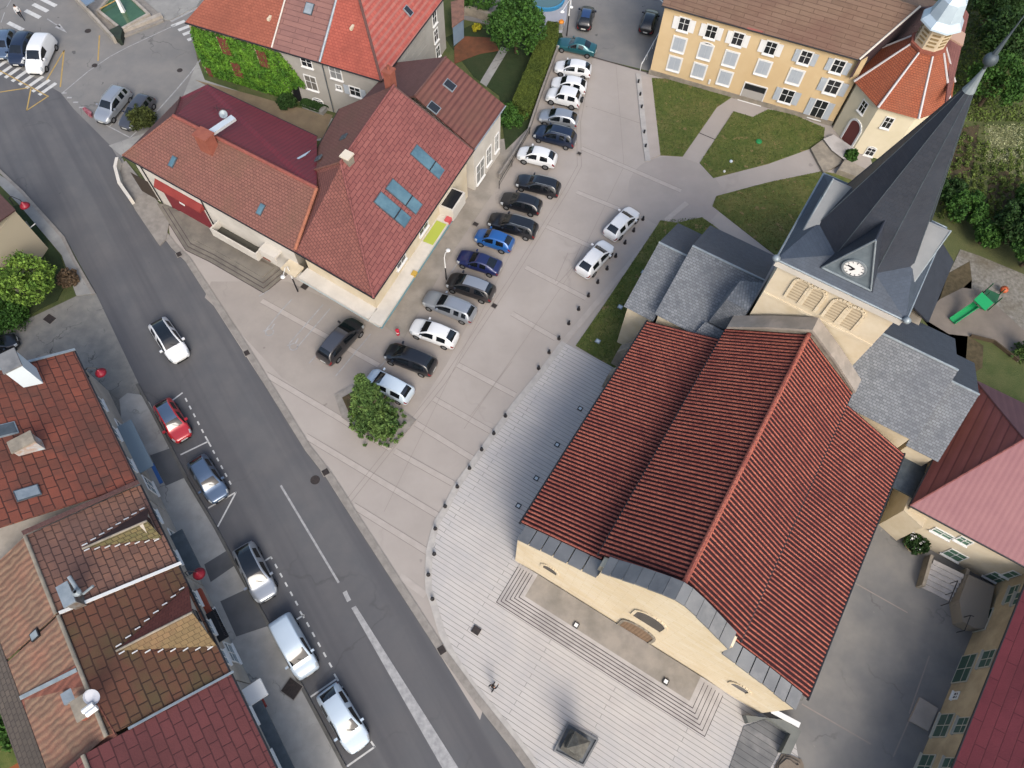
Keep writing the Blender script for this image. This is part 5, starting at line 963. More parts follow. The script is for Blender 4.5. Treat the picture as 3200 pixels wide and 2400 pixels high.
for px, kind in (((825, 925), 'w'), ((1035, 1060), 'w'), ((885, 1310), 'a'), ((685, 1220), 'd')):
    r_ = oct_hit((k4(*px)[0], k4(*px)[1]))
    if not r_: print('MISS', px); continue
    Wk, u, z = r_
    if kind == 'd': arched(Wk, chap, min(max(u, 1.0), Wk.L-1.0), 0.1, 1.5, 2.1, mat('chapel_door', (122, 66, 62), rough=0.7), 'door', 0.05, m_frame, 10)
    elif kind == 'a': window(Wk, chap, u, z, 0.75, 0.9, arch=True)
    else: window(Wk, chap, u, z, 0.7, 1.2)
ramp = MB(); ramp.hexa(PL([(2573, 434), (2600, 470), (2640, 500), (2680, 470), (2605, 420)], 0.0), PL([(2573, 434), (2600, 470), (2640, 500), (2680, 470), (2605, 420)], 0.5)); o = ramp.build('chapel_steps', m_step); tag(o, 'pale stone step block in front of the maroon chapel door', 'steps')
o = MB().prism([tuple(P(x, y, 0)) for x, y in [(2530, 470), (2572, 440), (2596, 478), (2632, 492), (2620, 520), (2570, 545)]], 0, 0.3).build('stone_landing', m_stone); tag(o, 'grey stone landing at the end of the lawn path by the chapel', 'landing')
o = MB().prism([tuple(P(x, y, 0)) for x, y in [(2632, 512), (2700, 545), (2690, 575), (2610, 545)]], 0, 0.7).build('stone_planter', m_stone); tag(o, 'low weathered stone block at the foot of the chapel wall', 'stone block')

# ---- school around the courtyard
sc = thing('school_wing', 'tan building with red metal roof and green windows facing the courtyard', 'building', P(3100, 2200, 0))
A, B = P(2979, 2393, 5.2), P(3200, 1836, 5.2); d = (B-A).normalized(); n = _v(-d.y, d.x, 0); n = n if n.x < 0 else -n
A0 = A-d*8; B0 = B+d*4.5; ro = [A0, B0, B0-n*9+UP*4.4, A0-n*9+UP*4.4]; roof(sc, [ro], t_sch4); gutter(sc, A0, B0)
MB().hexa([_v(*(p)[:2], 0) for p in (A0-n*0.45, B0-n*0.45, B0-n*12, A0-n*12)], [_v(*(p)[:2], 5.1) for p in (A0-n*0.45, B0-n*0.45, B0-n*12, A0-n*12)]).build('wall', m_tanw, sc)
SW = Wall(A0-n*0.45, B0-n*0.45)
m_gfr = mat('green_tint', (120, 150, 132), rough=0.6)
for px, w_, h_, zz in (((2949, 2268), 1.7, 1.6, 1.5), ((3006, 2268), 1.1, 1.2, 3.9), ((2890, 2395), 1.6, 1.6, 1.5), ((2960, 2400), 1.3, 1.2, 3.9), ((3015, 2090), 2.2, 1.8, 1.7), ((3085, 2060), 1.3, 1.3, 4.0), ((3070, 1940), 1.8, 1.7, 1.8), ((3105, 1875), 1.4, 1.0, 3.2), ((3150, 1880), 1.0, 1.1, 4.3)):
    u, z = SW.hit(px); window(SW, sc, u, zz if abs(zz-z) > 1.2 else z, w_, h_, pane=mat('green_glass', (70, 100, 90), rough=0.2, spec=0.5), fr=mat('weathered_frame', (196, 194, 180), rough=0.7), fw=0.06)
u, z = SW.hit((2988, 2175)); window(SW, sc, u, z, 0.45, 0.5)
sn = thing('school_building', 'cream building with mauve metal hipped roof beside the church transept', 'building', P(3000, 1500, 0))
D0, D1 = P(2843, 1580, 5.2), P(3200, 1770, 5.2); D1e = D0+(D1-D0)*1.35; D3 = P(3045, 1185, 5.2); AX = P(3200, 1372, 8.6); AX2 = AX+(D1-D0)*0.6
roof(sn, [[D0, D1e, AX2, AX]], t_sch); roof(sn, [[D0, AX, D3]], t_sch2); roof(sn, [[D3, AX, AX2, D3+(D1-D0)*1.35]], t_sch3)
gutter(sn, D0, D1e); gutter(sn, D0, D3); ridge(sn, D0, AX, t_sch2, 0.07, 'hip_flashing'); ridge(sn, D3, AX, t_sch3, 0.07, 'hip_flashing')
MB().prism(grow([D0, D1e, D3+(D1-D0)*1.35, D3], 0.4), 0, 5.1).build('wall', m_cream, sn)
NW_ = wall_between(D0, D1e, 0.4)
k6 = lambda x, y: (2700+x*0.22604, 1350+y*0.22604)
for px, w_, h_ in (((680, 1175), 0.9, 0.7), ((1090, 1400), 1.3, 0.6), ((1385, 1500), 0.8, 0.8)):
    u, z = NW_.hit(k6(*px)); window(NW_, sn, u, z, w_, h_, pane=m_green)
for px, w_ in (((2970, 1740), 1.2), ((3080, 1820), 1.3), ((3170, 1800), 1.0)):
    u, z = NW_.hit(px); window(NW_, sn, u, min(max(z, 1.2), 4), w_, 1.3, pane=m_green, fw=0.06)
b = MB(); 
for k in range(4): b.obox(P(2852-k*8, 1445+k*27, 4.0), _v(math.cos(CA), math.sin(CA), 0), CV, UP, 1.0, 0.42, 0.06+0.01*k)
b.build('link_roof', m_zincd, sn)
MB().prism([tuple(P(x, y, 0)) for x, y in [(2745, 1640), (2830, 1430), (2900, 1470), (2860, 1570), (2800, 1690)]], 0, 3.9).build('link_wall', m_cream, sn)
# courtyard stair + block
es = thing('courtyard_stairs', 'grey concrete stair with low walls leading up to the school in the courtyard corner', 'stairs', P(2920, 1830, 0))
k5 = lambda x, y: (2400+x*0.36166, 1800+y*0.36166)
q0, q1, q2 = P(*k5(1300, 100)), P(*k5(1520, 210)), P(*k5(1560, 60)); du = (q1-q0).normalized(); dv = _v(-du.y, du.x, 0)
for k in range(6): MB().obox(q0+du*1.2+dv*(0.35*k+0.25)+UP*(0.09+0.09*k), du, dv, UP, 1.15, 0.175, 0.09+0.09*k).build('step', m_step, es)
MB().obox(q0+du*1.2+dv*1.2-du*1.3+UP*0.5, du, dv, UP, 0.12, 1.3, 0.5).build('stair_wall', m_stone, es); MB().obox(q0+du*1.2+dv*1.2+du*1.3+UP*0.6, du, dv, UP, 0.12, 1.5, 0.6).build('stair_wall', m_stone, es)
MB().prism([tuple(P(x, y, 0)) for x, y in [k5(1560, 240), k5(1640, 20), k5(1860, 120), k5(1780, 480), k5(1690, 475), k5(1590, 420)]], 0, 1.4).build('landing', mat('landing_concrete', (146, 138, 126), rough=0.9), es)
b = MB(); b.path([P(*k5(1560, 235), 2.2), P(*k5(1640, 40), 2.2)], 0.04); b.path([P(*k5(1700, 470), 2.2), P(*k5(1750, 340), 2.2), P(*k5(1780, 350), 2.2)], 0.03)
for q in ((1560, 235), (1600, 140), (1640, 40), (1700, 470), (1750, 340)): b.tube(P(*k5(*q), 2.2)-UP*1.0, P(*k5(*q), 2.2), 0.03)
b.build('handrail', m_black, es)
o = MB().prism([tuple(P(x, y, 0)) for x, y in [k5(1205, 1250), k5(1300, 1050), k5(1455, 1145), k5(1370, 1340)]], 0, 0.25).build('door_slab', mat('slab_stone', (178, 168, 158), (168, 158, 148), 1, 0.9, 0.3, 12)); tag(o, 'pale square concrete slab in front of the tan school wall', 'slab')
mb = MB(); 
for a, c in [((2670, 1822), (2835, 1915)), ((2505, 2200), (2720, 2325)), ((2862, 2200), (2790, 2365)), ((2903, 2050), (2840, 2230))]: line(mb, P(*a), P(*c), 0.09, 0.056)
mb.build('court_joint', m_seam, None, kind='structure')
# terrace wall and curved steps at the bottom right
tr = thing('stone_terrace', 'raised grey terrace corner with darker paving at the lower right of the planks', 'terrace', P(2470, 2330, 0))
k7 = lambda x, y: (2400+x*0.15067, 2150+y*0.15067)
def wallseg(par, px, h, wd, m, name='wall'):
    b = MB(); q = PL(px)
    for a, c in zip(q, q[1:]): d = (c-a).normalized(); n = _v(-d.y, d.x, 0)*wd/2; b.prism([a-n, c-n, c+n, a+n], 0, h)
    return b.build(name, m, par)
MB().prism([tuple(P(x, y, 0.9)) for x, y in [(2330, 2235), k7(340, 660), k7(690, 900), k7(470, 1370), k7(280, 1340), k7(470, 950), k7(0, 620), (2340, 2260)]], 0, 0.9).build('wall', mat('terrace_grey', (128, 130, 124), (118, 120, 116), 1, 0.9, 0.3, 12), tr)
MB().prism([tuple(P(x, y, 0.5)) for x, y in [(2330, 2270), k7(0, 640), k7(460, 960), k7(270, 1330), k7(100, 1659), (2380, 2460), (2250, 2500)]], 0, 0.1).build('dark_planks', mat('dark_plank_stone', (150, 148, 146), (96, 98, 100), 0.5, 0.9, 0.6, 8, brick=dict(w=7.0, h=0.42, m=0.018, joint=(70, 70, 70), c2=(120, 120, 120), rot=-CA)), tr)  # plank paving mottled with darker grey
MB().obox(P(2455, 2243, 0.95), (P(2465, 2246, 1)-P(2420, 2222, 1)).normalized(), UP, _v(0.48, 0.87, 0), 1.0, 0.05, 0.18).build('white_coping', m_frame, tr)
for k in range(3): MB().prism([tuple(P(x, y, 0.1)) for x, y in [k7(280+k*40, 1370+k*50), k7(470-k*20, 1390+k*50), k7(690-k*60, 1480+k*60), k7(740-k*60, 1590), k7(740-k*60, 1760), k7(110+k*30, 1760), k7(150+k*30, 1600)]], 0.12*k, 0.12*k+0.12).build('step', mat('brown_step', (140, 128, 114), (128, 116, 104), 1.5, 0.9, 0.3, 12), tr)

# ---- terraced steps in front of the wing
ts = thing('terrace_steps', 'grey stepped platform with long bent steps in front of the low white wing', 'steps', P(700, 770, 0))
ln0 = [kx(520, 825), kx(745, 1190), kx(1000, 1330), kx(1650, 1659)]
plat = [kx(640, 850), kx(850, 1180), kx(1100, 1300), kx(1640, 1610), kx(1775, 1500), kx(1300, 1250), kx(1100, 1090), kx(780, 860)]
def offs(px, d_):
    q = PL(px); c = cen(q); 
    return [_v(p.x, p.y, 0) for p in grow(q, -d_)]
for k, (dd, z) in enumerate(((1.05, 0.15), (0.7, 0.30), (0.35, 0.45), (0.0, 0.58))):
    MB().prism(offs(plat, dd+0.06), max(0, z-0.15) if k else 0.0, (z-0.15 if k else 0.02)+0.006).build('step_line', mat('step_line', (84, 74, 76), rough=0.95), ts)  # dark rim showing around the foot of each step
    MB().prism(offs(plat, dd), max(0, z-0.15) if k else 0.0, z).build('step' if k < 3 else 'landing', mat('terrace_step_stone', (136, 130, 120), (124, 118, 110), 0.8, 0.9, 0.5, 14, big=(104, 100, 94), bigscale=0.4), ts)
o = MB().prism(PL([(395, 505), (372, 520), (385, 580), (425, 660), (500, 770), (520, 750), (530, 700), (515, 660), (470, 600)]), 0, 0.13).build('pavement', m_kerb, None, kind='structure')
bw = wallseg(None, [(378, 512), (372, 540), (385, 590), (420, 640)], 0.9, 0.3, m_whitew, 'boundary_wall'); tag(bw, 'low curved cream wall at the left corner of the white wing', 'wall')
#@@PART3

# ================================================================== CARS
m_tyre = mat('tyre_rubber', (30, 30, 32), rough=0.9, spec=0.2); m_rim = mat('alloy_rim', (150, 152, 155), rough=0.35, metal=0.6)
m_carglass = mat('car_glass', (22, 26, 30), rough=0.06, spec=0.7); m_tail = mat('tail_lamp_red', (130, 24, 28), rough=0.25, spec=0.6); m_head = mat('head_lamp', (190, 196, 200), rough=0.15, spec=0.7)
m_trim = mat('black_trim', (30, 31, 33), rough=0.6); m_plate = mat('number_plate', (214, 214, 210), rough=0.5); m_intr = mat('underbody', (24, 24, 26), rough=0.9)
TYPES = {  # L, W, H, cowl x, roof front, roof rear, glass end, hood z, deck z, kind  (x forward from centre)
 'hatch': (4.05, 1.74, 1.47, 1.02, 0.36, -1.40, -1.90, 0.88, 0.98, 'h'), 'small': (3.55, 1.62, 1.46, 0.92, 0.40, -1.15, -1.60, 0.90, 1.02, 'h'),
 'sedan': (4.55, 1.74, 1.40, 0.85, 0.25, -0.95, -1.55, 0.88, 0.96, 's'), 'wagon': (4.65, 1.78, 1.47, 0.95, 0.32, -1.85, -2.16, 0.92, 1.00, 'w'),
 'mpv': (4.25, 1.78, 1.60, 1.30, 0.55, -1.65, -1.98, 1.00, 1.05, 'h'), 'suv': (4.55, 1.84, 1.68, 1.05, 0.50, -1.80, -2.08, 1.04, 1.12, 'w'),
 'jeep': (3.90, 1.76, 1.76, 0.75, 0.48, -1.55, -1.72, 1.10, 1.15, 'b'), 'van': (4.50, 1.80, 1.84, 1.35, 0.62, -2.02, -2.14, 1.08, 1.15, 'v'), 'coupe': (4.30, 1.78, 1.38, 0.85, 0.20, -0.85, -1.75, 0.86, 0.94, 'h')}
CM = {}
def car_parts(tp):
    """evaluated, subdivided body split into parts by face tag"""
    if tp in CM: return CM[tp]
    L, W, H, xc, xf, xr, xg, hz, dz, kd = TYPES[tp]; h = L/2; w = W/2
    sq = kd in ('v', 'b'); ns = 0.80 if sq else 0.70
    S = []   # x, half width, top z, half width of top, belt z
    S.append((h, w*(ns-0.08), 0.60, w*0.60, 0.56)); S.append((h-0.10, w*(ns+0.10), 0.70 if not sq else 0.85, w*0.70, 0.64)); S.append((h-0.42, w*0.96, hz-0.10, w*0.80, hz-0.17)); S.append(((h-0.42+xc)/2, w*0.99, hz-0.03, w*0.84, hz-0.11)); S.append((xc, w, hz+0.03, w*0.86, hz-0.05))
    S.append((xf, w, H-0.03, w*0.66 if not sq else w*0.78, hz)); xm = (xf+xr)/2+0.15
    if kd != 'v': S.append((xm+0.03, w, H, w*0.68 if not sq else w*0.79, hz+0.01)); S.append((xm-0.03, w, H, w*0.68 if not sq else w*0.79, hz+0.01))
    else: S.append((xf-0.75, w, H, w*0.79, hz+0.01)); S.append((xf-0.85, w, H, w*0.79, hz+0.02))
    if kd == 'w': S.append((xr+0.55, w, H-0.01, w*0.67, hz+0.03)); S.append((xr+0.47, w, H-0.01, w*0.67, hz+0.03))
    S.append((xr, w*0.985, H-0.04, w*0.62 if not sq else w*0.78, hz+0.04)); S.append((xg, w*0.94 if kd != 's' else w*0.96, dz+0.02, w*0.74, dz-0.05))
    if kd == 's' or tp == 'coupe': S.append((-h+0.12, w*0.88, dz-0.03, w*0.74, dz-0.10))
    S.append((-h+0.05, w*(0.86 if not sq else 0.93), min(dz-0.15, 0.86), w*0.72, 0.72)); S.append((-h, w*(0.76 if not sq else 0.88), 0.58, w*0.64, 0.52))
    V, F, T = [], [], []
    cab = set(range([i for i, s_ in enumerate(S) if s_[0] == xf][0], [i for i, s_ in enumerate(S) if s_[0] == xr][0]+1))
    for i_s, (x, hw, zt, wt, zb) in enumerate(S):
        cr = 0.03; wb = hw*0.965; zb = zb-(0.05 if i_s in cab else 0)
        half = [(0, zt+cr), (0.5*wt, zt+cr*0.8), (0.88*wt, zt+0.005), (wt, zt-0.02), (wb, zb), (hw, zb*0.72), (hw*0.985, 0.40), (hw*0.93, 0.22)]
        V += [(x, y, z) for y, z in half]+[(x, 0, 0.20)]+[(x, -y, z) for y, z in half[:0:-1]]
    n = 16
    ci = [i for i, s in enumerate(S) if s[0] == xc][0]; fi = ci+1; ri = [i for i, s in enumerate(S) if s[0] == xr][0]
    for i in range(len(S)-1):
        for j in range(n):
            a = i*n+j; b_ = i*n+(j+1) % n; F.append((a, b_, b_+n, a+n)); jj = j if j < 8 else 15-j; tg = 0
            if jj == 7: tg = 7
            if i == ci and jj in (0, 1): tg = 1
            if i == ri and jj in (0, 1) and kd != 'v': tg = 2
            if jj == 3 and ci <= i < ri and not (S[i][0]-S[i+1][0] < 0.12):
                if kd == 'v': tg = 3 if i <= fi else 0
                else: tg = 3
            if jj == 3 and i == ri and kd == 'w': tg = 0
            if fi <= i < ri and jj in (0, 1): tg = 4
            if i == 1 and jj in (3, 4): tg = 5
            if i == len(S)-3 and jj == 4 and kd not in ('s',): tg = 6
            if i == len(S)-2 and jj == 4: tg = 6
            if jj in (5, 6) and tg == 0 and jj == 6: tg = 8
            T.append(tg)
    F.append(tuple(range(n-1, -1, -1))); T.append(0); F.append(tuple(len(V)-n+k for k in range(n))); T.append(0)
    me = bpy.data.meshes.new('tmp'); me.from_pydata(V, [], [f[::-1] for f in F])
    for k in range(9): me.materials.append(None)
    me.polygons.foreach_set('material_index', T); me.update(); o = bpy.data.objects.new('tmp', me); COL.objects.link(o)
    md = o.modifiers.new('s', 'SUBSURF'); md.levels = 2; md.render_levels = 2; dg = bpy.context.evaluated_depsgraph_get(); dg.update(); em = o.evaluated_get(dg).to_mesh()
    co_ = np.zeros(len(em.vertices)*3); em.vertices.foreach_get('co', co_); co_ = co_.reshape(-1, 3); fs = [(tuple(p.vertices), p.material_index) for p in em.polygons]
    bpy.data.objects.remove(o)
    def sub(name, sel, mt):
        ids = {}; vv = []; ff = []
        for f in sel:
            q = []
            for v in f:
                if v not in ids: ids[v] = len(vv); vv.append(tuple(co_[v]))
                q.append(ids[v])
            ff.append(q)
        if not ff: return None
        m_ = bpy.data.meshes.new(name); m_.from_pydata(vv, [], ff); m_.polygons.foreach_set('use_smooth', [True]*len(ff)); m_.materials.append(mt); m_.update(); return m_
    ctr = lambda f: co_[list(f)].mean(0)
    R = {'body': sub('body', [f for f, t in fs if t in (0,)], m_trim), 'roof_panel': sub('roof_panel', [f for f, t in fs if t == 4], m_trim), 'windscreen': sub('windscreen', [f for f, t in fs if t == 1], m_carglass), 'rear_window': sub('rear_window', [f for f, t in fs if t == 2], m_carglass), 'sill': sub('sill', [f for f, t in fs if t in (7, 8)], m_trim)}
    R['side_window'] = [x for x in (sub('side_window', [f for f, t in fs if t == 3 and ctr(f)[1]*sg > 0 and (ctr(f)[0] > xm) == fr], m_carglass) for sg in (1, -1) for fr in (True, False)) if x]
    R['headlight'] = [sub('headlight', [f for f, t in fs if t == 5 and ctr(f)[1]*sg > 0], m_head) for sg in (1, -1)]
    R['tail_light'] = [sub('tail_light', [f for f, t in fs if t == 6 and ctr(f)[1]*sg > 0], m_tail) for sg in (1, -1)]
    def mb2(b, name, mt, sm=False):
        o = b.build(name, mt, None, smooth=sm); m_ = o.data; bpy.data.objects.remove(o); return m_
    r = 0.31 if kd != 'b' else 0.36; yax = _v(0, 1, 0)
    R['tyre'] = mb2(MB().lathe(_v(0, 0, 0), [(r*0.62, -0.09), (r*0.95, -0.10), (r, -0.07), (r, 0.07), (r*0.95, 0.10), (r*0.62, 0.09)], 20, yax), 'wheel', m_tyre, True)
    b = MB(); b.lathe(_v(0, 0, 0), [(0.001, -0.085), (r*0.2, -0.09), (r*0.64, -0.08), (r*0.64, 0.08), (r*0.2, 0.09), (0.001, 0.085)], 14, yax); R['rim'] = mb2(b, 'rim', m_rim)
    R['wp'] = [(h-0.78, w-0.085, r), (h-0.78, -w+0.085, r), (-h+0.80, w-0.085, r), (-h+0.80, -w+0.085, r)]
    R['mirror'] = [mb2(MB().obox(_v(xc-0.25, sg*(w+0.08), hz+0.06), _v(1, 0, 0), yax, UP, 0.07, 0.11, 0.07), 'mirror', m_trim) for sg in (1, -1)]
    R['number_plate'] = [mb2(MB().obox(_v(sg*(h+0.0), 0, 0.48), yax, UP, _v(1, 0, 0), 0.26, 0.06, 0.012), 'number_plate', m_plate) for sg in (1, -1)]
    R['grille'] = mb2(MB().obox(_v(h-0.015, 0, 0.33), yax, UP, _v(1, 0, 0), w*0.55, 0.09, 0.02), 'grille', m_trim)
    R['wiper'] = mb2(MB().tube(_v(xc+0.02, 0.5*w*0.8, hz+0.10), _v(xc-0.25, -0.1, hz+0.33), 0.012, n=4), 'wiper', m_trim)
    R['roof_rail'] = [mb2(MB().path([_v(xf-0.15, sg*w*0.62, H-0.02), _v(xf-0.3, sg*w*0.62, H+0.05), _v(xr+0.3, sg*w*0.61, H+0.05), _v(xr+0.12, sg*w*0.6, H-0.02)], 0.02, 6), 'roof_rail', m_zinc) for sg in (1, -1)] if kd == 'w' else []
    R['antenna'] = mb2(MB().tube(_v(xr+0.15, 0, H-0.02), _v(xr-0.1, 0, H+0.16), 0.008, n=4), 'antenna', m_trim)
    R['spare_wheel'] = mb2(MB().lathe(_v(-h-0.1, 0, 0.95), [(0.001, -0.12), (0.3, -0.12), (0.34, 0), (0.3, 0.12), (0.001, 0.12)], 20, _v(1, 0, 0)), 'spare_wheel', m_trim) if kd == 'b' else None
    CM[tp] = R; return R
def paint(name, c, metal=0.25):
    return mat('paint_'+name, c, rough=0.28, spec=0.5, metal=metal, coat=0.6, k=0.62)
def add(me, name, par, mt=None, loc=None):
    o = bpy.data.objects.new(name, me); COL.objects.link(o); o.parent = par
    if loc is not None: o.location = loc
    if mt is not None: o.material_slots[0].link = 'OBJECT'; o.material_slots[0].material = mt
    return o
def car(tp, F, Rr, pm, lab, roofm=None, z=0.02, group=None, name='parked_car', cat='car', rails=True):
    A, B = P(*F, 0.65), P(*Rr, 0.65); d = (A-B); d.z = 0; ln = d.length; c = (A+B)/2; c.z = z; d.normalize(); L = TYPES[tp][0]; s = min(1.14, max(0.86, ln/L))
    t = thing(name, lab, cat, c, group); t.rotation_euler = (0, 0, math.atan2(d.y, d.x)); t.scale = (s, (s+1)/2, (s+1)/2); R = car_parts(tp)
    add(R['body'], 'body', t, pm); add(R['roof_panel'], 'roof_panel', t, roofm or pm); add(R['windscreen'], 'windscreen', t); add(R['sill'], 'sill', t, pm if tp not in ('suv', 'jeep') else m_trim)
    if R['rear_window']: add(R['rear_window'], 'rear_window', t)
    for k in ('side_window', 'headlight', 'tail_light', 'number_plate'):
        for me in R[k]: add(me, k, t)
    for me in R['mirror']: add(me, 'mirror', t, pm)
    for q in R['wp']: w_ = add(R['tyre'], 'wheel', t, loc=q); add(R['rim'], 'rim', w_)
    add(R['grille'], 'grille', t); add(R['wiper'], 'wiper', t); add(R['antenna'], 'antenna', t)
    if rails:
        for me in R['roof_rail']: add(me, 'roof_rail', t)
    if R['spare_wheel']: add(R['spare_wheel'], 'spare_wheel', t)
    return t
p_white = paint('white', (236, 238, 240), 0.0); p_black = paint('black', (34, 36, 42)); p_navy = paint('navy', (34, 46, 70)); p_silver = paint('silver', (176, 182, 190), 0.5); p_grey = paint('grey', (86, 88, 96), 0.4)
p_teal = paint('teal', (44, 104, 112), 0.4); p_blue = paint('blue', (44, 104, 178)); p_dblue = paint('dark_blue', (36, 46, 96)); p_red = paint('red', (196, 38, 48), 0.1); p_steel = paint('steel_blue', (104, 124, 150), 0.5); p_choc = paint('charcoal', (56, 54, 56)); p_ice = paint('ice', (206, 222, 236), 0.05)
G1 = 'cars parked in the long row on the square'; G2 = 'cars parked along the road'
car('sedan', (1741, 130), (1863, 157), p_teal, 'teal saloon car at the top end of the parked row', group=G1)
car('hatch', (1734, 205), (1848, 222), p_white, 'white hatchback with black side windows directly below the teal saloon', group=G1)
car('hatch', (1724, 255), (1833, 274), p_white, 'white hatchback between another white hatchback and the white off-roader', group=G1)
car('jeep', (1708, 292), (1815, 318), p_white, 'white boxy off-roader with a spare wheel at the back', group=G1)
car('hatch', (1685, 357), (1806, 380), p_silver, 'silver hatchback between the white off-roader and the navy four-by-four', group=G1)
car('suv', (1669, 408), (1799, 442), p_navy, 'navy four-by-four with silver roof rails', group=G1)
car('small', (1617, 474), (1740, 505), p_white, 'small white rounded hatchback next to the small black drain', group=G1)
car('wagon', (1614, 560), (1750, 595), p_black, 'black estate car just below the small white hatchback', group=G1)
car('hatch', (1567, 616), (1691, 651), p_black, 'black hatchback between two black estate cars', group=G1)
car('wagon', (1528, 681), (1678, 725), p_black, 'long black estate car just above the bright blue hatchback', group=G1)
car('small', (1487, 730), (1603, 769), p_blue, 'bright blue hatchback in the middle of the row', group=G1)
car('coupe', (1432, 797), (1564, 840), p_dblue, 'dark blue coupe between the bright blue hatchback and the grey one', group=G1)
car('mpv', (1399, 872), (1543, 922), p_choc, 'charcoal people carrier with a pale grey roof', p_silver, group=G1)
car('wagon', (1327, 926), (1483, 988), p_silver, 'silver estate car with black windows near the white hatchback', group=G1)
car('hatch', (1286, 1014), (1427, 1066), p_white, 'white hatchback nearest the red hydrant', group=G1)
car('mpv', (1207, 1093), (1358, 1152), p_black, 'black people carrier beside the tree island', group=G1)
car('mpv', (1150, 1172), (1284, 1240), p_ice, 'pale silver hatchback partly hidden behind the conifer', group=G1)
car('mpv', (1120, 1002), (1008, 1128), p_choc, 'charcoal car with grey roof parked alone in front of the shop window', p_grey)
car('hatch', (1984, 655), (1903, 738), p_white, 'upper of two white cars parked against the plank kerb beside the lawn')
car('hatch', (1903, 760), (1817, 855), p_white, 'lower of two white cars parked beside the lawn, with a red tail lamp')
car('hatch', (572, 1128), (487, 1000), p_white, 'white car with a black glass roof driving down the road', m_carglass, z=0.012, name='moving_car')
car('small', (575, 1372), (505, 1257), p_red, 'red hatchback with dark roof panel in the first roadside bay', p_steel, z=0.012, group=G2)
car('hatch', (689, 1560), (612, 1434), p_steel, 'steel blue hatchback parked in the second roadside bay', z=0.012, group=G2)
car('hatch', (838, 1872), (757, 1706), p_silver, 'silver hatchback with a black glass roof parked below the striped hatching', m_carglass, z=0.012, group=G2)
car('van', (967, 2108), (872, 1932), p_ice, 'white panel van parked at the roadside', z=0.012, group=G2, name='parked_van', cat='van')
car('hatch', (1130, 2342), (1018, 2150), p_ice, 'white hatchback in the last roadside bay below the van', z=0.012, group=G2)
G3 = 'cars parked in the top left square'
car('hatch', (0, 180), (28, 98), p_steel, 'pale blue car cut by the left edge near the zebra crossing', group=G3)
car('mpv', (47, 200), (92, 108), p_navy, 'navy people carrier between the pale blue car and the white van', group=G3)
car('van', (104, 226), (152, 122), p_white, 'small white van beside the zigzag yellow lines', group=G3, name='parked_van', cat='van')
car('suv', (312, 378), (392, 282), p_silver, 'silver people carrier with dark side glass beside the round bush', group=G3)
car('wagon', (386, 398), (467, 303), p_grey, 'dark grey car half hidden by the round bush', rails=False, group=G3)
car('small', (1840, 20), (1823, 88), p_black, 'small black car with blue roof on the upper street beside the lamp', paint('roof_blue', (48, 74, 120)))
car('hatch', (2040, 30), (2017, 98), p_black, 'black car parked beside the apricot building on the upper street')
car('hatch', (44, 1058), (-75, 1110), p_black, 'black car cut by the left edge on the cracked yard, upper of two')
car('hatch', (80, 1140), (-30, 1225), p_black, 'black car half hidden behind the big white chimney')

# ================================================================== TREES AND PLANTS
isl = thing('planting_island', 'pale stone kerb island around the conifer between the parking bays', 'kerb', P(1180, 1320))
MB().prism(PL([(1045, 1235), (1100, 1205), (1195, 1235), (1300, 1315), (1225, 1402), (1210, 1400), (1068, 1305)]), 0, 0.12).build('kerb', m_kerb, isl)
MB().prism(PL([(1070, 1245), (1105, 1225), (1190, 1255), (1240, 1300), (1215, 1372), (1095, 1300)]), 0.1, 0.16).build('soil', m_soil, isl)
tree('conifer', 'tall green conifer on the planting island at the end of the parked row', 'tree', P(1176, 1322, 0.1), 8.2, 2.35, lf_con, 0.13, 380, 72, 0.32, shape='cone')
for px, r, m, lab, n_ in (((1195, 1330), 1.0, lf_dark, 'dark green shrub at the foot of the conifer', 26), ((1120, 1285), 0.7, lf_light, 'yellow-green shrub at the left of the conifer island', 16), ((1222, 1345), 0.6, lf_mid, 'low flowering shrub at the tip of the conifer island', 14)):
    c = P(*px, 0.1); t = thing('shrub', lab, 'shrub', c); leaves('foliage', clumps((c.x, c.y, c.z+r*0.5), (r, r, r*0.7), n_, 60, r*0.35), 0.11, m, t)
    if 'flowering' in lab: leaves('flower', clumps((c.x-0.2, c.y+0.3, c.z+r*1.1), (0.4, 0.4, 0.15), 6, 8, 0.12), 0.09, mat('flower_salmon', (214, 140, 120), rough=0.8), t)
tree('garden_tree', 'big leafy tree with drooping foliage in the garden behind the hedge', 'tree', P(1612, 165), 6.0, 2.9, lf_mid, 0.17, 130, 70, 0.75, cz=0.55, rz=2.7)
tree('yard_tree', 'bright light-green tree at the left edge by the pavement', 'tree', P(135, 930), 4.4, 2.2, lf_light, 0.13, 90, 60, 0.5, cz=0.62, rz=1.7)
for px, r, h_, m, lab in (((455, 392), 1.25, 1.9, lf_bush, 'round dark clipped bush beside the dark grey parked car'), ((40, 1000), 1.7, 1.4, lf_mid, 'dark green shrub mass below the light-green tree at the left edge'), ((222, 880), 0.8, 1.1, leafmat('leaf_dry', (120, 100, 78), (96, 80, 62)), 'brown dry shrub at the corner of the left garden'), ((1600, 372), 1.4, 1.2, lf_mid, 'broad-leaved bush at the lower end of the long hedge'), ((900, 330), 0.9, 1.0, lf_dark, 'dark shrub below the ivy beside the house door'),
        ((2585, 1590), 0, 0, None, ''), ((1490, 95), 0.45, 0.7, leafmat('leaf_yellow', (190, 180, 50), (150, 150, 44)), 'small yellow-flowered shrub on the soil bank'), ((2650, 500), 0.6, 1.3, lf_mid, 'small green plant growing beside the chapel steps')):
    if not r: continue
    c = P(*px); t = thing('shrub', lab, 'shrub', c); leaves('foliage', clumps((c.x, c.y, h_*0.5), (r, r, h_*0.5), int(22+30*r), 60, r*0.3), 0.12, m, t)
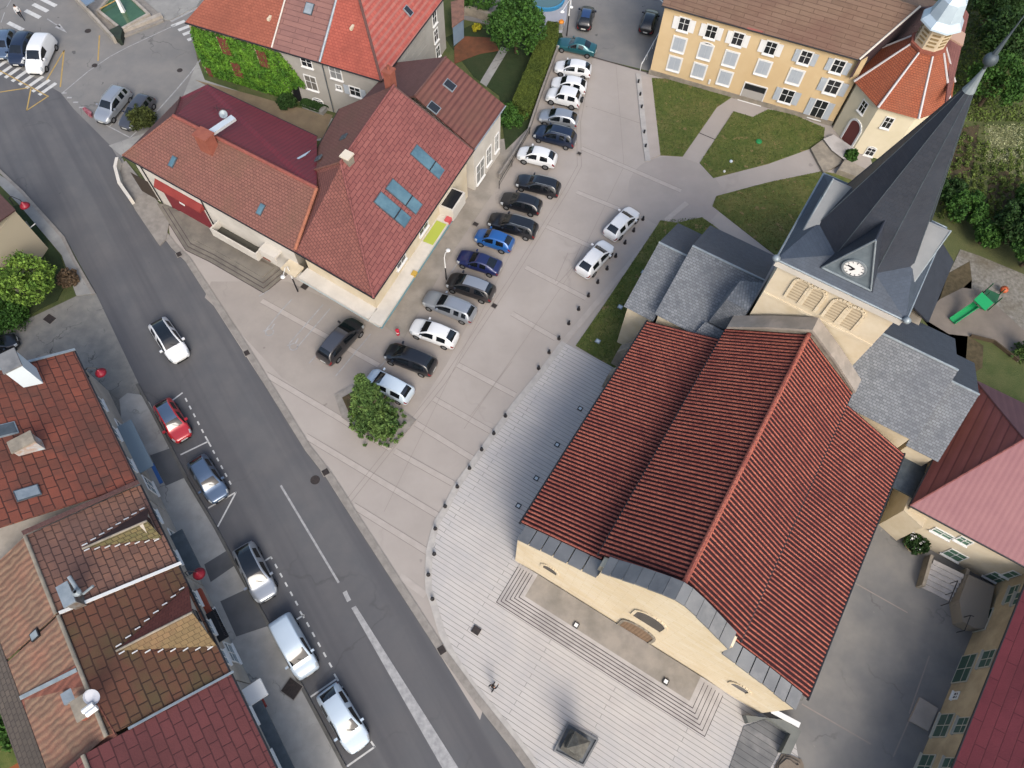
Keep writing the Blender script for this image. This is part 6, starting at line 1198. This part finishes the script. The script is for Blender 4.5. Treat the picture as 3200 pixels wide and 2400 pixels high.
# hedge
hq = PL([(1708, 108), (1742, 112), (1738, 150), (1700, 250), (1655, 365), (1636, 383), (1600, 352), (1640, 260), (1680, 165)]); t = thing('hedge', 'long clipped olive-green hedge beside the parked white cars', 'hedge', P(1670, 250)); hq = ccw(hq)
MB().prism(grow(hq, 0.12), 0, 1.65).build('hedge_core', mat('hedge_core', (60, 72, 30), rough=0.95), t)
pts = []
g2 = [(p.x, p.y) for p in hq]; xs = [p[0] for p in g2]; ys = [p[1] for p in g2]
while len(pts) < 16000:
    p = (random.uniform(min(xs), max(xs)), random.uniform(min(ys), max(ys)))
    if inpoly(p, g2): pts.append((p[0], p[1], 1.68+0.06*random.random()))
for a, b_ in zip(hq, hq[1:]+hq[:1]):
    for k in range(int((b_-a).length*330)): q = a.lerp(b_, random.random()); pts.append((q.x+random.gauss(0, 0.04), q.y+random.gauss(0, 0.04), random.random()*1.7))
leaves('hedge_leaves', pts, 0.07, lf_hedge, t)
w_ = wallseg(None, [(1742, 160), (1690, 300), (1650, 420), (1600, 500), (1560, 560)], 0.7, 0.18, m_kerb, 'garden_wall'); tag(w_, 'low pale garden wall between the hedge and the parked cars', 'wall')
fp_ = thing('railing', 'thin black railing on the kerb behind the black parked cars', 'railing', P(1600, 560)); q = PL([(1655, 420), (1600, 520), (1560, 590)])
for a, c in zip(q, q[1:]): MB().tube(a+UP*1.0, c+UP*1.0, 0.03).build('rail', m_black, fp_); MB().tube(a+UP*0.5, c+UP*0.5, 0.02).build('rail', m_black, fp_)
for p in q: MB().tube(p, p+UP*1.02, 0.03).build('post', m_black, fp_)
# planter by the ivy house
a, c = P(955, 330), P(1015, 352); t = thing('planter_hedge', 'rounded dark green box hedge in front of the grey terrace house', 'hedge', (a+c)/2); pts = []
for k in range(5000): 
    f = random.random(); an = random.random()*3.1416; q = a.lerp(c, f); pts.append((q.x+math.cos(an)*0.5, q.y+0.3*math.cos(an), 0.25+math.sin(an)*0.65))
leaves('hedge_leaves', pts, 0.07, lf_dark, t); d = (c-a).normalized(); MB().obox((a+c)/2+UP*0.25, d, _v(-d.y, d.x, 0), UP, (c-a).length/2+0.1, 0.45, 0.25).build('trough', m_pave, t)
# right-hand gardens
GT = 'trees in the gardens at the right'
for px, h_, r, m, lab in (((3060, 330), 5.5, 2.8, lf_mid, 'leafy green tree directly right of the silver spire cap'), ((3085, 215), 6.5, 3.0, lf_dark, 'dark green tree behind the finial ball of the spire'), ((3160, 180), 5.0, 2.4, lf_dark, 'dark tree right of the spire finial'), ((3065, 80), 6.0, 2.8, lf_dark, 'dark tree at the top behind the chapel roof'), ((3150, 60), 4.0, 2.0, lf_mid, 'smaller green tree at the top right corner of the garden'),
        ((2985, 690), 3.2, 1.7, lf_mid, 'bright green tree just right of the church spire base'), ((2940, 640), 3.0, 1.3, lf_dark, 'dark shrubby tree tucked behind the right spire dormer'), ((3140, 760), 4.6, 2.3, lf_dark, 'large dark green tree above the playground'), ((3190, 830), 4.0, 2.0, lf_mid, 'green tree at the right edge above the gravel'), ((3060, 760), 2.2, 1.3, lf_mid, 'low green tree on the left of the playground hedge line'), ((3195, 680), 4.0, 1.9, lf_mid, 'leafy tree at the right edge below the vegetable beds')):
    tree('garden_tree', lab, 'tree', P(*px), h_, r, m, 0.16, int(40+26*r), 60, r*0.24, group=GT)
tree('spruce', 'small blue-green spruce at the right edge beyond the play surface', 'tree', P(3190, 1110), 3.0, 1.2, lf_con, 0.10, 80, 50, 0.25, shape='cone')
sheet('garden_bed', PL([(2950, 500), (3010, 400), (3060, 390), (3040, 520), (2990, 640), (2930, 620)]), 0.03, m_soil)
sheet('garden_bed', PL([(3075, 390), (3160, 400), (3195, 500), (3200, 560), (3085, 510)]), 0.035, mat('pale_bed', (140, 140, 100), (104, 110, 70), 3, 0.95, 1.0, 10, bumpd=0.1))
sheet('garden_bed', PL([(3150, 520), (3300, 560), (3300, 720), (3080, 700), (3090, 560)]), 0.03, m_soil)
pts = []; pts2 = []
for k in range(9):
    a, b_ = P(2975+k*26, 420+k*8), P(2935+k*30, 690+k*4)
    for q in range(26):
        c = a.lerp(b_, q/26)
        if rng.random() < 0.8: pts.append(clumps((c.x, c.y, 0.25), (0.3, 0.3, 0.3), 2, 26, 0.22))
leaves('vegetable_rows', np.concatenate(pts), 0.10, leafmat('leaf_veg', (112, 128, 62), (84, 104, 44)), None, kind='stuff')
for k in range(900):
    c = P(random.uniform(3078, 3190), random.uniform(395, 515)); pts2.append((c.x, c.y, 0.3*random.random()))
leaves('pale_flowers', np.repeat(np.array(pts2), 5, 0)+rng.normal(size=(4500, 3))*0.12, 0.06, leafmat('leaf_pale', (190, 192, 150), (132, 140, 92)), None, kind='stuff')
pts = [];
for k in range(14000):
    px_ = (random.uniform(2960, 3300), random.uniform(-60, 700))
    if 380 < px_[1] < 700 and px_[0] < 3210 and random.random() < 0.85: continue
    c = P(*px_); pts.append((c.x, c.y, 0.12*random.random()))
leaves('meadow_grass', pts, 0.16, leafmat('leaf_meadow', (104, 122, 56), (80, 100, 42)), None, kind='stuff')
def tufts(name, px, n, m, size=0.06, h_=0.05, z=0.07):
    pg = [(p.x, p.y) for p in PL(px)]; xs = [p[0] for p in pg]; ys = [p[1] for p in pg]; pts = []
    while len(pts) < n:
        p = (random.uniform(min(xs), max(xs)), random.uniform(min(ys), max(ys)))
        if inpoly(p, pg): pts.append((p[0], p[1], z+h_*random.random()))
    leaves(name, pts, size, m, None, kind='stuff')
lf_g = leafmat('leaf_grass', (104, 116, 54), (76, 98, 40), 0.3)
tufts('grass', [(2036, 246), (2063, 486), (2133, 490), (2240, 336), (2287, 304), (2200, 272), (2110, 248)], 9000, lf_g); tufts('grass', [(2292, 349), (2352, 367), (2400, 343), (2480, 360), (2577, 401), (2573, 434), (2530, 466), (2400, 513), (2229, 557), (2186, 510)], 10000, lf_g)
tufts('grass', [(2238, 614), (2400, 571), (2566, 537), (2620, 560), (2540, 800), (2400, 781), (2226, 645)], 8000, leafmat('leaf_grass_dry', (124, 118, 68), (92, 98, 46), 0.3)); tufts('grass', [(2063, 690), (2193, 680), (2229, 705), (2000, 1050), (1918, 1150), (1799, 1081), (1889, 951), (1969, 831), (2052, 708)], 9000, lf_g)
# playground
sheet('gravel', PL([(3000, 780), (3060, 800), (3300, 900), (3300, 1120), (3190, 1050), (3070, 910), (3010, 900), (2930, 930)]), 0.04, m_gravel)
sheet('play_surface', PL([k4(x, y+1659) for x, y in [(1480, 930), (1680, 830), (1830, 850), (2212, 1200), (2400, 1380), (2180, 1450), (2150, 1470), (1940, 1300), (1740, 1250), (1560, 1230), (1330, 1090)]]), 0.06, m_playsurf)
sheet('bark_bed', PL([k4(x, y+1659) for x, y in [(1330, 1090), (1480, 930), (1560, 700), (1740, 600), (1760, 760), (1500, 1000), (1480, 1300), (1700, 1560), (1650, 1640), (1850, 1520), (1860, 1330), (1740, 1250), (1560, 1230)]]), 0.045, mat('bark_bed', (98, 86, 64), (76, 68, 48), 2.5, 0.95, 1.0, 8))
wl = wallseg(None, [k4(1740, 2910), k4(1940, 2960), k4(2150, 3125)], 0.4, 0.12, mat('timber_edge', (84, 72, 56), rough=0.9), 'timber_edging'); tag(wl, 'dark timber edging along the lower side of the play surface', 'edging')
sl_ = thing('playground_slide', 'green playground slide with small square roofed platform', 'slide', P(*k4(1780, 2640))); m_sg = mat('slide_green', (40, 168, 100), rough=0.4); m_sd = mat('slide_dark_green', (46, 96, 66), rough=0.5)
kq = lambda x, y, z=0.0: P(*k4(x, y+1659), z)
MB().slab([kq(1780, 930, 2.2), kq(1850, 865, 2.2), kq(1950, 960, 2.2), kq(1880, 1025, 2.2)], 0.08).build('roof', m_sg, sl_)
tp, bt = kq(1800, 975, 1.25), kq(1590, 1118, 0.15); dd = (bt-tp).normalized(); sd_ = dd.cross(UP).normalized(); nn = sd_.cross(dd)
b = MB(); b.obox((tp+bt)/2, dd, sd_, nn, (bt-tp).length/2, 0.3, 0.03)
for sg in (-1, 1): b.obox((tp+bt)/2+sd_*0.32*sg+nn*0.1, dd, sd_, nn, (bt-tp).length/2, 0.03, 0.13)
b.build('chute', m_sg, sl_)
pc = kq(1860, 965, 0); MB().obox(pc+UP*1.2, CU, CV, UP, 0.6, 0.6, 0.04).build('platform', m_sd, sl_)
for sx in (-1, 1):
    for sy in (-1, 1): p = pc+CU*0.55*sx+CV*0.55*sy; MB().tube(p, p+UP*2.15, 0.05).build('post', m_sd, sl_)
b = MB()
for k in range(5): b.obox(pc-CV*(0.8+0.0*k)+UP*(0.2+0.24*k)+CU*0.0, CU, CV, UP, 0.25, 0.04, 0.03)
b.build('ladder', m_sd, sl_)
tg = thing('spring_rider', 'small orange spring toy on the gravel behind the slide', 'play toy', kq(2010, 870)); b = MB(); c = kq(2010, 870)
b.lathe(c+UP*0.55, [(0.001, -0.25), (0.3, -0.18), (0.36, 0), (0.28, 0.18), (0.001, 0.25)], 12); b.build('seat', mat('toy_orange', (196, 96, 54), rough=0.5), tg, smooth=True); MB().tube(c, c+UP*0.35, 0.09).build('spring', m_black, tg); MB().tube(c+UP*0.75-CU*0.25, c+UP*0.75+CU*0.25, 0.03).build('handle', m_black, tg)
for px, mt, lab, r in (((2371, 443), mat('green_disc', (40, 140, 80), rough=0.4), 'round green plastic lid lying on the middle lawn', 0.32), ((2284, 505), m_fl, 'small white floodlight on the lawn edge left of the lids', 0.16), ((2263, 537), m_frame, 'tiny white spot lamp at the lower corner of the middle lawn', 0.12)):
    o = MB().lathe(P(*px, 0.09), [(r, 0), (r, 0.1), (r*0.7, 0.16), (r*0.4, 0.12), (0.001, 0.2)], 16).build('garden_lamp' if r < 0.3 else 'plastic_lid', mt, None, smooth=True); tag(o, lab, 'lamp' if r < 0.3 else 'lid')
# ================================================================== STREET FURNITURE
pr = None; kA = lambda x, y: k8(1600, 600, x, y)
bl_px = [kA(*q) for q in ((1130, 240), (1050, 340), (975, 445), (895, 560), (820, 668), (740, 785), (660, 900), (575, 1017), (490, 1140), (405, 1270), (320, 1390), (230, 1527))]+[k8(800, 1200, *q) for q in ((2155, 280), (2055, 430), (1950, 570), (1845, 730), (1740, 890), (1635, 1060), (1550, 1252), (1540, 1470), (1490, 1650))]+[k8(800, 1800, 1525, 200)]
ub_ = [k8(1600, 0, *q) for q in ((1090, 720), (1105, 830), (1118, 938), (1140, 1155), (1152, 1275))]
for i, (x, y) in enumerate(bl_px+ub_):
    c = P(x, y); up_ = i >= len(bl_px)
    t = thing('bollard', 'short black bollard standing on the pale kerb strip left of the lawn' if up_ else 'short dark steel bollard standing on the kerb around the church square', 'bollard', c, 'bollards on the upper kerb' if up_ else 'bollards around the church square')
    if pr is None:
        b = MB(); b.lathe(_v(0, 0, 0), [(0.10, 0), (0.10, 0.42), (0.085, 0.5), (0.001, 0.52)], 12); o1 = b.build('post', m_black, None, smooth=False); b = MB(); b.lathe(_v(0, 0, 0), [(0.16, 0.0), (0.16, 0.09), (0.11, 0.1)], 12); o2 = b.build('foot', m_iron, None); pr = (o1, o2)
        o1.parent = t; o2.parent = t
    else:
        for o in pr: q = o.copy(); COL.objects.link(q); q.parent = t
def lamp_post(px, h_, lab, head):
    c = P(*px); t = thing('lamp_post', lab, 'lamp post', c)
    MB().tube(c, c+UP*h_*0.55, 0.07, 0.06).build('lower_post', m_black, t); MB().tube(c+UP*h_*0.55, c+UP*h_, 0.06, 0.045).build('upper_post', m_frame, t)
    e = P(*head, h_+0.25); MB().path([c+UP*h_, c+UP*(h_+0.3)+(e-c-UP*h_)*0.3, e], 0.03, 6).build('arm', m_frame, t)
    MB().lathe(e, [(0.001, 0.12), (0.12, 0.08), (0.22, 0.0), (0.16, -0.08), (0.001, -0.1)], 14).build('lamp_head', m_frame, t, smooth=True)
lamp_post((1395, 873), 3.3, 'slim lamp post with black lower half on the pavement beside the parked cars', (1400, 782)); lamp_post((931, 911), 3.8, 'black and white striped lamp post in front of the shop window', (884, 865))
lamp_post((1771, 112), 4.6, 'tall double street lamp with white heads at the top end of the parked row', (1785, 22)); 
o = bpy.data.objects['lamp_post.002']; c = P(1771, 112); e = P(1757, 36, 4.8); MB().path([c+UP*4.6, e], 0.03, 6).build('arm', m_frame, o); MB().lathe(e, [(0.001, 0.12), (0.12, 0.08), (0.26, 0.0), (0.16, -0.08), (0.001, -0.1)], 14).build('lamp_head', m_frame, o, smooth=True)
hy = thing('fire_hydrant', 'small red and white fire hydrant on the corner by the shop canopy', 'hydrant', P(1244, 1045)); c = P(1244, 1045)
b = MB(); b.lathe(c, [(0.16, 0), (0.14, 0.1), (0.13, 0.6), (0.17, 0.62), (0.15, 0.78), (0.001, 0.85)], 14); b.tube(c+UP*0.5-CU*0.22, c+UP*0.5+CU*0.22, 0.06); b.build('body', mat('hydrant_red', (200, 36, 60), rough=0.4), hy, smooth=False); MB().lathe(c, [(0.135, 0.3), (0.145, 0.32), (0.145, 0.42), (0.135, 0.44)], 14).build('band', m_frame, hy)
o = leaves('potted_plant', clumps((P(1143, 995).x, P(1143, 995).y, 0.7), (0.3, 0.3, 0.4), 14, 30, 0.15), 0.09, lf_dark); tag(o, 'small dark green plant at the foot of the shop front corner', 'plant')
o = MB().obox(SEW.pt(4.6, 3.2, 1.1), SEW.d, SEW.n, UP, 0.25, 0.2, 0.15).build('yellow_box', mat('sign_yellow', (206, 170, 80), rough=0.6)); tag(o, 'small yellow box on the edge of the shop canopy', 'box')
o = MB().obox(SEW.pt(11.2, 3.2, 1.0), SEW.d, SEW.n, UP, 0.35, 0.25, 0.22).build('red_crate', mat('crate_pink', (206, 92, 96), rough=0.6)); tag(o, 'pink-red crate on the canopy next to the small balcony', 'crate')
bn = thing('litter_bin', 'orange topped bin beside the grey post at the hedge end', 'bin', P(1752, 92)); b = MB(); c = P(1752, 92); b.lathe(c, [(0.28, 0), (0.3, 0.9)], 14); b.build('bin_body', m_pave, bn); MB().lathe(c, [(0.3, 0.9), (0.32, 1.0), (0.2, 1.15), (0.001, 1.2)], 14).build('lid', mat('bin_orange', (226, 140, 40), rough=0.5), bn)
# poolside cover at the top, shed, low walls
o = thing('paddling_pool', 'round blue paddling pool on the pale terrace at the top edge', 'pool', P(1705, 0)); c = P(1705, 0); MB().lathe(c, [(2.2, 0), (2.3, 0.55), (2.2, 0.6), (2.05, 0.5), (2.0, 0.1)], 28).build('rim', mat('pool_blue', (60, 140, 186), rough=0.4), o); MB().lathe(c, [(2.04, 0.42), (0.001, 0.42)], 28).build('water', mat('pool_water', (90, 120, 124), rough=0.1, spec=0.6), o)
sheet('terrace', PL([(1655, 0), (1660, -80), (1780, -80), (1770, 60), (1755, 105), (1700, 95), (1660, 60)]), 0.09, mat('terrace_pale', (176, 178, 186), (166, 168, 176), 0.8, 0.85, 0.2, 12))
bs = thing('blue_shed', 'pale blue shed with rusty roof beside the red-roofed corner house', 'shed', P(1440, 140)); q = PL([(1418, 145), (1450, 120), (1450, 60), (1415, 70)]); MB().prism(q, 0, 2.4).build('wall', mat('shed_blue', (132, 152, 172), (122, 142, 164), 1, 0.6, stripes=dict(p=0.2, c=(110, 130, 152), str=0.4)), bs); MB().prism(grow(q, -0.1), 2.41, 2.5).build('roof', mat('rusty_sheet', (146, 108, 92), (120, 90, 80), 2, 0.8), bs)
w2 = wallseg(None, [(1415, 40), (1480, 50), (1550, 72)], 1.0, 0.5, m_stone, 'garden_wall'); tag(w2, 'rough grey stone wall along the lane behind the red-roofed house', 'wall')
tree('garden_tree', 'dark green bushes along the lane at the top edge', 'bush', P(1500, 20), 2.4, 2.2, lf_mid, 0.15, 60, 50, 0.6)
o = MB().prism(PL([(85, 2400), (170, 2350), (240, 2470), (100, 2480)]), 0, 2.2).build('garden_shed', mat('shed_orange', (150, 84, 44), rough=0.8)); tag(o, 'flat orange-brown shed roof at the bottom left corner', 'shed')
t = thing('shrub', 'bright shrub in the garden at the bottom left corner', 'shrub', P(45, 2280)); c = P(45, 2280); leaves('foliage', clumps((c.x, c.y, 0.6), (1.0, 1.0, 0.6), 30, 50, 0.4), 0.12, lf_mid, t)
o = MB().prism(PL([k8(0, 0, *q) for q in ((725, 960), (745, 945), (805, 990), (800, 1020), (770, 1010))]), 0, 0.35).build('red_barrier', mat('barrier_red', (140, 60, 72), (170, 120, 126), 4, 0.7)); tag(o, 'low red and white kerb block in front of the silver people carrier', 'kerb block')
# fountain
ft = thing('fountain', 'stone fountain basin with green water, pale obelisk and long side trough', 'fountain', P(*k8(0, 0, 1060, 130)))
kf = lambda x, y, z=0.0: P(*k8(0, 0, x, y), z)
wt_ = [kf(850, 95, 0.6), kf(1050, 255, 0.6), kf(1285, 125, 0.6), kf(1120, -30, 0.6), kf(980, -60, 0.6)]
def rimwall(par, pts, h_, wd, m, name, closed=True):
    b = MB(); n = len(pts)
    for i in range(n if closed else n-1):
        a, c = Vector(pts[i]), Vector(pts[(i+1) % n]); a.z = c.z = 0; d = (c-a).normalized(); nn = _v(-d.y, d.x, 0)*wd/2; b.prism([a-nn-d*wd*0.48, c-nn+d*wd*0.48, c+nn+d*wd*0.48, a+nn-d*wd*0.48], 0, h_+0.002*i)
    return b.build(name, m, par)
m_fst = mat('fountain_stone', (186, 178, 168), (164, 156, 146), 1.5, 0.85, 0.4, 10, big=(140, 134, 124), bigscale=0.8)
rimwall(ft, wt_, 0.75, 0.28, m_fst, 'basin_wall'); MB().poly(ccw(XY(wt_, 0.55))).build('water', mat('green_water', (58, 92, 58), (72, 106, 74), 0.9, 0.08, spec=0.6, big=(48, 78, 50), bigscale=0.6), ft)
MB().prism([tuple(p) for p in [kf(700, 40), kf(1010, 330), kf(1080, 330), kf(1420, 190), kf(1390, 140), kf(1150, -80), kf(900, -100)]], 0, 0.22).build('plinth', m_kerb, ft)
rimwall(ft, [kf(640, -20), kf(1000, 370)], 0.9, 0.3, m_fst, 'trough_wall', False); rimwall(ft, [kf(1085, 285), kf(1390, 165)], 0.55, 0.55, m_fst, 'bench', False)
MB().prism([tuple(p) for p in [kf(960, 320), kf(1060, 270), kf(1085, 300), kf(1070, 390), kf(1050, 395)]], 0, 0.8).build('corner_tank', mat('mossy_tank', (50, 62, 50), (40, 48, 42), 2, 0.8), ft)
ob = kf(1068, 105, 0.5); b = MB(); b.hexa([ob+_v(x*0.2, y*0.2, 0) for x, y in ((-1, -1), (1, -1), (1, 1), (-1, 1))], [ob+_v(x*0.13, y*0.13, 2.1) for x, y in ((-1, -1), (1, -1), (1, 1), (-1, 1))]); b.hexa([ob+_v(x*0.13, y*0.13, 2.1) for x, y in ((-1, -1), (1, -1), (1, 1), (-1, 1))], [ob+_v(x*0.01, y*0.01, 2.4) for x, y in ((-1, -1), (1, -1), (1, 1), (-1, 1))]); b.build('obelisk', m_frame, ft)
b = MB(); b.slab([kf(640, -60, 2.4), kf(740, 45, 2.4), kf(815, 0, 2.4), kf(740, -120, 2.4)], 0.12); b.build('canopy', mat('canopy_blue', (118, 138, 160), rough=0.5), ft); b = MB(); b.tube(kf(760, 80, 0), kf(745, 40, 2.4), 0.05); b.build('canopy_post', m_black, ft)
b = MB(); b.tube(kf(865, 75, 0.8), kf(1005, 0, 0.8), 0.05); b.build('pipe', mat('brass_pipe', (196, 160, 90), rough=0.4), ft)
sheet('pavement', PL([k8(0, 0, *q) for q in ((1140, -20), (1290, 130), (1320, 165), (1475, 180), (1700, 65), (1800, -100), (1200, -120))]), 0.10, m_pave)
# memorial on the plank square
mm = thing('stone_memorial', 'dark square stone monument with pyramid top standing in a stepped bed on the planks', 'monument', P(1790, 2325)); c = P(1793, 2328)
MB().prism([tuple(P(x, y, 0)) for x, y in ((1732, 2346), (1775, 2259), (1866, 2312), (1822, 2392))], 0.03, 0.14).build('bed', mat('memorial_bed', (122, 126, 130), (98, 102, 106), 1.5, 0.9, 0.5, 9), mm)
rimwall(mm, [P(1732, 2346), P(1775, 2259), P(1866, 2312), P(1822, 2392)], 0.24, 0.12, m_coping, 'rim')
m_mem = mat('memorial_stone', (120, 118, 110), (94, 92, 86), 3, 0.9, 0.8, 8, big=(70, 70, 66), bigscale=1.2)
b = MB(); b.obox(c+UP*0.35, CU, CV, UP, 0.72, 0.72, 0.25); b.build('base', m_mem, mm); b = MB(); r4 = lambda h, z: [c+CU*(x*h)+CV*(y*h)+UP*z for x, y in ((-1, -1), (1, -1), (1, 1), (-1, 1))]
b.hexa(r4(0.5, 0.6), r4(0.44, 2.9)); b.build('shaft', m_mem, mm); b = MB(); b.hexa(r4(0.58, 2.9), r4(0.58, 3.08)); b.hexa(r4(0.56, 3.08), r4(0.02, 3.5)); b.build('cap', m_mem, mm)
o = MB().obox(P(1488, 1970, 0.1), CU, CV, UP, 0.3, 0.26, 0.06).build('paving_hatch', m_iron); tag(o, 'small grey square hatch on the planks near the kerb corner', 'hatch')
# courtyard planter
pl = thing('flower_planter', 'round wicker planter with green leaves and white flowers by the cream school wall', 'planter', P(2845, 1705)); c = P(2845, 1705)
MB().lathe(c, [(0.45, 0), (0.85, 0.7), (0.8, 0.75), (0.7, 0.6)], 18).build('pot', mat('wicker', (150, 138, 104), (130, 118, 88), 4, 0.9), pl); leaves('foliage', clumps((c.x, c.y, 0.95), (0.85, 0.85, 0.35), 36, 40, 0.25), 0.12, lf_dark, pl); leaves('flower', clumps((c.x, c.y, 1.15), (0.8, 0.8, 0.3), 12, 8, 0.12), 0.09, m_frame, pl)
# ================================================================== PEOPLE
def person(px, ang, lab, top, legs, hair, skin=(196, 150, 124), h_=1.72, stride=0.28, arms=0.25):
    c = P(*px); c.z = 0.05; t = thing('person', lab, 'person', c); t.rotation_euler = (0, 0, ang); k = h_/1.72
    J = dict(p=(0, 0, .95), w=(0, 0, 1.12), ch=(0.02, 0, 1.32), n=(0.02, 0, 1.47), h1=(0.03, 0, 1.56), h2=(0.04, 0, 1.68), ls=(0.01, .18, 1.40), le=(-arms*0.6, .24, 1.13), lh=(0.0, .24, .90), lf=(0.06, .235, .80), rs=(0.01, -.18, 1.40), re=(arms*0.3, -.24, 1.13), rh=(arms*1.3, -.22, .95), rf=(arms*1.3+0.09, -.21, .90),
             lk=(stride*.55, .10, .50), la=(stride*.9, .10, .09), lt=(stride*.9+.17, .11, .04), lhp=(0, .10, .90), rhp=(0, -.10, .90), rk=(-.02, -.10, .50), ra=(-stride*1.0, -.10, .12), rt=(-stride+.15, -.11, .04))
    Rr = dict(p=.135, w=.125, ch=.15, n=.055, h1=.085, h2=.085, ls=.07, le=.045, lh=.03, lf=.028, rs=.07, re=.045, rh=.03, rf=.028, lhp=.10, lk=.065, la=.045, lt=.035, rhp=.10, rk=.065, ra=.045, rt=.035)
    E = [('p', 'w'), ('w', 'ch'), ('ch', 'n'), ('n', 'h1'), ('h1', 'h2'), ('ch', 'ls'), ('ls', 'le'), ('le', 'lh'), ('lh', 'lf'), ('ch', 'rs'), ('rs', 're'), ('re', 'rh'), ('rh', 'rf'), ('p', 'lhp'), ('lhp', 'lk'), ('lk', 'la'), ('la', 'lt'), ('p', 'rhp'), ('rhp', 'rk'), ('rk', 'ra'), ('ra', 'rt')]
    ks = list(J); me = bpy.data.meshes.new('body'); me.from_pydata([tuple(v*k for v in J[q]) for q in ks], [(ks.index(a), ks.index(b)) for a, b in E], []); o = bpy.data.objects.new('tmp', me); COL.objects.link(o)
    o.modifiers.new('skin', 'SKIN'); sv = me.skin_vertices[0].data
    for i, q in enumerate(ks): sv[i].radius = (Rr[q]*k, Rr[q]*k); sv[i].use_root = (q == 'p')
    md = o.modifiers.new('s', 'SUBSURF'); md.levels = 2; md.render_levels = 2; dg = bpy.context.evaluated_depsgraph_get(); dg.update(); em = bpy.data.meshes.new_from_object(o.evaluated_get(dg)); bpy.data.objects.remove(o)
    em.materials.clear()
    for m in (mat('skin', skin, rough=0.6), top, legs): em.materials.append(m)
    idx = []
    for p in em.polygons:
        z = p.center.z/k; y = abs(p.center.y)/k; idx.append(0 if z > 1.46 or (y > 0.19 and z < 0.97) else (1 if z > 0.93 or (y > 0.19 and z > 0.95) else 2))
    em.polygons.foreach_set('material_index', idx); em.polygons.foreach_set('use_smooth', [True]*len(em.polygons)); b = bpy.data.objects.new('body', em); COL.objects.link(b); b.parent = t
    hb = MB().lathe(_v(0.02, 0, 1.66)*k, [(0.105*k, -0.06*k), (0.11*k, 0.02*k), (0.08*k, 0.09*k), (0.001, 0.115*k)], 14).build('hair', hair, None, smooth=True); hb.parent = t; return t
m_hair = mat('dark_hair', (40, 32, 28), rough=0.7); m_drk = mat('dark_cloth', (34, 34, 40), rough=0.9); m_wht = mat('white_cloth', (220, 220, 220), rough=0.9)
person((1540, 2150), 1.0, 'person in dark clothes with a white shirt front walking across the plank paving', m_drk, m_drk, m_hair)
o = MB().obox(P(1534, 2143, 1.0), CU, CV, UP, 0.09, 0.07, 0.16).build('handbag', m_wht); tag(o, 'small white bag carried beside the walking person on the planks', 'bag')
person((72, 60), -1.0, 'person in a white top and dark trousers walking over the zebra crossing', m_wht, m_drk, m_hair, stride=0.35)
